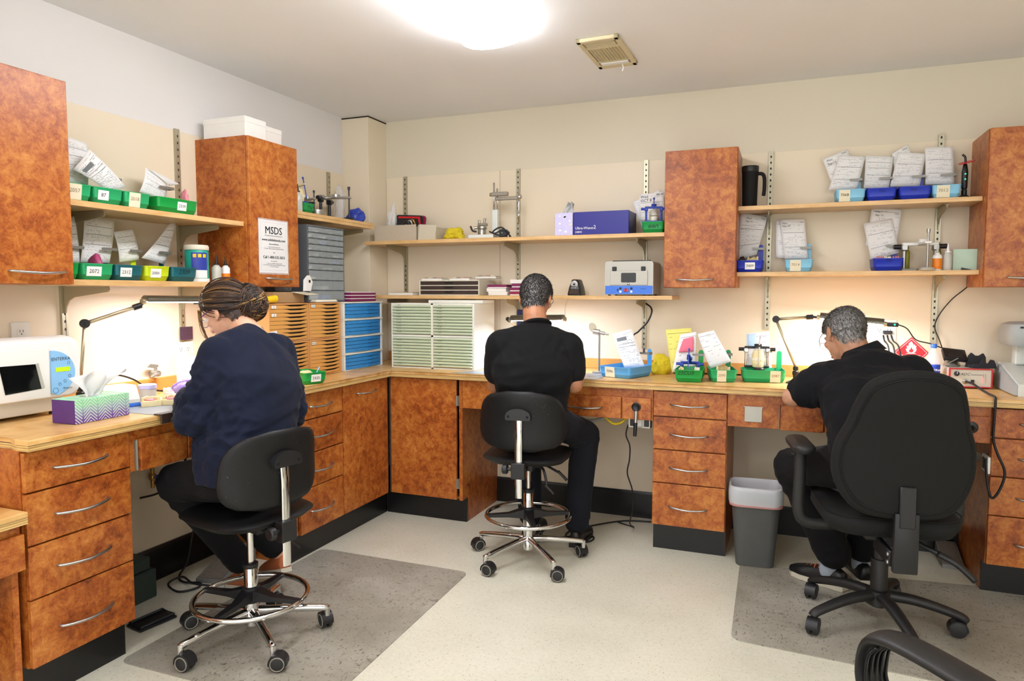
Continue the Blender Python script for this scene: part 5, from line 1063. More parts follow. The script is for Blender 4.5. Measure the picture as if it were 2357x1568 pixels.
p = onz(2146, 888, .9); t = thing('water_bottle', 'clear water bottle with blue cap and blue label', 'bottle', (xback(2146, 880, 4.0), 4.0, ZT), radians(-10))
obj('body', lathe(newbm(), [(.028, 0), (.031, .006), (.031, .05), (.030, .06), (.031, .07), (.031, .13), (.028, .15), (.013, .178), (.012, .19)], n=28), 'clear_bottle', t, autosmooth=50); obj('water', lathe(newbm(), [(.026, .003), (.029, .008), (.029, .085)], n=24), 'clear_bottle', t, autosmooth=40)
obj('cap', lathe(newbm(), [(.0138, .188), (.0142, .190), (.0142, .206), (.013, .208)], n=24), 'panel_blue', t, autosmooth=40); obj('label', lathe(newbm(), [(.0313, .052), (.0316, .053), (.0316, .105), (.0313, .106)], n=28), 'water_label', t, autosmooth=40)
text('AQUAFINA', .014, 'cap_white', (0, -.0318, .08), X3, Z3, t)
# handpiece control unit: ADC Microstar
xa, xb = .744, .922
t = thing('control_unit', 'red cased handpiece control unit with cream ADC front panel', 'control unit', (xa, 3.935, ZT+.004), radians(2)); wq = xb-xa; Hq = .092
obj('case', B(0, wq, .006, .19, 0, Hq, .002), 'grey_metal', t)
bm = newbm(); box(bm, -.002, wq+.002, -.004, .01, 0, .006, .001); box(bm, -.002, wq+.002, -.004, .01, Hq-.005, Hq+.001, .001); box(bm, -.002, .004, -.004, .01, .006, Hq-.005); box(bm, wq-.004, wq+.002, -.004, .01, .006, Hq-.005); obj('bezel', bm, 'red_case', t)
pn = obj('front_panel', B(.004, wq-.004, .001, .008, .006, Hq-.005), 'panel_beige', t)
lathe(bm := newbm(), [(.012, 0), (.012, .004), (.010, .012), (.006, .013)], (.030, .001, .066), (0, -1, 0)); kn = obj('speed_knob', bm, 'black_plastic', t, autosmooth=40); obj('pointer', B(.029, .031, -.0135, -.0118, .066, .076), 'cap_white', kn)
lathe(bm := newbm(), [(.012, 0), (.012, .004), (.008, .007)], (.066, .001, .029), (0, -1, 0)); obj('jack', bm, 'steel', t, autosmooth=40)
obj('power_switch', B(.090, .104, -.005, .002, .020, .038, .001), 'black_plastic', t)
text('ADC', .019, 'ink', (.066, .0008, .064), X3, Z3, pn, shear=.35); text('MICROSTAR', .0085, 'ink', (.113, .0008, .062), X3, Z3, pn, shear=.2)
for k in range(9): obj('led', B(.140, .1425, -.0005, .0012, .026+k*.005, .0285+k*.005), 'led_red' if k < 5 else 'red_plastic', pn); text('%d' % (10+5*k), .0042, 'ink', (.151, .0008, .0275+k*.005), X3, Z3, pn)
for x_ in (.02, wq-.02): obj('foot', lathe(newbm(), [(.008, -.004), (.008, 0)], (x_, .03, 0)), 'black_plastic', t); obj('foot', lathe(newbm(), [(.008, -.004), (.008, 0)], (x_, .16, 0)), 'black_plastic', t)
# foam cradle and black loupe box on top of the unit
zt = ZT+.004+Hq+.0015
t = thing('handpiece_cradle', 'black foam handpiece cradle with scooped supports on the control unit', 'cradle', (xback(2236, 848, 3.97), 3.962, zt), radians(4))
sc_ = [(0, 0), (.095, 0), (.09, .03), (.080, .045), (.068, .028), (.05, .02), (.035, .028), (.018, .045), (.006, .03)]
obj('front_support', prism_y(newbm(), [(0, 0), (.105, 0), (.10, .022), (.092, .040), (.080, .042), (.072, .024), (.062, .022), (.054, .040), (.044, .042), (.036, .02), (.012, .018)], 0, .018), 'foam', t)
obj('rear_support', prism_y(newbm(), [(-.012, 0), (.075, 0), (.072, .05), (.062, .068), (.045, .056), (.028, .056), (.012, .07), (0, .055)], .05, .068), 'foam', t); obj('floor_pad', B(-.005, .10, .018, .05, 0, .012), 'foam', t)
t = thing('magnifier_case', 'shiny black magnifier case tilted on a metal stand', 'case', (xback(2170, 838, 4.0), 4.02, zt), radians(3))
bm = newbm(); lathe(bm, [(.035, 0), (.038, .006), (.03, .022), (.012, .03)], (.05, .03, 0)); obj('stand', bm, 'steel', t, autosmooth=40)
mm = Matrix.Translation((.0, -.02, .03)) @ Matrix.Rotation(radians(38), 4, 'X') @ Matrix.Rotation(radians(8), 4, 'Y'); bm = newbm(); box(bm, 0, .105, 0, .075, 0, .022, .005, 2, mm); cs = obj('shell', bm, 'black_plastic', t, autosmooth=40); bm = newbm(); box(bm, .02, .085, .012, .06, .022, .0245, .001, 1, mm); obj('window', bm, 'gunmetal', cs); bm = newbm(); box(bm, -.001, .106, -.002, .0, .004, .010, 0, 1, mm); obj('seam', bm, 'gunmetal', cs)
tag(obj('probe', cyl(newbm(), (xback(2168, 870, 3.955), 3.955, zt+.003), (xback(2205, 836, 3.975), 3.975, zt+.045), .002, n=6), 'silver'), 'thin steel probe lying across the control unit', 'probe')
# stereo machine cut off by the right picture edge
t = thing('bench_grinder_hood', 'pale grey enclosed bench machine cut off by the right picture edge', 'machine', (.955, 3.70, ZT), radians(0))
bm = newbm(); L = []
prism_x(bm, [(0.0, 0), (.0, .055), (.30, .125), (.36, .125), (.36, 0)], .012, .45); obj('plinth', bevel_all(bm, .008, 2), 'scope_white', t, autosmooth=40)
bm = newbm(); prism_x(bm, [(.01, .004), (.012, .05), (.30, .118), (.35, .118), (.35, .004)], .0, .014); obj('side_panel', bm, 'scope_grey', t)
obj('column', B(.06, .115, .26, .32, .12, .26, .006), 'scope_white', t)
bm = loft(newbm(), [[(x, y, z) for x, y in rrect(.0+o, .42-o, .16+o*.7, .36-o*.7, .04, 5)] for z, o in ((.215, .012), (.225, .004), (.285, .0), (.315, .012), (.325, .04))]); hd = obj('head', bm, 'scope_grey', t, autosmooth=40)
for k in range(7): obj('vent_slot', B(.05+k*.022, .062+k*.022, .158, .17, .298, .306), 'ink', hd)
obj('arm', tube(newbm(), [(.11, .16, .255), (.095, .12, .24), (.088, .10, .19), (.088, .10, .14)], .009, 10, 6), 'silver', t, True)
bm = newbm(); lathe(bm, [(.018, -.012), (.02, -.008), (.02, .008), (.018, .012)], (.09, .10, .165), (0, 1, 0)); lathe(bm, [(.022, -.012), (.024, -.008), (.024, .008), (.02, .012)], (.088, .095, .10), (0, 1, 0)); box(bm, .078, .10, .085, .11, .095, .165, .003); obj('joint', bm, 'silver', t, autosmooth=40)
obj('lever', tube(newbm(), [(.085, .085, .15), (.06, .07, .142), (.045, .06, .138)], .004, 8, 4), 'black_plastic', t, True)
# wall plate with plug behind the old man's lamp
outlet('white double wall plate behind the right bench lamp', (xback(2035, 760, YP), YP, 1.165), 0, .115, .115, n=2, horiz=True)
# ================================================================ chairs (local: sitter faces +y, floor at z=0)
def cushion(L, prof, n=5):
    """stack of rounded outlines: prof = [(z, inset, corner)]; L = (x0,x1,y0,y1)"""
    return [[(x, y, z) for x, y in rrect(L[0]+o, L[1]-o, L[2]+o, L[3]-o, c, n)] for z, o, c in prof]
def caster(parent, p, ang, r=.031, ring=True):
    x, y = p; dx, dy = cos(ang), sin(ang); ax_ = Vector((-dy, dx, 0)); c = Vector((x+dx*.018, y+dy*.018, r))
    bm = newbm()
    for s in (-1, 1): lathe(bm, [(r*.86, 0), (r, .003), (r, .015), (r*.86, .018)], c+ax_*(s*.013-.009), ax_, 20)
    w = obj('caster', bm, 'tire', parent, autosmooth=40)
    bm = newbm(); n = 12; a = []
    for k in range(n+1):
        t_ = radians(-10+200*k/n); rr = r*1.10; q = c+Vector((dx, dy, 0))*(rr*cos(t_))+Z3*(rr*sin(t_)); q2 = c+Vector((dx, dy, 0))*((rr-.004)*cos(t_))+Z3*((rr-.004)*sin(t_))
        a.append([bm.verts.new(v) for v in (q-ax_*.022, q+ax_*.022, q2+ax_*.022, q2-ax_*.022)])
    for p_, q_ in zip(a, a[1:]): bridge(bm, p_, q_)
    bm.faces.new(a[0][::-1]); bm.faces.new(a[-1]); obj('hood', bm, 'black_plastic', w, autosmooth=40)
    if ring:
        bm = newbm()
        for s in (-1, 1): tube(bm, [c+ax_*(s*.0225)+Vector((dx, dy, 0))*(r*.80*cos(t_))+Z3*(r*.80*sin(t_)) for t_ in [2*pi*k/16 for k in range(16)]], .0022, 5, 1, True)
        obj('wheel_ring', bm, 'tire_ring', w, True)
def lab_stool(label, loc, rz, seat, ring_z, spoke0, barrot=0):
    t = thing('lab_stool', label, 'stool', (loc[0], loc[1], 0.0045 if loc[1] < 2.6 else 0), rz, 'black lab stools')
    bm = newbm(); lathe(bm, [(.022, .055), (.028, .06), (.030, .12), (.024, .128)], n=24); obj('hub', bm, 'chrome', t, autosmooth=40)
    for k in range(5):
        a = radians(spoke0+72*k); d = Vector((cos(a), sin(a), 0)); R_ = .285
        bm = newbm(); tube(bm, [d*.02+Z3*.112, d*.10+Z3*.108, d*.2+Z3*.098, d*(R_-.012)+Z3*.088, d*R_+Z3*.082], .0145, 12, 4, rf=lambda s: 1.15-.3*s); cyl(bm, d*R_+Z3*.093, d*R_+Z3*.055, .0115, n=12); lg = obj('leg', bm, 'chrome', t, autosmooth=50)
        caster(lg, (d*R_).xy, a+radians(60+50*(k % 3)))
    # column
    obj('outer_tube', lathe(newbm(), [(.026, .125), (.026, ring_z+.13), (.022, ring_z+.136)], n=24), 'chrome', t, autosmooth=40)
    obj('piston', lathe(newbm(), [(.0125, ring_z+.13), (.0125, seat-.10)], n=18), 'chrome', t, autosmooth=40)
    obj('collar', lathe(newbm(), [(.028, ring_z+.118), (.029, ring_z+.122), (.029, ring_z+.134), (.020, ring_z+.138)], n=24), 'black_plastic', t, autosmooth=40)
    # foot ring
    R_ = .212; bm = newbm(); tube(bm, [(R_*cos(a), R_*sin(a), ring_z) for a in [2*pi*k/48 for k in range(48)]], .0105, 10, 1, True); fr = obj('foot_ring', bm, 'chrome', t, True)
    bm = newbm(); lathe(bm, [(.034, ring_z-.018), (.036, ring_z-.01), (.034, ring_z+.04), (.028, ring_z+.045)], n=24)
    for k in range(4):
        a = radians(20+90*k); d = Vector((cos(a), sin(a), 0)); s_ = Vector((-sin(a), cos(a), 0))
        loft(bm, [[d*r_+s_*(q*w_)+Z3*z_ for q, z_ in ((-1, ring_z+zl_), (1, ring_z+zl_), (1, ring_z+zh_), (-1, ring_z+zh_))] for r_, w_, zl_, zh_ in ((.025, .024, -.012, .034), (.10, .016, -.006, .014), (.205, .011, -.004, .011), (.216, .009, -.004, .010))])
    obj('ring_bracket', bm, 'black_plastic', fr, autosmooth=40)
    # seat
    bm = loft(newbm(), cushion((-.215, .215, -.20, .22), [(seat-.062, .05, .11), (seat-.055, .025, .12), (seat-.035, .004, .13), (seat-.032, .0, .13), (seat-.025, .010, .125), (seat-.021, .04, .10)], 6)); obj('seat', bm, 'chair_black', t, autosmooth=60)
    bm = newbm(); box(bm, -.045, .045, -.11, .10, seat-.098, seat-.060, .006, 2); box(bm, -.022, .022, -.225, -.05, seat-.092, seat-.076, .002); obj('mechanism', bm, 'black_plastic', t, autosmooth=40)
    for y0, x1, y1, zz in ((.02, .20, -.02, .15), (-.05, .15, -.10, .20)):
        bm = newbm(); tube(bm, [(.04, y0, seat-.085), (.09, (y0+y1)/2, seat-.09), (x1-.035, y1, seat-zz+.03)], .0065, 8, 5); lv = obj('lever', bm, 'black_plastic', t, True); bm = newbm(); tube(bm, [(x1-.045, y1, seat-zz+.04), (x1-.02, y1, seat-zz+.016), (x1, y1, seat-zz-.004)], .011, 10, 4, ry=.007); obj('grip', bm, 'dusty_black', lv, True)
    # back support: flat chrome bar in a clamp
    yb = -.225; z0, z1 = seat-.20, seat+.215
    bm = newbm(); tube(bm, [(0, yb, z0), (0, yb, seat-.02), (0, yb+.0, seat+.12), (0, yb+.008, z1)], .0175, 12, 4, ry=.006, upv=(0, 1, 0)); obj('back_bar', bevel_all(bm, .001, 1, 60) if False else bm, 'chrome', t, autosmooth=50)
    obj('bar_clamp', B(-.033, .033, yb-.020, yb+.022, seat-.105, seat-.028, .004, 2), 'black_plastic', t)
    bm = newbm(); cyl(bm, (-.033, yb, seat-.062), (-.055, yb, seat-.062), .008, n=10); lathe(bm, [(.020, 0), (.024, .004), (.024, .022), (.020, .026)], (-.052, yb, seat-.062), (-1, 0, 0), 10); obj('clamp_knob', bm, 'black_plastic', t, autosmooth=40)
    # shell back: curved, wider near its bottom, round corners
    N, K = 20, 16; bm = newbm(); F = [[], []]; zb, zt = seat+.018, seat+.312
    for s_ in (0, 1):
        for j in range(K+1):
            v = j/K; row = []
            for i in range(N+1):
                u = i/N*2-1
                # superellipse outline in (u,v)
                vv = v*2-1; e = 3.2
                sq = (1-abs(vv)**e)**(1/e) if abs(vv) < 1 else 0
                hw = (.228-.030*v)*max(sq, .30 if abs(vv) > .99 else sq)
                x = u*hw; bend = .075*(x/.22)**2 + .022*(1-v)**2*0
                y = -.200+bend+(.012*sin(pi*v)-.02*v)
                y += (-.020 if s_ else .0)*(1-.75*max(abs(u)**6, abs(vv)**6))
                row.append(bm.verts.new((x, y, zb+(zt-zb)*v)))
            F[s_].append(row)
    for s_ in (0, 1):
        for a, b in zip(F[s_], F[s_][1:]): bridge(bm, a, b, False)
    rim = lambda G: G[0][:] + [G[j][N] for j in range(1, K+1)] + G[K][N-1::-1] + [G[j][0] for j in range(K-1, 0, -1)]
    a, b = rim(F[0]), rim(F[1])
    for i in range(len(a)): bm.faces.new((a[i], b[i], b[(i+1) % len(a)], a[(i+1) % len(a)]))
    bk = obj('backrest', bm, 'chair_black', t, True)
    poly = [(-.058, -.028), (.058, -.028), (.062, -.012)] + [(.06*cos(x), -.006+.034*sin(x)) for x in [pi*k/10 for k in range(1, 10)]] + [(-.062, -.012)]
    obj('back_bracket', bevel_all(prism(newbm(), poly, lambda a, b: (a, -.246, b+seat+.205), lambda a, b: (a, -.212, b+seat+.205)), .004, 2), 'black_plastic', bk, autosmooth=40)
    for x_ in (-.046, .046): obj('screw', lathe(newbm(), [(.006, 0), (.005, .003)], (x_, -.246, seat+.195), (0, -1, 0), 10), 'black_matte', bk)
    return t
S1, S2 = (-1.925, 2.10), (-1.20, 3.27)
SEAT1, SEAT2 = .545, .585
RZ1, RZ2 = radians(77), radians(8)
def spoke(c, tip, rz): return math.degrees(math.atan2(tip[1]-c[1], tip[0]-c[0])-rz)
st1 = lab_stool('black lab stool with chrome five-star base under the woman', S1, RZ1, SEAT1, .170, spoke(S1, (-1.67, 1.93), RZ1))
st2 = lab_stool('black lab stool with chrome five-star base under the man in the T-shirt', S2, RZ2, SEAT2, .235, spoke(S2, (-.988, 3.06), RZ2))
# ---------------------------------------------------------------- office chair
def office_base(t, spoke0, R_=.30):
    bm = newbm(); lathe(bm, [(.036, .08), (.05, .09), (.046, .145), (.034, .15)], n=24); obj('hub', bm, 'dusty_black', t, autosmooth=40)
    for k in range(5):
        a = radians(spoke0+72*k); d = Vector((cos(a), sin(a), 0)); s_ = Vector((-sin(a), cos(a), 0))
        bm = newbm(); tube(bm, [d*.03+Z3*.125, d*.12+Z3*.122, d*.21+Z3*.105, d*(R_-.01)+Z3*.082, d*(R_+.01)+Z3*.066], .024, 12, 5, ry=.019, rf=lambda s: 1.15-.35*s); cyl(bm, d*R_+Z3*.085, d*R_+Z3*.05, .013, n=10); lg = obj('leg', bm, 'dusty_black', t, True); caster(lg, (d*R_).xy, a+radians(40+70*(k % 3)), .032, False)
OC = (.377, 3.143); RZ3 = radians(9); SEAT3 = .535
t = thing('office_chair', 'black fabric office chair with tall rounded back and one visible armrest', 'chair', (OC[0], OC[1], .0045), RZ3)
office_base(t, spoke(OC, (.10, 2.947), RZ3))
obj('gas_sleeve', lathe(newbm(), [(.032, .14), (.032, .27), (.029, .275)], n=24), 'dusty_black', t, autosmooth=40); obj('piston', lathe(newbm(), [(.022, .27), (.022, .40)], n=20), 'black_plastic', t, autosmooth=40)
bm = newbm(); box(bm, -.09, .09, -.12, .12, .385, .43, .01, 2); cyl(bm, (.06, -.06, .40), (.20, -.13, .34), .008, .010, 10); obj('tilt_mechanism', bm, 'black_plastic', t, autosmooth=40)
bm = newbm(); tube(bm, [(.17, -.115, .352), (.23, -.145, .325), (.285, -.17, .275)], .017, 10, 5, ry=.012); lv = obj('lever', bm, 'dusty_black', t, True)
bm = loft(newbm(), cushion((-.245, .245, -.225, .25), [(SEAT3-.115, .05, .10), (SEAT3-.105, .02, .11), (SEAT3-.07, .0, .12), (SEAT3-.04, .002, .12), (SEAT3-.030, .018, .115), (SEAT3-.023, .06, .09)], 7)); st_ = obj('seat', bm, 'chair_fabric', t, autosmooth=60)
bm = newbm(); tube(bm, [(x, y, SEAT3-.028) for x, y in rrect(-.2445, .2445, -.2245, .2495, .12, 8)], .0022, 5, 1, True); obj('seam', bm, 'black_matte', st_, True)
# backrest outline (front view x,z)
outl = [(0, .0), (.13, .012), (.20, .06), (.242, .16), (.238, .27), (.205, .36), (.184, .44), (.150, .515), (.08, .555), (0, .565)]
half = [(Vector((a, 0, b))) for a, b in outl]; hs = spline(half, 5); full = hs + [Vector((-p.x, 0, p.z)) for p in hs[-2:0:-1]]
zB = SEAT3-.015; yB = -.225; cen = Vector((0, 0, .28))
def bk_loop(scale, dy, flat=0):
    out = []
    for p in full:
        q = cen+(p-cen)*scale; bend = .055*(q.x/.25)**2; rec = -.10*(q.z/.56)+.03*sin(pi*min(1, q.z/.56))
        out.append((q.x, yB+dy+bend*.9+rec, zB+q.z))
    return out
bm = loft(newbm(), [bk_loop(.30, .035), bk_loop(.70, .032), bk_loop(.93, .012), bk_loop(1.0, -.022), bk_loop(1.0, -.045), bk_loop(.955, -.062), bk_loop(.905, -.064)]); bk = obj('backrest', bm, 'chair_fabric', t, autosmooth=60)
bm = loft(newbm(), [bk_loop(.90, -.058), bk_loop(.895, -.068), bk_loop(.86, -.071), bk_loop(.4, -.074)]); obj('back_panel', bm, 'chair_fabric', bk, autosmooth=60)
bm = newbm(); tube(bm, bk_loop(.898, -.067), .0035, 6, 1, True); obj('piping', bm, 'black_matte', bk, True)
bm = newbm(); box(bm, -.042, .042, yB-.085, yB-.055, .33, SEAT3+.02, .006, 2); box(bm, -.028, .028, yB-.088, yB-.05, .50, SEAT3+.12, .004); box(bm, -.05, -.03, -.28, -.08, .345, .405, .004); box(bm, .03, .05, -.28, -.08, .345, .405, .004); sp_ = obj('back_support', bm, 'black_plastic', t, autosmooth=40)
for z in (.36, .39): obj('bolt', lathe(newbm(), [(.008, 0), (.007, .004)], (-.05, -.27, z), (-1, 0, 0), 10), 'silver', sp_)
for s_, xa_ in ((-1, .318), (1, .272)):
    bm = newbm(); tube(bm, [(s_*.18, .0, SEAT3-.13), (s_*(xa_-.04), -.005, SEAT3-.128), (s_*xa_, -.01, SEAT3-.08), (s_*xa_, -.01, SEAT3+.06), (s_*xa_, -.012, SEAT3+.19)], .024, 10, 5, ry=.013, upv=(0, 1, 0)); ar = obj('arm_post', bm, 'dusty_black', t, True)
    bm = loft(newbm(), [[(s_*xa_+x, y, z) for x, y in rrect(-.045+o, .045-o, -.13+o, .13-o, min(.042, .0445-o), 5)] for z, o in ((SEAT3+.178, .018), (SEAT3+.186, .004), (SEAT3+.20, 0), (SEAT3+.210, .005), (SEAT3+.216, .014), (SEAT3+.219, .028))]); obj('arm_pad', bm, 'dusty_black', ar, autosmooth=50)
    obj('arm_button', lathe(newbm(), [(.010, 0), (.009, .012)], (s_*(xa_+.022), -.012, SEAT3+.16), (s_, 0, 0), 12), 'dusty_black', ar)
# ---------------------------------------------------------------- near chair, only its looped arm shows
t = thing('loop_arm_chair', 'black chair with ribbed loop armrest at the bottom right edge', 'chair', (.118, 1.255, 0), radians(42))
office_base(t, 20); obj('gas_sleeve', lathe(newbm(), [(.03, .14), (.03, .40)], n=20), 'black_plastic', t, autosmooth=40)
obj('seat', loft(newbm(), cushion((-.23, .23, -.23, .21), [(.40, .04, .09), (.41, .01, .1), (.44, 0, .1), (.465, .01, .1), (.472, .05, .07)], 5)), 'chair_fabric', t, autosmooth=60)
obj('backrest', loft(newbm(), [[(x, -.22-d_, z) for x, z in rrect(-.19+o, .19-o, .52+o, .80-o, .08, 5)] for d_, o in ((0, .03), (.012, .005), (.04, .0), (.052, .02))]), 'chair_fabric', t, autosmooth=50); obj('back_bar', B(-.03, .03, -.285, -.272, .40, .62), 'black_plastic', t)
for s_ in (-1, 1):
    pts = [(s_*.24, .15, .46), (s_*.285, .20, .50), (s_*.29, .225, .56), (s_*.29, .215, .625), (s_*.29, .17, .652), (s_*.29, .05, .655), (s_*.29, -.10, .64), (s_*.285, -.17, .59), (s_*.26, -.17, .50), (s_*.22, -.13, .455)]
    bm = newbm(); tube(bm, pts, .015, 14, 6, ry=.040, upv=(1, 0, 0)); lp_ = obj('arm_loop', bm, 'dusty_black', t, True)
    for k in range(5):
        xx = s_*.29+(k-2)*.0145; bm = newbm(); tube(bm, [(xx, .196, .52), (xx, .2095, .55), (xx, .209, .58), (xx, .203, .61), (xx, .185, .633)], .0035, 6, 4); obj('rib', bm, 'black_plastic', lp_, True)
# ---------------------------------------------------------------- waste bin
t = thing('waste_bin', 'dark grey plastic waste bin with a white liner bag', 'bin', (-.125, 3.665, .0008), radians(4))
def rb(hx, hy, z, r=.045): return [(x, y, z) for x, y in rrect(-hx, hx, -hy, hy, r, 5)]
obj('body', loft(newbm(), [rb(.085, .075, .0, .03), rb(.09, .08, .004, .035), rb(.118, .10, .36, .045), rb(.121, .103, .362, .045), rb(.121, .103, .385, .045), rb(.117, .099, .385, .042), rb(.09, .078, .02, .035)]), 'bin_grey', t, autosmooth=40)
def rl(hx, hy, z, seed, amp, r=.05):
    out = []
    for k, (x, y) in enumerate(rrect(-hx, hx, -hy, hy, r, 8)): n_ = mnoise.noise(Vector((x*18, y*18, seed))); out.append((x*(1+amp*n_), y*(1+amp*n_), z+amp*.12*mnoise.noise(Vector((x*22, y*22, seed+5)))))
    return out
obj('liner', loft(newbm(), [rl(.126, .108, .318, 1, .015), rl(.129, .111, .33, 1, .012), rl(.130, .112, .372, 2, .012), rl(.127, .109, .402, 3, .02), rl(.119, .101, .405, 3, .02), rl(.108, .092, .35, 4, .05), rl(.098, .082, .22, 5, .07), rl(.08, .07, .08, 6, .08)]), 'liner', t, autosmooth=50)
obj('liner_hem', loft(newbm(), [rl(.1245, .1065, .308, 7, .012), rl(.1255, .1075, .308, 7, .012), rl(.1275, .1095, .326, 8, .012), rl(.1265, .1085, .326, 8, .012)]), 'liner_red', t, autosmooth=50)
# ================================================================ bench lamps with LED heads, cables, foot pedals
def bench_lamp(label, base, elbow, tip, head_a, head_b, facing=(0, 0, -1), power=None, tint=(1, .95, .97)):
    """all points in world coordinates; LED strip runs head_a -> head_b"""
    base, elbow, tip, ha, hb = [Vector(p) for p in (base, elbow, tip, head_a, head_b)]
    t = thing('bench_lamp', label, 'lamp', base); L = lambda p: Vector(p)-base
    bm = newbm(); lathe(bm, [(.045, 0), (.046, .004), (.03, .012), (.012, .018), (.012, .04)], n=24); obj('base', bm, 'gunmetal', t, autosmooth=40)
    bm = newbm(); lathe(bm, [(.014, .04), (.016, .045), (.016, .06), (.012, .064)], n=18); lathe(bm, [(.012, .066), (.014, .072), (.012, .085)], n=18); obj('ball_joint', bm, 'black_plastic', t, autosmooth=40)
    bm = newbm(); cyl(bm, (0, 0, .08), L(elbow), .0065, n=10); obj('lower_arm', bm, 'lamp_arm', t, True)
    v = (tip-elbow).normalized(); side = v.cross(Z3).normalized()
    bm = newbm(); lathe(bm, [(.016, -.011), (.018, -.008), (.018, .008), (.016, .011)], L(elbow), side, 20); lathe(bm, [(.006, .011), (.005, .014)], L(elbow), side, 12); lathe(bm, [(.006, .011), (.005, .014)], L(elbow), -side, 12); obj('elbow_joint', bm, 'black_plastic', t, autosmooth=40)
    bm = newbm(); cyl(bm, L(elbow), L(tip), .0075, n=10); obj('upper_arm', bm, 'lamp_arm', t, True)
    bm = newbm(); d = (ha-tip); cyl(bm, L(tip-v*.02), L(tip+v*.012), .0125, n=12); cyl(bm, L(tip+v*.01), L(ha), .006, n=8); obj('swivel', bm, 'black_plastic', t, autosmooth=40)
    h = (hb-ha); ln = h.length; h.normalize(); f = Vector(facing); f = (f-h*f.dot(h)).normalized(); s_ = h.cross(f)
    hd = newbm(); poly = []
    for k in range(13):   # ribbed aluminium half round
        a = pi*k/12; r1 = .026; r0 = .022
        for q, rr in ((-.35, r0), (-.2, r1), (.2, r1), (.35, r0)):
            aa = a+q*pi/12
            if 0 <= aa <= pi: poly.append((rr*cos(aa), rr*sin(aa)))
    A = L(ha); Bq = L(hb); prism(hd, poly, lambda x, y: A+s_*x-f*y, lambda x, y: Bq+s_*x-f*y); hh = obj('lamp_head', hd, 'lamp_body', t)
    for e, sg in ((A, -1), (Bq, 1)):
        bm = newbm(); cyl(bm, e, e+h*sg*.014, .012, n=14); obj('end_cap', bm, 'lamp_arm', hh, autosmooth=40)
    bm = newbm(); prism(bm, [(-.016, .0), (.016, .0), (.016, .003), (-.016, .003)], lambda x, y: A+h*.006+s_*x+f*y, lambda x, y: Bq-h*.006+s_*x+f*y); obj('led_strip', bm, 'led_emit', hh)
    ld = bpy.data.lights.new('lamp_light', 'AREA'); ld.shape = 'RECTANGLE'; ld.size = ln*.95; ld.size_y = .03; ld.energy = power or LED_POWER; ld.color = tint; ld.spread = radians(178)
    lo = bpy.data.objects.new('lamp_light', ld); COL.objects.link(lo); lo.parent = t
    zz = -f; m = Matrix((h, zz.cross(h), zz)).transposed().to_4x4(); m.translation = (A+Bq)/2+f*.006; lo.matrix_local = m
    return t
# left bench lamp
e1 = onx(195, 745, -2.60); t1 = onx(318, 705, -2.52); a1 = onx(333, 694, -2.505); b1_ = a1+Vector((.03, .36, -.005))
bench_lamp('LED bench lamp glowing on its jointed arm before the woman', (-2.63, 1.95, ZT), e1, t1, a1, b1_, (-.12, 0, -1), 1.4)
# middle lamp behind the man in the T-shirt
a2 = ony(1178, 736, 3.80); b2_ = ony(1297, 735, 3.72)
bench_lamp('LED bench lamp behind the man in the T-shirt', (-1.55, 3.98, ZT), (-1.53, 4.0, 1.14), a2+Vector((-.03, .02, .0)), a2, b2_, (0, .25, -1), 2.0, tint=(.74, .92, 1.2))
# right lamp
pb = onz(1830, 876, .9); e3 = ony(1786, 735, 3.86); t3 = ony(1866, 730, 3.86); a3 = ony(1887, 731, 3.855); b3_ = ony(2034, 746, 3.84)
bench_lamp('LED bench lamp on jointed arm before the grey-haired man', (pb.x, 3.84, ZT), e3, t3, a3, b3_, (0, .15, -1), 3.2, tint=(.95, .95, 1.05))
p = ony(2042, 747, 3.84); q = ony(2068, 748, 3.84)
t = thing('lamp_dimmer', 'black in-line dimmer with green light on the right lamp end', 'dimmer', p, 0); d_ = (q-p)
bm = newbm(); box(bm, 0, d_.length, -.008, .008, -.010, .010, .003, 2, Matrix.Rotation(-math.atan2(-d_.z, d_.x)*-1, 4, 'Y')); obj('body', bm, 'black_plastic', t, autosmooth=40); obj('led', lathe(newbm(), [(.004, 0), (.004, .002)], (.032, -.008, 0), (0, -1, 0), 12), 'led_green', t)
def ypath(pts): return [ony(u, v, y) for u, v, y in pts]
cable('lamp_cable', 'black lamp cable sagging from the dimmer to the control unit', ypath([(2068, 748, 3.84), (2088, 757, 3.88), (2108, 782, 3.97), (2140, 791, 4.06), (2165, 800, 4.08), (2178, 803, 4.08)]), .003)
cable('curing_light_cable', 'black cable falling from the curing light shelf to the bench', [ony(2246, 505, YP-.03), ony(2238, 560, YP-.02), ony(2240, 610, YP-.02), ony(2236, 650, YP-.02), ony(2190, 690, YP-.02), ony(2160, 728, YP-.02), ony(2152, 755, YP-.02), ony(2163, 785, YP-.03), ony(2172, 815, YP-.022), (xback(2176, 860, YP-.022), YP-.022, .975)], .0028)
for k, (u0, u1) in enumerate(((2030, 2045), (2040, 2058), (2050, 2062))):
    cable('plug_cable', ('left', 'middle', 'right')[k]+' dark plug lead hanging from the wall plate behind the man', [ony(2033+k*9, 772, YP-.012), ony(2036+k*10, 785, YP-.03), ony(2045+k*12, 800, YP-.05), (xback(2050+k*14, 845, 4.10), 4.10, .96), (xback(2052+k*14, 870, 4.09), 4.09, ZT+.012)], .004)
t = thing('plug', 'black plug in the wall plate behind the right lamp', 'plug', ony(2042, 765, YP-.008)); obj('body', B(-.022, .022, -.025, 0, -.009, .009, .004, 2), 'black_plastic', t); obj('pins', B(-.012, .012, 0, .004, -.002, .002), 'silver', t)
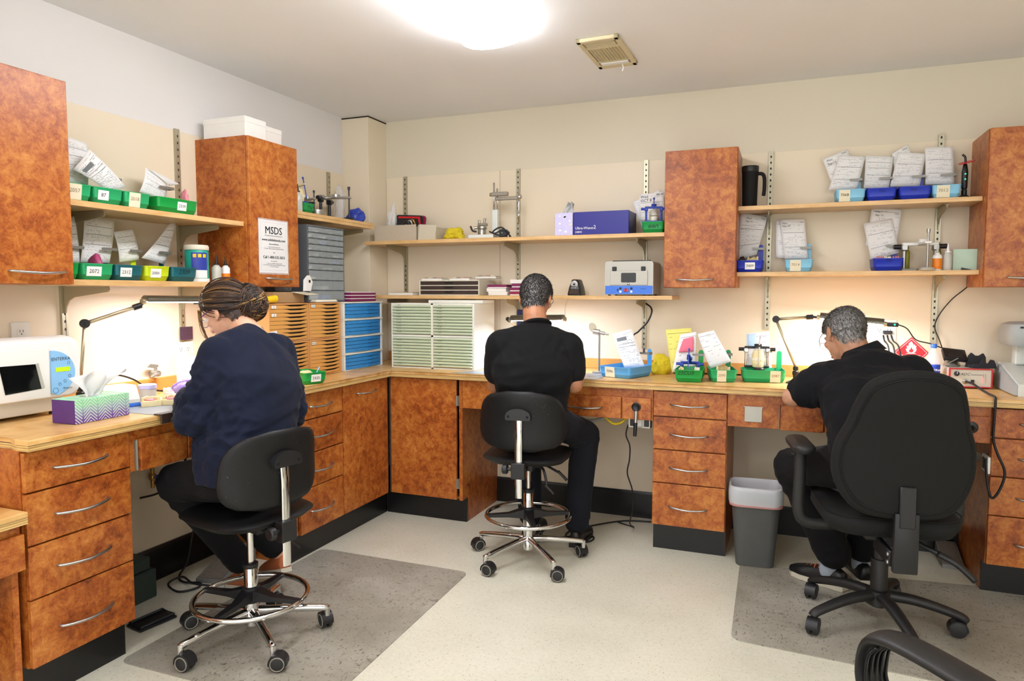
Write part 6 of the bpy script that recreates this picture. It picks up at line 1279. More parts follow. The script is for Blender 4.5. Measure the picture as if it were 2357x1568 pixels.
# middle back: cord from curing box, thin grey lead, coil on bench
cable('power_cable', 'thick black cord hanging from the grey curing box', [ony(1487, 699, 4.10), ony(1498, 708, 4.06), ony(1500, 720, 4.04), ony(1490, 742, 4.04), ony(1470, 763, 4.04), ony(1455, 780, 4.05), (xback(1448, 850, 4.08), 4.08, ZT+.016), (xback(1415, 858, 4.09), 4.09, ZT+.010), (xback(1400, 860, 4.1), 4.1, ZT+.010)], .005)
cable('lamp_lead', 'thin grey lead from the middle lamp up to the shelf', ypath([(1308, 690, 4.10), (1303, 700, 4.0), (1300, 715, 3.79), (1301, 728, 3.73)]), .0018, 'cable_white')
cable('thin_lead', 'thin grey lead beside the man right shoulder', [ony(1333, 762, 3.90), ony(1340, 780, 3.93), ony(1340, 810, 3.95), ony(1336, 830, 3.95), (xback(1330, 850, 3.95), 3.95, ZT+.003)], .0018, 'cable_white')
cable('bench_cable', 'black cable looping round the yellow cloth on the bench', [(-.49, 4.10, ZT+.06), (-.535, 4.06, ZT+.055), (-.57, 4.0, ZT+.05), (-.585, 3.96, ZT+.03), (-.575, 3.955, ZT+.012), (-.50, 3.995, ZT+.010), (-.30, 4.02, ZT+.010), (-.02, 4.03, ZT+.010)], .005)
cable('white_lead', 'white lead looped on the bench beside the man elbow', [(-.98, 3.80, ZT+.004), (-.94, 3.83, ZT+.012), (-.93, 3.78, ZT+.012), (-.98, 3.74, ZT+.004), (-1.02, 3.72, ZT+.004)], .002, 'cable_white')
cable('bench_hose', 'tan hose lying along the back of the bench beside the man', [(-.99, 4.05, ZT+.01), (-.90, 4.03, ZT+.012), (-.80, 4.07, ZT+.03), (-.72, 4.12, ZT+.05), (-.68, 4.13, ZT+.055)], .007, 'cable_tan')
# left bench: plug cable
cable('heater_cable', 'black cable arching from the white wax heater along the left bench', [(-2.60, 2.01, ZT+.075), (-2.61, 2.03, ZT+.10), (-2.62, 2.10, ZT+.115), (-2.64, 2.20, ZT+.085), (-2.66, 2.30, ZT+.03), (-2.66, 2.40, ZT+.006), (-2.64, 2.55, ZT+.006)], .004)
t = thing('plug', 'black plug on the back of the white wax heater', 'plug', (-2.60, 2.0, ZT+.045)); obj('body', lathe(newbm(), [(.014, 0), (.015, .008), (.008, .03), (.006, .035)]), 'black_plastic', t, autosmooth=40); obj('pins', cyl(newbm(), (0, 0, -.01), (0, 0, 0), .005), 'silver', t)
# right end: coiled motor cord down the apron
cable('handpiece_cable', 'black handpiece cord hanging from the control unit over the bench edge', [(.811, 3.925, ZT+.034), (.83, 3.88, ZT+.03), (.845, 3.80, ZT+.015), (.852, 3.70, ZT+.008), (.853, 3.60, ZT+.008), (.852, 3.572, ZT-.01), (.850, 3.57, .80), (.852, 3.575, .72), (.87, 3.578, .66), (.90, 3.578, .58), (.885, 3.582, .50), (.86, 3.585, .46), (.845, 3.588, .50), (.838, 3.60, .56), (.835, 3.61, .63)], .0055)
# under the back bench
t = thing('socket_strip', 'grey metal socket strip under the middle of the back bench', 'socket box', (-.775, 3.655, .645), 0); obj('body', B(0, .118, 0, .05, 0, .055, .002), 'steel', t)
for x_ in (.01, .045, .085): obj('socket', B(x_, x_+.026, -.002, .001, .010, .046, .002), 'black_plastic' if x_ != .045 else 'cap_white', t)
cable('power_cable', 'black cord with inline plug hanging under the back bench', [(-.775, 3.66, .66), (-.79, 3.675, .60), (-.77, 3.68, .54), (-.775, 3.70, .46), (-.79, 3.72, .38), (-.765, 3.74, .28), (-.775, 3.80, .16), (-.80, 3.85, .06), (-.80, 3.95, .006), (-.9, 4.0, .006)], .004)
t = thing('airbrush_plug', 'silver and black handpiece holder hanging from the switch panel', 'holder', (-.722, 3.598, .745), 0); bm = newbm(); cyl(bm, (0, 0, 0), (.0, -.01, -.06), .010, .008, 12); obj('sleeve', bm, 'silver', t, autosmooth=40); obj('tip', cyl(newbm(), (0, -.01, -.06), (-.003, -.012, -.13), .011, .009, 12), 'black_plastic', t, autosmooth=40)
cable('air_hose', 'yellow air hose looped under the back bench', [(-.90, 3.66, .69), (-.86, 3.66, .66), (-.82, 3.66, .665), (-.79, 3.67, .69)], .007, 'cable_yellow')
cable('grey_hose', 'ribbed grey hose under the back bench apron', [(-1.10, 3.70, .69), (-1.02, 3.72, .655), (-.95, 3.72, .665), (-.89, 3.70, .69)], .010, 'grey_metal')
t = thing('socket_strip', 'white framed socket box on the panel under the right bench end', 'socket box', (.8545, 3.66, .56), radians(-90)); obj('frame', B(-.05, .05, -.012, -.0005, 0, .075, .002), 'cap_white', t); obj('socket', B(-.036, -.004, -.014, -.011, .012, .062, .002), 'black_plastic', t); obj('socket', B(.006, .038, -.014, -.011, .012, .062, .002), 'black_plastic', t)
cable('floor_cable', 'black cord lying on the floor by the stool of the T-shirt man', [(-1.20, 3.62, .006), (-1.12, 3.64, .006), (-1.05, 3.72, .006), (-.97, 3.70, .006), (-.98, 3.62, .006), (-1.08, 3.60, .006), (-1.12, 3.75, .006), (-.9, 4.02, .006), (-.72, 4.08, .006)], .0045)
# foot pedals and boxes under the benches
t = thing('foot_pedal', 'grey metal foot rheostat pedal under the left bench', 'pedal', (-2.52, 2.60, .001), radians(12)); obj('body', prism_x(newbm(), [(-.16, 0), (.13, 0), (.13, .09), (-.16, .02)], -.07, .07), 'pedal_grey', t); obj('tread', prism_x(newbm(), [(-.155, .0225), (.125, .0905), (.125, .094), (-.155, .026)], -.06, .06), 'grit', t)
cable('pedal_cable', 'black cable looping on the floor beside the left foot pedal', [(XP+.06, 2.66, .46), (XP+.055, 2.62, .32), (XP+.06, 2.56, .18), (-2.68, 2.50, .06), (-2.67, 2.44, .010), (-2.60, 2.40, .008), (-2.52, 2.42, .008), (-2.49, 2.37, .008), (-2.54, 2.31, .008), (-2.63, 2.34, .018), (-2.62, 2.41, .026), (-2.53, 2.385, .02), (-2.45, 2.41, .010)], .005)
cable('wall_cable', 'black cable with plug hanging on the wall under the left bench', [(XP+.02, 2.30, .42), (XP+.055, 2.38, .43), (XP+.065, 2.46, .48), (XP+.06, 2.54, .57), (XP+.06, 2.58, .68)], .005)
t = thing('gas_valve', 'brass gas valve with blue lever under the left bench', 'valve', (XP+.022, 2.37, .50), 0); bm = newbm(); cyl(bm, (0, 0, -.05), (0, 0, .06), .009, n=10); lathe(bm, [(.014, -.012), (.016, -.008), (.016, .012), (.014, .016)], (0, 0, 0)); cyl(bm, (0, 0, .0), (-.024, 0, 0), .006, n=8); obj('body', bm, 'brass', t, autosmooth=40); bm = newbm(); box(bm, .014, .022, -.004, .05, -.004, .010, .002); obj('lever', bm, 'art_blue', t)
t = thing('transformer', 'dark green transformer box on the floor under the left bench', 'transformer', (-2.60, 2.085, .001), radians(90)); obj('body', B(0, .17, 0, .12, .0, .13, .006), 'dark_green', t); obj('top_cover', B(.02, .15, .01, .11, .13, .19, .008), 'dark_green', t)
t = thing('foot_pedal', 'flat dark foot switch on the floor under the drawer cabinet side', 'pedal', (-2.37, 1.99, .001), radians(80)); obj('base', B(-.02, .14, 0, .10, 0, .012, .004), 'black_plastic', t); bm = newbm(); tube(bm, [(-.01, .01, .016), (-.01, .09, .016), (.13, .09, .020), (.13, .01, .020)], .006, 6, 1, True); obj('guard', bm, 'gunmetal', t)
t = thing('foot_pedal', 'worn tilted foot pedal by the right bench cabinet', 'pedal', (.793, 3.93, .001), radians(0)); mm = [(0, .02), (.20, .075), (.20, .0), (0, .0)]
obj('body', prism_x(newbm(), mm, -.045, .048), 'pedal_grey', t); obj('tread', prism_x(newbm(), [(.008, .0235), (.192, .074), (.192, .077), (.008, .0265)], -.038, .041), 'grit', t)
# ================================================================ people
def PX(u, v, d): return CAM + ray(u, v)*d
def capsule(bm, a, b, ra, rb, n=14, k=4):
    a, b = Vector(a), Vector(b); x, y, z = ax(b-a) if (b-a).length > 1e-6 else ax((0, 0, 1)); rs = []
    for i in range(k+1):
        t_ = -pi/2+pi/2*i/k; rs.append(ring(bm, a+z*(ra*sin(t_)), x, y, max(1e-4, ra*cos(t_)), max(1e-4, ra*cos(t_)), n))
    for i in range(k+1):
        t_ = pi/2*i/k; rs.append(ring(bm, b+z*(rb*sin(t_)), x, y, max(1e-4, rb*cos(t_)), max(1e-4, rb*cos(t_)), n))
    for p, q in zip(rs, rs[1:]): bridge(bm, p, q)
    bm.faces.new(rs[0][::-1]); bm.faces.new(rs[-1])
def chain(bm, pts, rad):
    for i in range(len(pts)-1): capsule(bm, pts[i], pts[i+1], rad[i], rad[i+1])
def ell(bm, c, r, R=None):
    rr = bmesh.ops.create_icosphere(bm, subdivisions=3, radius=1); m = Matrix.Translation(Vector(c)) @ (R.to_4x4() if R is not None else Matrix.Identity(4)) @ Matrix.Diagonal((*r, 1)); bmesh.ops.transform(bm, matrix=m, verts=rr['verts'])
def torso(bm, secs, side, n=28):
    """secs: list of (centre, half width, half depth); side: unit vector to the sitter's right"""
    C = [Vector(s[0]) for s in secs]; loops = []
    for i, (c, hw, hd) in enumerate(secs):
        t_ = (C[min(i+1, len(C)-1)]-C[max(i-1, 0)]).normalized(); x = (Vector(side)-t_*Vector(side).dot(t_)).normalized(); y = t_.cross(x); L = []
        for k in range(n):
            a = 2*pi*k/n; e = .8; ca, sa = cos(a), sin(a); L.append(Vector(c)+x*hw*(abs(ca)**e)*(1 if ca >= 0 else -1)+y*hd*(abs(sa)**e)*(1 if sa >= 0 else -1))
        loops.append(L)
    # rounded ends
    def end(L, c, d): return [Vector(c)+(p-Vector(c))*.55+d for p in L]
    up = (C[-1]-C[-2]).normalized(); dn = (C[0]-C[1]).normalized()
    loops = [end(loops[0], C[0], dn*.03)] + loops + [end(loops[-1], C[-1], up*.02)]
    loft(bm, loops)
def remesh(bm, voxel, it=6, fac=.5, wr=None, seed=0):
    me = bpy.data.meshes.new('tmp'); bmesh.ops.recalc_face_normals(bm, faces=bm.faces); bm.to_mesh(me); bm.free()
    o = bpy.data.objects.new('tmp', me); COL.objects.link(o)
    m = o.modifiers.new('r', 'REMESH'); m.mode = 'VOXEL'; m.voxel_size = voxel; m.adaptivity = 0
    s = o.modifiers.new('s', 'SMOOTH'); s.iterations = it; s.factor = fac
    dg = bpy.context.evaluated_depsgraph_get(); dg.update(); out = bpy.data.meshes.new_from_object(o.evaluated_get(dg)); bpy.data.objects.remove(o); bpy.data.meshes.remove(me)
    if wr:   # folds: list of (centre, radius, amplitude, stretch axis, frequency)
        n = len(out.vertices); nrm = np.zeros(n*3, 'f'); co = np.zeros(n*3, 'f'); out.vertices.foreach_get('co', co); out.vertices.foreach_get('normal', nrm); co = co.reshape(-1, 3); nrm = nrm.reshape(-1, 3); d = np.zeros(n)
        for c, r, amp, axis, fq in wr:
            c = np.array(c); w = np.clip(1-np.linalg.norm(co-c, axis=1)/r, 0, 1)**.7; A = np.array(Vector(axis).normalized())
            idx = np.nonzero(w > .01)[0]
            for i in idx:
                p = co[i]; al = p@A; q = (p-A*al*.75)*fq   # long along the axis
                v1 = mnoise.noise(Vector(q)+Vector((seed, 0, 0))); v2 = mnoise.noise(Vector(q*2.1)+Vector((0, seed, 3)))
                d[i] += amp*w[i]*((1-2*abs(v1))*.8+.4*v2-.25)
        co += nrm*d[:, None]; out.vertices.foreach_set('co', co.ravel()); out.update()
    return out
def hand(bm, wrist, d, palm, side, s=1.0, curl=45, grow=0.0, thumb_side=1):
    """wrist point, finger direction d, palm normal (the way the palm faces), thumb on +side"""
    d = Vector(d).normalized(); pn = Vector(palm); pn = (pn-d*pn.dot(d)).normalized(); sd = Vector(side); sd = (sd-d*sd.dot(d)-pn*sd.dot(pn)).normalized(); w = Vector(wrist)
    L = .085*s
    for q in (-1.2, -.4, .4, 1.2): capsule(bm, w+sd*(q*.010*s), w+d*L+sd*(q*.0175*s), .0155*s+grow, .0125*s+grow)
    fl = [(1.25, .072), (.42, .082), (-.42, .077), (-1.25, .060)]
    for q, ln in fl:
        p = w+d*L+sd*(q*.0185*s); dirv = d.copy(); a = radians(curl*.45)
        for k, (f_, r) in enumerate(((.45, .0092), (.32, .0086), (.23, .0078))):
            dirv = (dirv*cos(a)+pn*sin(a)).normalized(); perp = pn-dirv*pn.dot(dirv); p2 = p+dirv*(ln*f_*s); capsule(bm, p, p2, r*s+grow, r*.93*s+grow, 10, 3); p = p2; a = radians(curl*.55)
            pn_ = perp
    p = w+d*.022*s+sd*.024*s+pn*.006*s; dv = (d*.75+sd*.62+pn*.25).normalized()
    for ln, r in ((.042, .0125), (.032, .0105), (.026, .0095)): p2 = p+dv*ln*s; capsule(bm, p, p2, r*s+grow, r*.93*s+grow, 10, 3); p = p2; dv = (dv+d*.25+pn*.28-sd*.25).normalized()
def head_frame(center, facing, up=(0, 0, 1)):
    f = Vector(facing).normalized(); r = f.cross(Vector(up)).normalized(); u = r.cross(f); m = Matrix((r, f, u)).transposed().to_4x4(); m.translation = Vector(center); return m
def add_head(bm, m, s=1.0, ear=1.0):
    def T(p): return m @ (Vector(p)*s)
    R = m.to_3x3()
    ell(bm, T((0, -.012, .030)), (.074*s, .094*s, .086*s), R); ell(bm, T((0, .026, -.030)), (.061*s, .062*s, .080*s), R); ell(bm, T((0, .050, -.090)), (.034*s, .030*s, .024*s), R); ell(bm, T((0, -.03, -.045)), (.056*s, .055*s, .055*s), R)
    capsule(bm, T((0, .084, .005)), T((0, .104, -.034)), .008*s, .0125*s); ell(bm, T((.012, .094, -.038)), (.009*s, .009*s, .007*s), R); ell(bm, T((-.012, .094, -.038)), (.009*s, .009*s, .007*s), R)
    capsule(bm, T((-.036, .076, .026)), T((.036, .076, .026)), .011*s, .011*s); ell(bm, T((0, .082, -.066)), (.023*s, .010*s, .009*s), R); ell(bm, T((.042, .055, -.022)), (.022*s, .022*s, .02*s), R); ell(bm, T((-.042, .055, -.022)), (.022*s, .022*s, .02*s), R)
    for q in (-1, 1):
        E_ = R @ (Matrix.Rotation(radians(q*22), 3, 'Z') @ Matrix.Rotation(radians(-12), 3, 'X')); ell(bm, T((q*.077, -.010, -.008)), (.0085*s, .021*s*ear, .033*s*ear), E_); ell(bm, T((q*.074, .002, -.034)), (.009*s, .010*s, .012*s), R)
def face_parts(t, m, s=1.0):
    for q in (-1, 1):
        bm = newbm(); ell(bm, m @ Vector((q*.031*s, .0795*s, .004*s)), (.0125*s,)*3); e = obj('eye', bm, 'sclera', t, True); bm = newbm(); ell(bm, m @ Vector((q*.031*s, .0895*s, .002*s)), (.0055*s, .0035*s, .0055*s), m.to_3x3()); obj('iris', bm, 'iris', e, True)
    bm = newbm(); tube(bm, [m @ (Vector(p)*s) for p in ((-.022, .086, -.066), (-.008, .0925, -.063), (.008, .0925, -.063), (.022, .086, -.066))], .0036*s, 8, 4); obj('lips', bm, 'lips', t, True)
def glasses(t, m, s=1.0, mat='gunmetal'):
    T = lambda p: m @ (Vector(p)*s); bm = newbm()
    for q in (-1, 1):
        tube(bm, [T((q*.033+.024*cos(a), .103, .002+.019*sin(a))) for a in [2*pi*k/20 for k in range(20)]], .0013, 5, 1, True); tube(bm, [T((q*.057, .100, .008)), T((q*.076, .07, .010)), T((q*.083, .02, .008)), T((q*.083, -.012, .004)), T((q*.080, -.026, -.012))], .0016, 5, 4)
    tube(bm, [T((-.009, .103, .006)), T((0, .106, .009)), T((.009, .103, .006))], .0013, 5, 3); g = obj('glasses', bm, mat, t, True)
    for q in (-1, 1):
        bm = newbm(); prism(bm, [(q*.033+.023*cos(a), .002+.018*sin(a)) for a in [2*pi*k/16 for k in range(16)]], lambda a, b: T((a, .1025, b)), lambda a, b: T((a, .1035, b))); obj('lens', bm, 'lens', g)
def hairline(p, bald=0):
    y, z = p.y, p.z
    if y < -.045: lim = -.078
    elif y < -.012: lim = -.078+(y+.045)/.033*.075
    elif y < .035: lim = -.003+(y+.012)/.047*.025
    else: lim = .022+min(1, (y-.035)/.04)*.055
    return z-lim
def hair_cap(t, m, s, mat, seed, nstr, length, bald=0, thick=.005, name='hair', flow=None, strand_r=.0011):
    rnd = random.Random(seed); bm = newbm(); ly = bm.verts.layers.float.new('strand')
    rr = bmesh.ops.create_icosphere(bm, subdivisions=5, radius=1); C0 = Vector((0, -.012, .030))
    def surf(d, off):  # point on the skull in direction d
        e = Vector((.074+off, .094+off, .086+off)); k = 1/sqrt((d.x/e.x)**2+(d.y/e.y)**2+(d.z/e.z)**2); p = C0+d*k
        # nape follows the neck ellipsoid
        c2 = Vector((0, -.03, -.045)); r2 = .056+off
        b = d.dot(C0-c2); disc = b*b-((C0-c2).length_squared-r2*r2)
        if disc > 0:
            k2 = -b+sqrt(disc)
            if k2 > k: p = C0+d*k2
        return p
    kill = []
    for v in rr['verts']:
        d = v.co.normalized(); p = surf(d, thick); hl = hairline(p)
        if bald and p.z > .03: # thinning crown
            q = (p-Vector((0, .03, .11))).length
            if q < bald: hl = -1
        n_ = mnoise.noise(d*14+Vector((seed, 0, 0)))
        v[ly] = .5+.35*n_
        if hl < -.002+.012*n_: kill.append(v)
        v.co = (m @ (p*s)) if True else p
    bmesh.ops.delete(bm, geom=kill, context='VERTS')
    cnt = 0; tries = 0
    while cnt < nstr and tries < nstr*4:
        tries += 1; d = Vector((rnd.gauss(0, 1), rnd.gauss(0, 1), rnd.gauss(0, 1))).normalized(); p = surf(d, thick*.95)
        if hairline(p) < -.010*rnd.random(): continue
        if bald and (p-Vector((0, .03, .11))).length < bald and rnd.random() < .82: continue
        n_ = Vector((d.x/.074, d.y/.094, d.z/.086)).normalized() if p.z > -.02 else (p-Vector((0, -.02, -.035))).normalized()
        fl = flow(p) if flow else Vector((p.x*2.0, -.45-(.5 if p.z > .05 else 0), -.9)); fl = (fl-n_*fl.dot(n_)); fl = fl.normalized() if fl.length > 1e-4 else Vector((0, -1, 0))
        fl = (fl+Vector((rnd.gauss(0, .25), rnd.gauss(0, .25), rnd.gauss(0, .2)))).normalized(); sd = fl.cross(n_).normalized(); L = length*rnd.uniform(.6, 1.15); w = strand_r*rnd.uniform(.7, 1.3)
        pts = [p, p+fl*L*.5+n_*L*.30, p+fl*L+n_*L*.28]; c_ = min(1, max(0, rnd.gauss(.56, .17)))
        vv = []
        for k, q in enumerate(pts):
            ww = w*(1, .8, .1)[k]
            for e_ in (-1, 1): x = bm.verts.new(m @ ((q+sd*ww*e_)*s)); x[ly] = c_; vv.append(x)
        bm.faces.new((vv[0], vv[1], vv[3], vv[2])); bm.faces.new((vv[2], vv[3], vv[5], vv[4])); cnt += 1
    return obj(name, bm, mat, t, True)
def eyebrows(t, m, s, mat):
    bm = newbm(); ly = bm.verts.layers.float.new('strand')
    for q in (-1, 1): tube(bm, [m @ (Vector((q*x, y, z))*s) for x, y, z in ((.014, .086, .024), (.03, .085, .031), (.046, .074, .027))], .003*s, 6, 4)
    for v in bm.verts: v[ly] = .35
    obj('eyebrows', bm, mat, t, True)
def person(name, label, bm, skin, voxel=.006):
    me = remesh(bm, voxel, 4, .5); o = mobj(name, me, skin, None, True); return tag(o, label, 'person')
def garment(name, t, bm, mat, voxel=.008, it=8, wr=None, seed=0): return mobj(name, remesh(bm, voxel, it, .5, wr, seed), mat, t, True)
def shoe(t, heel, toe, up, mat, sole, s=1.0, name='shoe'):
    heel, toe = Vector(heel), Vector(toe); d = (toe-heel).normalized(); u = Vector(up); u = (u-d*u.dot(d)).normalized(); sd = d.cross(u)
    L = .27*s; def_ = [(0, .026, .062), (.03, .034, .075), (.09, .036, .070), (.15, .041, .055), (.20, .046, .045), (.245, .038, .032), (.268, .018, .020)]
    bm = newbm(); loops = []
    for x, w, h in def_:
        x, w, h = x*s, w*s, h*s; loops.append([heel+d*x+sd*(w*a)+u*(.018*s+h*b) for a, b in ((-1, 0), (-1.02, .35), (-.75, .8), (-.35, 1), (.35, 1), (.75, .8), (1.02, .35), (1, 0))])
    loft(bm, loops); bmesh.ops.subdivide_edges(bm, edges=bm.edges[:], cuts=1, smooth=.6); o = obj(name, bm, mat, t, True)
    bm = newbm(); ou = [(x, w*1.10) for x, w, h in def_]; poly = [heel+d*(x*s-.004)+sd*(w*s) for x, w in ou]+[heel+d*(.274*s)]+[heel+d*(x*s-.004)-sd*(w*s) for x, w in ou[::-1]]
    a = [bm.verts.new(p) for p in poly]; b = [bm.verts.new(p+u*.022*s) for p in poly]; bridge(bm, a, b); bm.faces.new(a[::-1]); bm.faces.new(b); obj('sole', bm, sole, o)
    bm = newbm()
    for k in range(4): x = (.115+.022*k)*s; tube(bm, [heel+d*x-sd*.022*s+u*(.075-.006*k)*s, heel+d*(x+.004)+u*(.087-.007*k)*s, heel+d*x+sd*.022*s+u*(.075-.006*k)*s], .003*s, 6, 3)
    obj('laces', bm, sole if sole != 'sole' else 'shoe_tan', o, True); return o
# ---------------------------------------------------------------- the woman
def woman():
    hipc = Vector((-1.955, 2.112, SEAT1+.116)); f = Vector((-.955, .295, 0)).normalized(); r_ = Vector((f.y, -f.x, 0)); l_ = -r_
    shL, shR = PX(503, 812, 2.63), PX(640, 806, 2.92); shc = (shL+shR)/2; neck = PX(583, 765, 2.80)
    waist = hipc.lerp(shc, .42)-f*.035; chest = hipc.lerp(shc, .74)-f*.04
    elL, elR = PX(447, 968, 2.57), PX(672, 948, 2.93); wrL, wrR = Vector((-2.215, 2.075, .978)), Vector((-2.27, 2.26, .978))
    hc = PX(520, 716, 2.84); fd = (f*.78+Vector((-.22, -.28, 0))+Vector((0, 0, -.62))).normalized(); hm = head_frame(hc, fd)
    side = (shR-shL).normalized()
    knL, knR = PX(404, 1110, 2.80), PX(470, 1108, 3.02); hipL, hipR = hipc+l_*.09, hipc+r_*.09; anL, anR = Vector((-2.20, 2.36, .155)), Vector((-2.13, 2.50, .185))
    bm = newbm(); add_head(bm, hm, .97); chain(bm, [neck-Vector((0, 0, .03)), hm @ Vector((0, -.025, -.05))], [.058, .050])
    torso(bm, [(hipc, .15, .10), (waist, .115, .09), (chest, .14, .09), (shc, .13, .07)], side)
    for a, b, c in ((shL, elL, wrL), (shR, elR, wrR)): chain(bm, [a, b, c], [.046, .037, .026])
    hd1 = (f+Vector((.1, .30, .04))).normalized(); hd2 = (f*.5+Vector((-.35, -.50, .04))).normalized()
    hand(bm, wrL, hd1, (0, .5, -.9), (0, .6, .5), .90, 28); hand(bm, wrR, hd2, (0, -.4, -.9), (-.3, -.7, .4), .90, 28)
    for a, b, c in ((hipL, knL, anL), (hipR, knR, anR)): chain(bm, [a, b, c], [.075, .052, .036])
    t = person('person', 'woman in navy jumper with brown hair bun working at the left bench', bm, 'skin_w')
    # jumper: wide hem hangs over the seat, long sleeves pushed into folds
    bm = newbm(); hem = hipc+Vector((0, 0, -.005))-f*.02
    torso(bm, [(hem, .195, .150), (hipc+Vector((0, 0, .10))-f*.02, .190, .148), (waist+Vector((0, 0, .03)), .182, .140), (chest-f*.005, .198, .135), (shc-f*.012+Vector((0, 0, -.03)), .190, .110), (shc+Vector((0, 0, .035)), .13, .080), (neck+f*.008+Vector((0, 0, -.022)), .068, .062)], side)
    for a, b, c in ((shL, elL, wrL.lerp(elL, .22)), (shR, elR, wrR.lerp(elR, .22))): chain(bm, [a-Vector((0, 0, .005)), a.lerp(b, .5), b, b.lerp(c, .5), c], [.072, .066, .060, .050, .037])
    for a_ in (shL, shR): capsule(bm, neck.lerp(a_, .25)+Vector((0, 0, -.045)), a_+Vector((0, 0, -.003)), .058, .070)
    capsule(bm, shL.lerp(shc, .25), elL.lerp(shL, .55)+side*.03, .075, .062); capsule(bm, shR.lerp(shc, .25), elR.lerp(shR, .55)-side*.03, .075, .062)
    wr = [(elL, .24, .030, side, 24), (elR, .20, .026, side, 24), (waist, .28, .018, side+Vector((0, 0, .3)), 13), (hem, .26, .022, (0, 0, 1), 12), (shL.lerp(chest, .5), .18, .018, (0, .3, 1), 14), (shR.lerp(chest, .4), .16, .014, (0, -.3, 1), 14)]
    j = garment('jumper', t, bm, 'navy_knit', .008, 7, wr, 3)
    bm = newbm(); nb = neck+f*.022+Vector((0, 0, -.034)); up_ = ((hm @ Vector((0, -.025, -.05)))-neck).normalized(); sx = (side-up_*side.dot(up_)).normalized(); sy = up_.cross(sx); tube(bm, [nb+sx*.062*cos(a)+sy*.060*sin(a) for a in [2*pi*k/28 for k in range(28)]], .010, 10, 1, True); obj('neck_band', bm, 'navy_knit', j, True)
    bm = newbm(); torso(bm, [(hipc+Vector((0, 0, -.055)), .185, .135), (hipc+Vector((0, 0, .02)), .185, .14), (hipc+Vector((0, 0, .08)), .165, .125)], r_)
    for a, b, c in ((hipL, knL, anL), (hipR, knR, anR)): chain(bm, [a, a.lerp(b, .5), b, b.lerp(c, .5), c.lerp(b, .08)], [.098, .084, .074, .062, .056])
    garment('trousers', t, bm, 'trouser_black', .009, 8, [(knL, .2, .012, f, 18), (hipL, .22, .003, f, 14), (anL, .15, .010, r_, 20)], 5)
    shoe(t, anL+Vector((.06, -.02, -.085)), (-2.36, 2.435, .016), (.3, -.1, 1), 'shoe_tan', 'sole', .88); shoe(t, anR+Vector((.06, -.02, -.08)), (-2.31, 2.585, .02), (.3, -.1, 1), 'shoe_tan', 'sole', .88)
    for w_, dd, pn, sd in ((wrL, hd1, (0, .5, -.9), (0, .6, .5)), (wrR, hd2, (0, -.4, -.9), (-.3, -.7, .4))):
        bm = newbm(); hand(bm, w_, dd, pn, sd, .90, 28, .0016); capsule(bm, Vector(w_)-Vector(dd)*.03, Vector(w_)+Vector(dd)*.02, .031, .028); garment('glove', t, bm, 'glove', .005, 3)
    face_parts(t, hm, .97); eyebrows(t, hm, .97, 'hair_brown'); glasses(t, hm, .97, 'purple')
    # hair drawn back into a curly bun
    bun = hm.inverted() @ PX(573, 697, 2.85); hair_cap(t, hm, .97, 'hair_brown', 4, 500, .012, thick=.010)
    bm = newbm(); ly = bm.verts.layers.float.new('strand'); rnd = random.Random(11); C0 = Vector((0, -.012, .030))
    def add(pts, r, col, k=4, n=6, rf=None):
        o0 = len(bm.verts); tube(bm, [hm @ (Vector(p)*.97) for p in pts], r, n, k, rf=rf); bm.verts.ensure_lookup_table()
        for v in bm.verts[o0:]: v[ly] = col
    for k in range(950):   # strands over the skull
        a = rnd.uniform(-2.35, 2.35); el = rnd.uniform(.0, .15)+.30*cos(a)
        d0 = Vector((sin(a)*cos(el), cos(a)*cos(el), sin(el)+(.22 if abs(a) < 1.0 else -.35*max(0, abs(a)-1.0)))).normalized(); d1 = (bun-C0).normalized(); pts = []
        for q in range(6):
            u = q/5; d = d0.slerp(d1, u) if d0.angle(d1) > .05 else d0; off = .011+.006*rnd.random()+(.012*u); e = Vector((.074+off, .094+off, .086+off)); kk = 1/sqrt((d.x/e.x)**2+(d.y/e.y)**2+(d.z/e.z)**2); pts.append(C0+d*kk+Vector((rnd.gauss(0, .0007),)*3))
        add(pts, rnd.uniform(.0014, .0024), min(1, max(.1, rnd.gauss(.52, .12))), 3, 5, lambda s: .55+.6*sin(pi*min(1, s+.15)))
    R0 = .078
    for k in range(620):   # curls of the bun, in locks
        if k % 18 == 0: base = (Vector((rnd.gauss(0, 1), rnd.gauss(0, 1), rnd.gauss(0, 1))).normalized(), rnd.uniform(0, 6.28), rnd.uniform(1.4, 3.2), rnd.uniform(-.045, .045), rnd.gauss(.53, .13))
        nrm = (base[0]+Vector((rnd.gauss(0, .11), rnd.gauss(0, .11), rnd.gauss(0, .11)))).normalized(); x, y, z = ax(nrm); a0 = base[1]+rnd.gauss(0, .15); ln = base[2]; off = nrm*(base[3]+rnd.gauss(0, .005)); rr = sqrt(max(.0004, R0**2-off.length_squared))*rnd.uniform(.90, 1.08); pts = []
        for q in range(8): a = a0+ln*q/7; pp = off+(x*cos(a)+y*sin(a))*rr; pts.append(bun+Vector((pp.x*.95, pp.y*.95, pp.z*1.0))+Vector((rnd.gauss(0, .002),)*3))
        add(pts, rnd.uniform(.0018, .0034), min(1, max(.1, base[4]+.05+rnd.gauss(0, .09))), 3, 6, lambda s: .5+.7*sin(pi*s))
    for q in (-1, 1):   # loose strands beside the face, lamp light put into their paler tone
        for k in range(9): x0 = q*(.066+rnd.gauss(0, .004)); add([(x0, .055+.006*k*.4, .045), (x0+q*.012, .075, .0), (x0+q*.014, .085+rnd.gauss(0, .006), -.05), (x0+q*.008, .085+rnd.gauss(0, .01), -.10), (x0+q*.006, .075+rnd.gauss(0, .014), -.15)], .0022, rnd.uniform(.55, .85), 4, 5, lambda s: 1-.7*s)
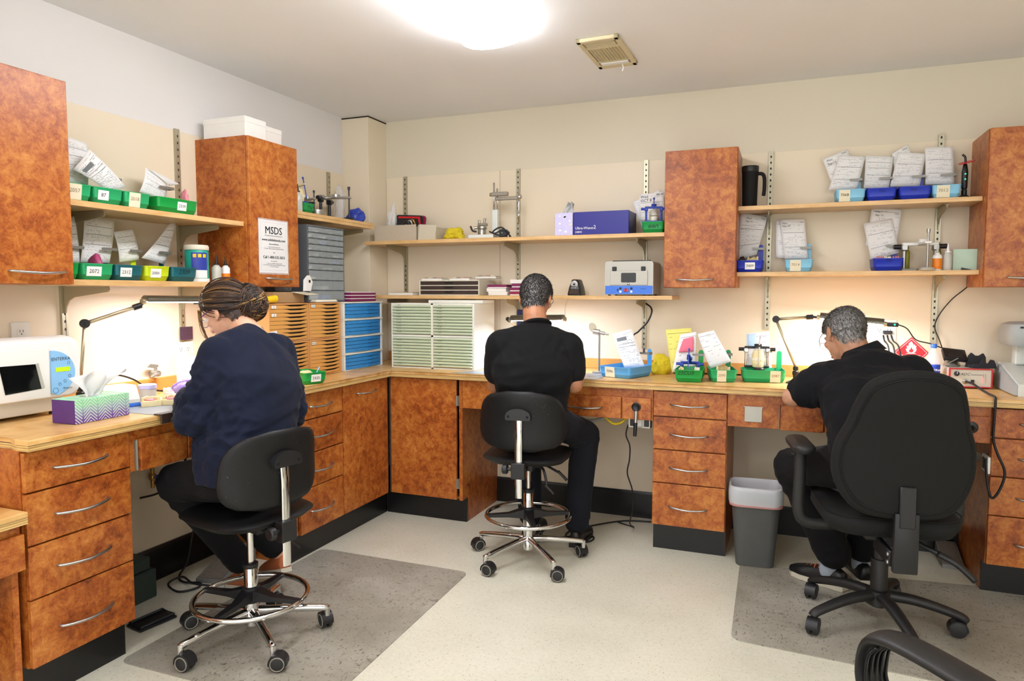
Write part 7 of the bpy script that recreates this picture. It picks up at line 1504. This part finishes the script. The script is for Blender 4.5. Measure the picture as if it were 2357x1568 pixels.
    bm2 = bm; rr = bmesh.ops.create_icosphere(bm2, subdivisions=3, radius=1)
    for v in rr['verts']: v.co = hm @ ((bun+v.co*.058)*.97); v[ly] = .35
    obj('hair_bun', bm, 'hair_brown', t, True)
    bm = newbm(); tube(bm, [hm @ (Vector((.085*cos(a), -.01-.02*sin(a)+.03, .035+.098*sin(a)))*.97) for a in [pi*k/16 for k in range(17)]], .003, 6, 1); obj('hair_band', bm, 'cable_white', t, True)
    return t
woman()
# ---------------------------------------------------------------- the man in the T-shirt
def man_mid():
    f = Vector((-.17, .985, 0)).normalized(); r_ = Vector((f.y, -f.x, 0)); l_ = -r_
    hipc = Vector((-1.195, 3.285, SEAT2+.135)); shL, shR = PX(1155, 797, 3.52), PX(1307, 802, 3.58); shc = (shL+shR)/2; neck = PX(1233, 740, 3.60)
    waist = hipc.lerp(shc, .36)+f*.01; chest = hipc.lerp(shc, .72)-f*.02; side = (shR-shL).normalized()
    elL, elR = PX(1140, 886, 3.64), PX(1322, 886, 3.55); wrL, wrR = Vector((-1.27, 3.69, .990)), Vector((-1.06, 3.69, .990))
    hc = PX(1234, 687, 3.68); fd = (f+Vector((.10, 0, -.42))).normalized(); hm = head_frame(hc, fd)
    knL, knR = Vector((-1.33, 3.60, .598)), Vector((-1.00, 3.60, .598)); hipL, hipR = hipc+l_*.10, hipc+r_*.10; anL, anR = Vector((-1.31, 3.60, .125)), Vector((-1.03, 3.58, .125))
    bm = newbm(); add_head(bm, hm, 1.0); chain(bm, [neck-Vector((0, 0, .04)), hm @ Vector((0, -.028, -.05))], [.064, .060]); torso(bm, [(hipc, .15, .10), (waist, .14, .10), (chest, .16, .10), (shc, .15, .08)], side)
    for a, b, c in ((shL, elL, wrL), (shR, elR, wrR)): chain(bm, [a, a.lerp(b, .55), b, b.lerp(c, .35), c], [.060, .053, .043, .045, .030])
    hand(bm, wrL, (.35, .9, .0), (.3, .1, -.9), (1, -.2, .3), 1.0, 26); hand(bm, wrR, (-.35, .9, .04), (-.3, .1, -.9), (-1, -.2, .3), 1.0, 26)
    for a, b, c in ((hipL, knL, anL), (hipR, knR, anR)): chain(bm, [a, b, c], [.08, .058, .04])
    t = person('person', 'man in black T-shirt with short dark hair working at the back bench', bm, 'skin_m')
    bm = newbm(); hem = hipc+Vector((0, 0, .03))
    torso(bm, [(hem, .178, .135), (waist, .180, .135), (hipc.lerp(shc, .55)-f*.02, .198, .138), (chest, .212, .135), (shc-f*.01+Vector((0, 0, -.02)), .195, .108), (shc+Vector((0, 0, .040)), .135, .080), (neck+Vector((0, 0, -.052)), .088, .078)], side)
    for a_ in (shL, shR): capsule(bm, neck.lerp(a_, .30)+Vector((0, 0, -.040)), a_+Vector((0, 0, .002)), .068, .082)
    for a, b in ((shL, elL), (shR, elR)):
        chain(bm, [a, a.lerp(b, .3), a.lerp(b, .62)], [.083, .080, .074]); capsule(bm, a.lerp(shc, .3), a.lerp(b, .4).lerp(chest, .15), .08, .07)
    sh = garment('t_shirt', t, bm, 'black_tee', .008, 6, [(waist, .28, .020, side+Vector((0, 0, .25)), 13), (shR.lerp(chest, .4), .17, .018, (.5, 0, 1), 16), (shL.lerp(chest, .4), .17, .018, (-.5, 0, 1), 16), (hem, .2, .016, side, 14), (chest, .2, .008, side, 12)], 2)
    up_ = ((hm @ Vector((0, -.028, -.05)))-neck).normalized(); sx = (side-up_*side.dot(up_)).normalized(); sy = up_.cross(sx); bm = newbm(); tube(bm, [neck+sx*.073*cos(a)+sy*.068*sin(a)-up_*.022 for a in [2*pi*k/28 for k in range(28)]], .0085, 8, 1, True); obj('neck_band', bm, 'black_tee', sh, True)
    bm = newbm(); torso(bm, [(hipc+Vector((0, 0, -.06)), .185, .135), (hipc+Vector((0, 0, .01)), .185, .14), (hipc+Vector((0, 0, .07)), .17, .125)], r_)
    for a, b, c in ((hipL, knL, anL), (hipR, knR, anR)): chain(bm, [a, a.lerp(b, .5), b, b.lerp(c, .5), c], [.098, .082, .080, .072, .066])
    garment('trousers', t, bm, 'jeans_dark', .009, 7, [(knR, .2, .012, r_, 18), (hipR, .2, .003, (0, 0, 1), 16), (anR, .16, .012, r_, 20), (knL, .2, .012, r_, 18)], 8)
    for an in (anL, anR): shoe(t, an+Vector((0, -.06, -.124)), an+Vector((0, .2, -.124)), (0, 0, 1), 'shoe_black', 'shoe_black', 1.0)
    face_parts(t, hm); eyebrows(t, hm, 1, 'hair_salt'); glasses(t, hm); hair_cap(t, hm, 1.0, 'hair_salt', 5, 9000, .014, thick=.007)
man_mid()
# ---------------------------------------------------------------- the grey-haired man
def man_right():
    f = Vector((-.25, .968, 0)).normalized(); r_ = Vector((f.y, -f.x, 0)); l_ = -r_
    hipc = Vector((.36, 3.14, SEAT3+.123)); shL, shR = PX(1906, 875, 3.08), PX(2098, 862, 3.02); shc = (shL+shR)/2; neck = PX(1985, 815, 3.12)
    waist = hipc.lerp(shc, .40)-f*.05; chest = hipc.lerp(shc, .74)-f*.06; side = (shR-shL).normalized()
    elL, elR = PX(1824, 914, 3.15), PX(2125, 915, 2.93); wrL, wrR = Vector((.20, 3.71, .975)), Vector((.47, 3.71, .975))
    hc = PX(1943, 772, 3.20); fd = Vector((-.42, .66, -.62)).normalized(); hm = head_frame(hc, fd, (.18, .05, 1))
    knL, knR = PX(1822, 1074, 3.21), Vector((.50, 3.52, .60)); hipL, hipR = hipc+l_*.10, hipc+r_*.10; anL, anR = Vector((.225, 3.475, .17)), Vector((.36, 3.605, .17))
    bm = newbm(); add_head(bm, hm, 1.04, 1.1); chain(bm, [neck-Vector((0, 0, .05)), hm @ Vector((0, -.03, -.05))], [.068, .064]); torso(bm, [(hipc, .15, .10), (waist, .15, .11), (chest, .16, .10), (shc, .15, .08)], side)
    for a, b, c in ((shL, elL, wrL), (shR, elR, wrR)): chain(bm, [a, a.lerp(b, .55), b, b.lerp(c, .35), c], [.060, .052, .046, .044, .030])
    hand(bm, wrL, (.6, .75, .0), (.2, .1, -.9), (.8, -.6, .3), 1.0, 26); hand(bm, wrR, (-.6, .75, .04), (-.2, .1, -.9), (-.8, -.6, .3), 1.0, 26)
    for a, b, c in ((hipL, knL, anL), (hipR, knR, anR)): chain(bm, [a, b, c], [.08, .058, .04])
    t = person('person', 'grey-haired man in black polo shirt bent over the right bench', bm, 'skin_o')
    bm = newbm(); hem = hipc+Vector((0, 0, .02))
    torso(bm, [(hem, .19, .15), (waist, .195, .15), (hipc.lerp(shc, .58)-f*.05, .208, .148), (chest, .215, .14), (shc-f*.015+Vector((0, 0, -.015)), .205, .112), (shc+Vector((0, 0, .045)), .14, .085), (neck+Vector((0, 0, -.03)), .082, .076)], side)
    for a_ in (shL, shR): capsule(bm, neck.lerp(a_, .25)+Vector((0, 0, -.055)), a_+Vector((0, 0, -.002)), .068, .085)
    for a, b in ((shL, elL), (shR, elR)):
        chain(bm, [a, a.lerp(b, .35), a.lerp(b, .60)], [.088, .084, .078]); capsule(bm, a.lerp(shc, .3), a.lerp(b, .45).lerp(chest, .2), .085, .075)
    sh = garment('polo_shirt', t, bm, 'black_polo', .008, 6, [(waist, .26, .02, side, 13), (shL.lerp(chest, .4), .22, .020, (-.5, 0, 1), 15), (neck, .18, .012, side, 18), (elL.lerp(shL, .4), .16, .016, (0, 0, 1), 16)], 6)
    up_ = ((hm @ Vector((0, -.03, -.05)))-neck).normalized(); up_ = (up_+Vector((0, 0, .8))).normalized(); sx = (side-up_*side.dot(up_)).normalized(); sy = up_.cross(sx)
    def cl(r1, r2, h): return [neck+sx*r1*cos(a)+sy*r2*sin(a)+up_*h for a in [2*pi*k/32 for k in range(32)]]
    obj('collar', loft(newbm(), [cl(.102, .098, -.012), cl(.098, .094, -.008), cl(.080, .076, .034), cl(.076, .072, .036), cl(.074, .070, -.02)]), 'black_polo', sh, True)
    bm = newbm(); torso(bm, [(hipc+Vector((0, 0, -.06)), .185, .14), (hipc+Vector((0, 0, .01)), .19, .145), (hipc+Vector((0, 0, .07)), .18, .135)], r_)
    for a, b, c in ((hipL, knL, anL), (hipR, knR, anR)): chain(bm, [a, a.lerp(b, .5), b, b.lerp(c, .5), c], [.100, .088, .082, .080, .078])
    garment('trousers', t, bm, 'trouser_black', .009, 7, [(knL, .2, .013, f, 18), (hipL, .2, .003, f, 16), (anL, .18, .012, r_, 18)], 9)
    for an, f in ((anL, Vector((-.85, .53, 0))), (anR, Vector((-.25, .97, 0)))):
        z0 = an.z; an2 = Vector((an.x, an.y, 0)); bm = newbm(); chain(bm, [an+Vector((0, 0, -.0)), an2+f*.02+Vector((0, 0, .07))], [.046, .042]); garment('sock', t, bm, 'sock', .007, 3); shoe(t, an2-f*.06+Vector((0, 0, .0055)), an2+f*.2+Vector((0, 0, .0055)), (0, 0, 1), 'shoe_black', 'sole', 1.0)
    lt = newbm(); p = PX(1885, 1088, 2.97); x = Vector((.8, .1, .55)).normalized(); tube(lt, [p-x*.03, p, p+x*.03], .012, 10, 3, ry=.004); obj('red_tag', lt, 'red_plastic', t, True)
    face_parts(t, hm, 1.04); eyebrows(t, hm, 1.04, 'hair_grey'); glasses(t, hm, 1.04); hair_cap(t, hm, 1.04, 'hair_grey', 9, 11000, .015, bald=.052, thick=.006)
man_right()
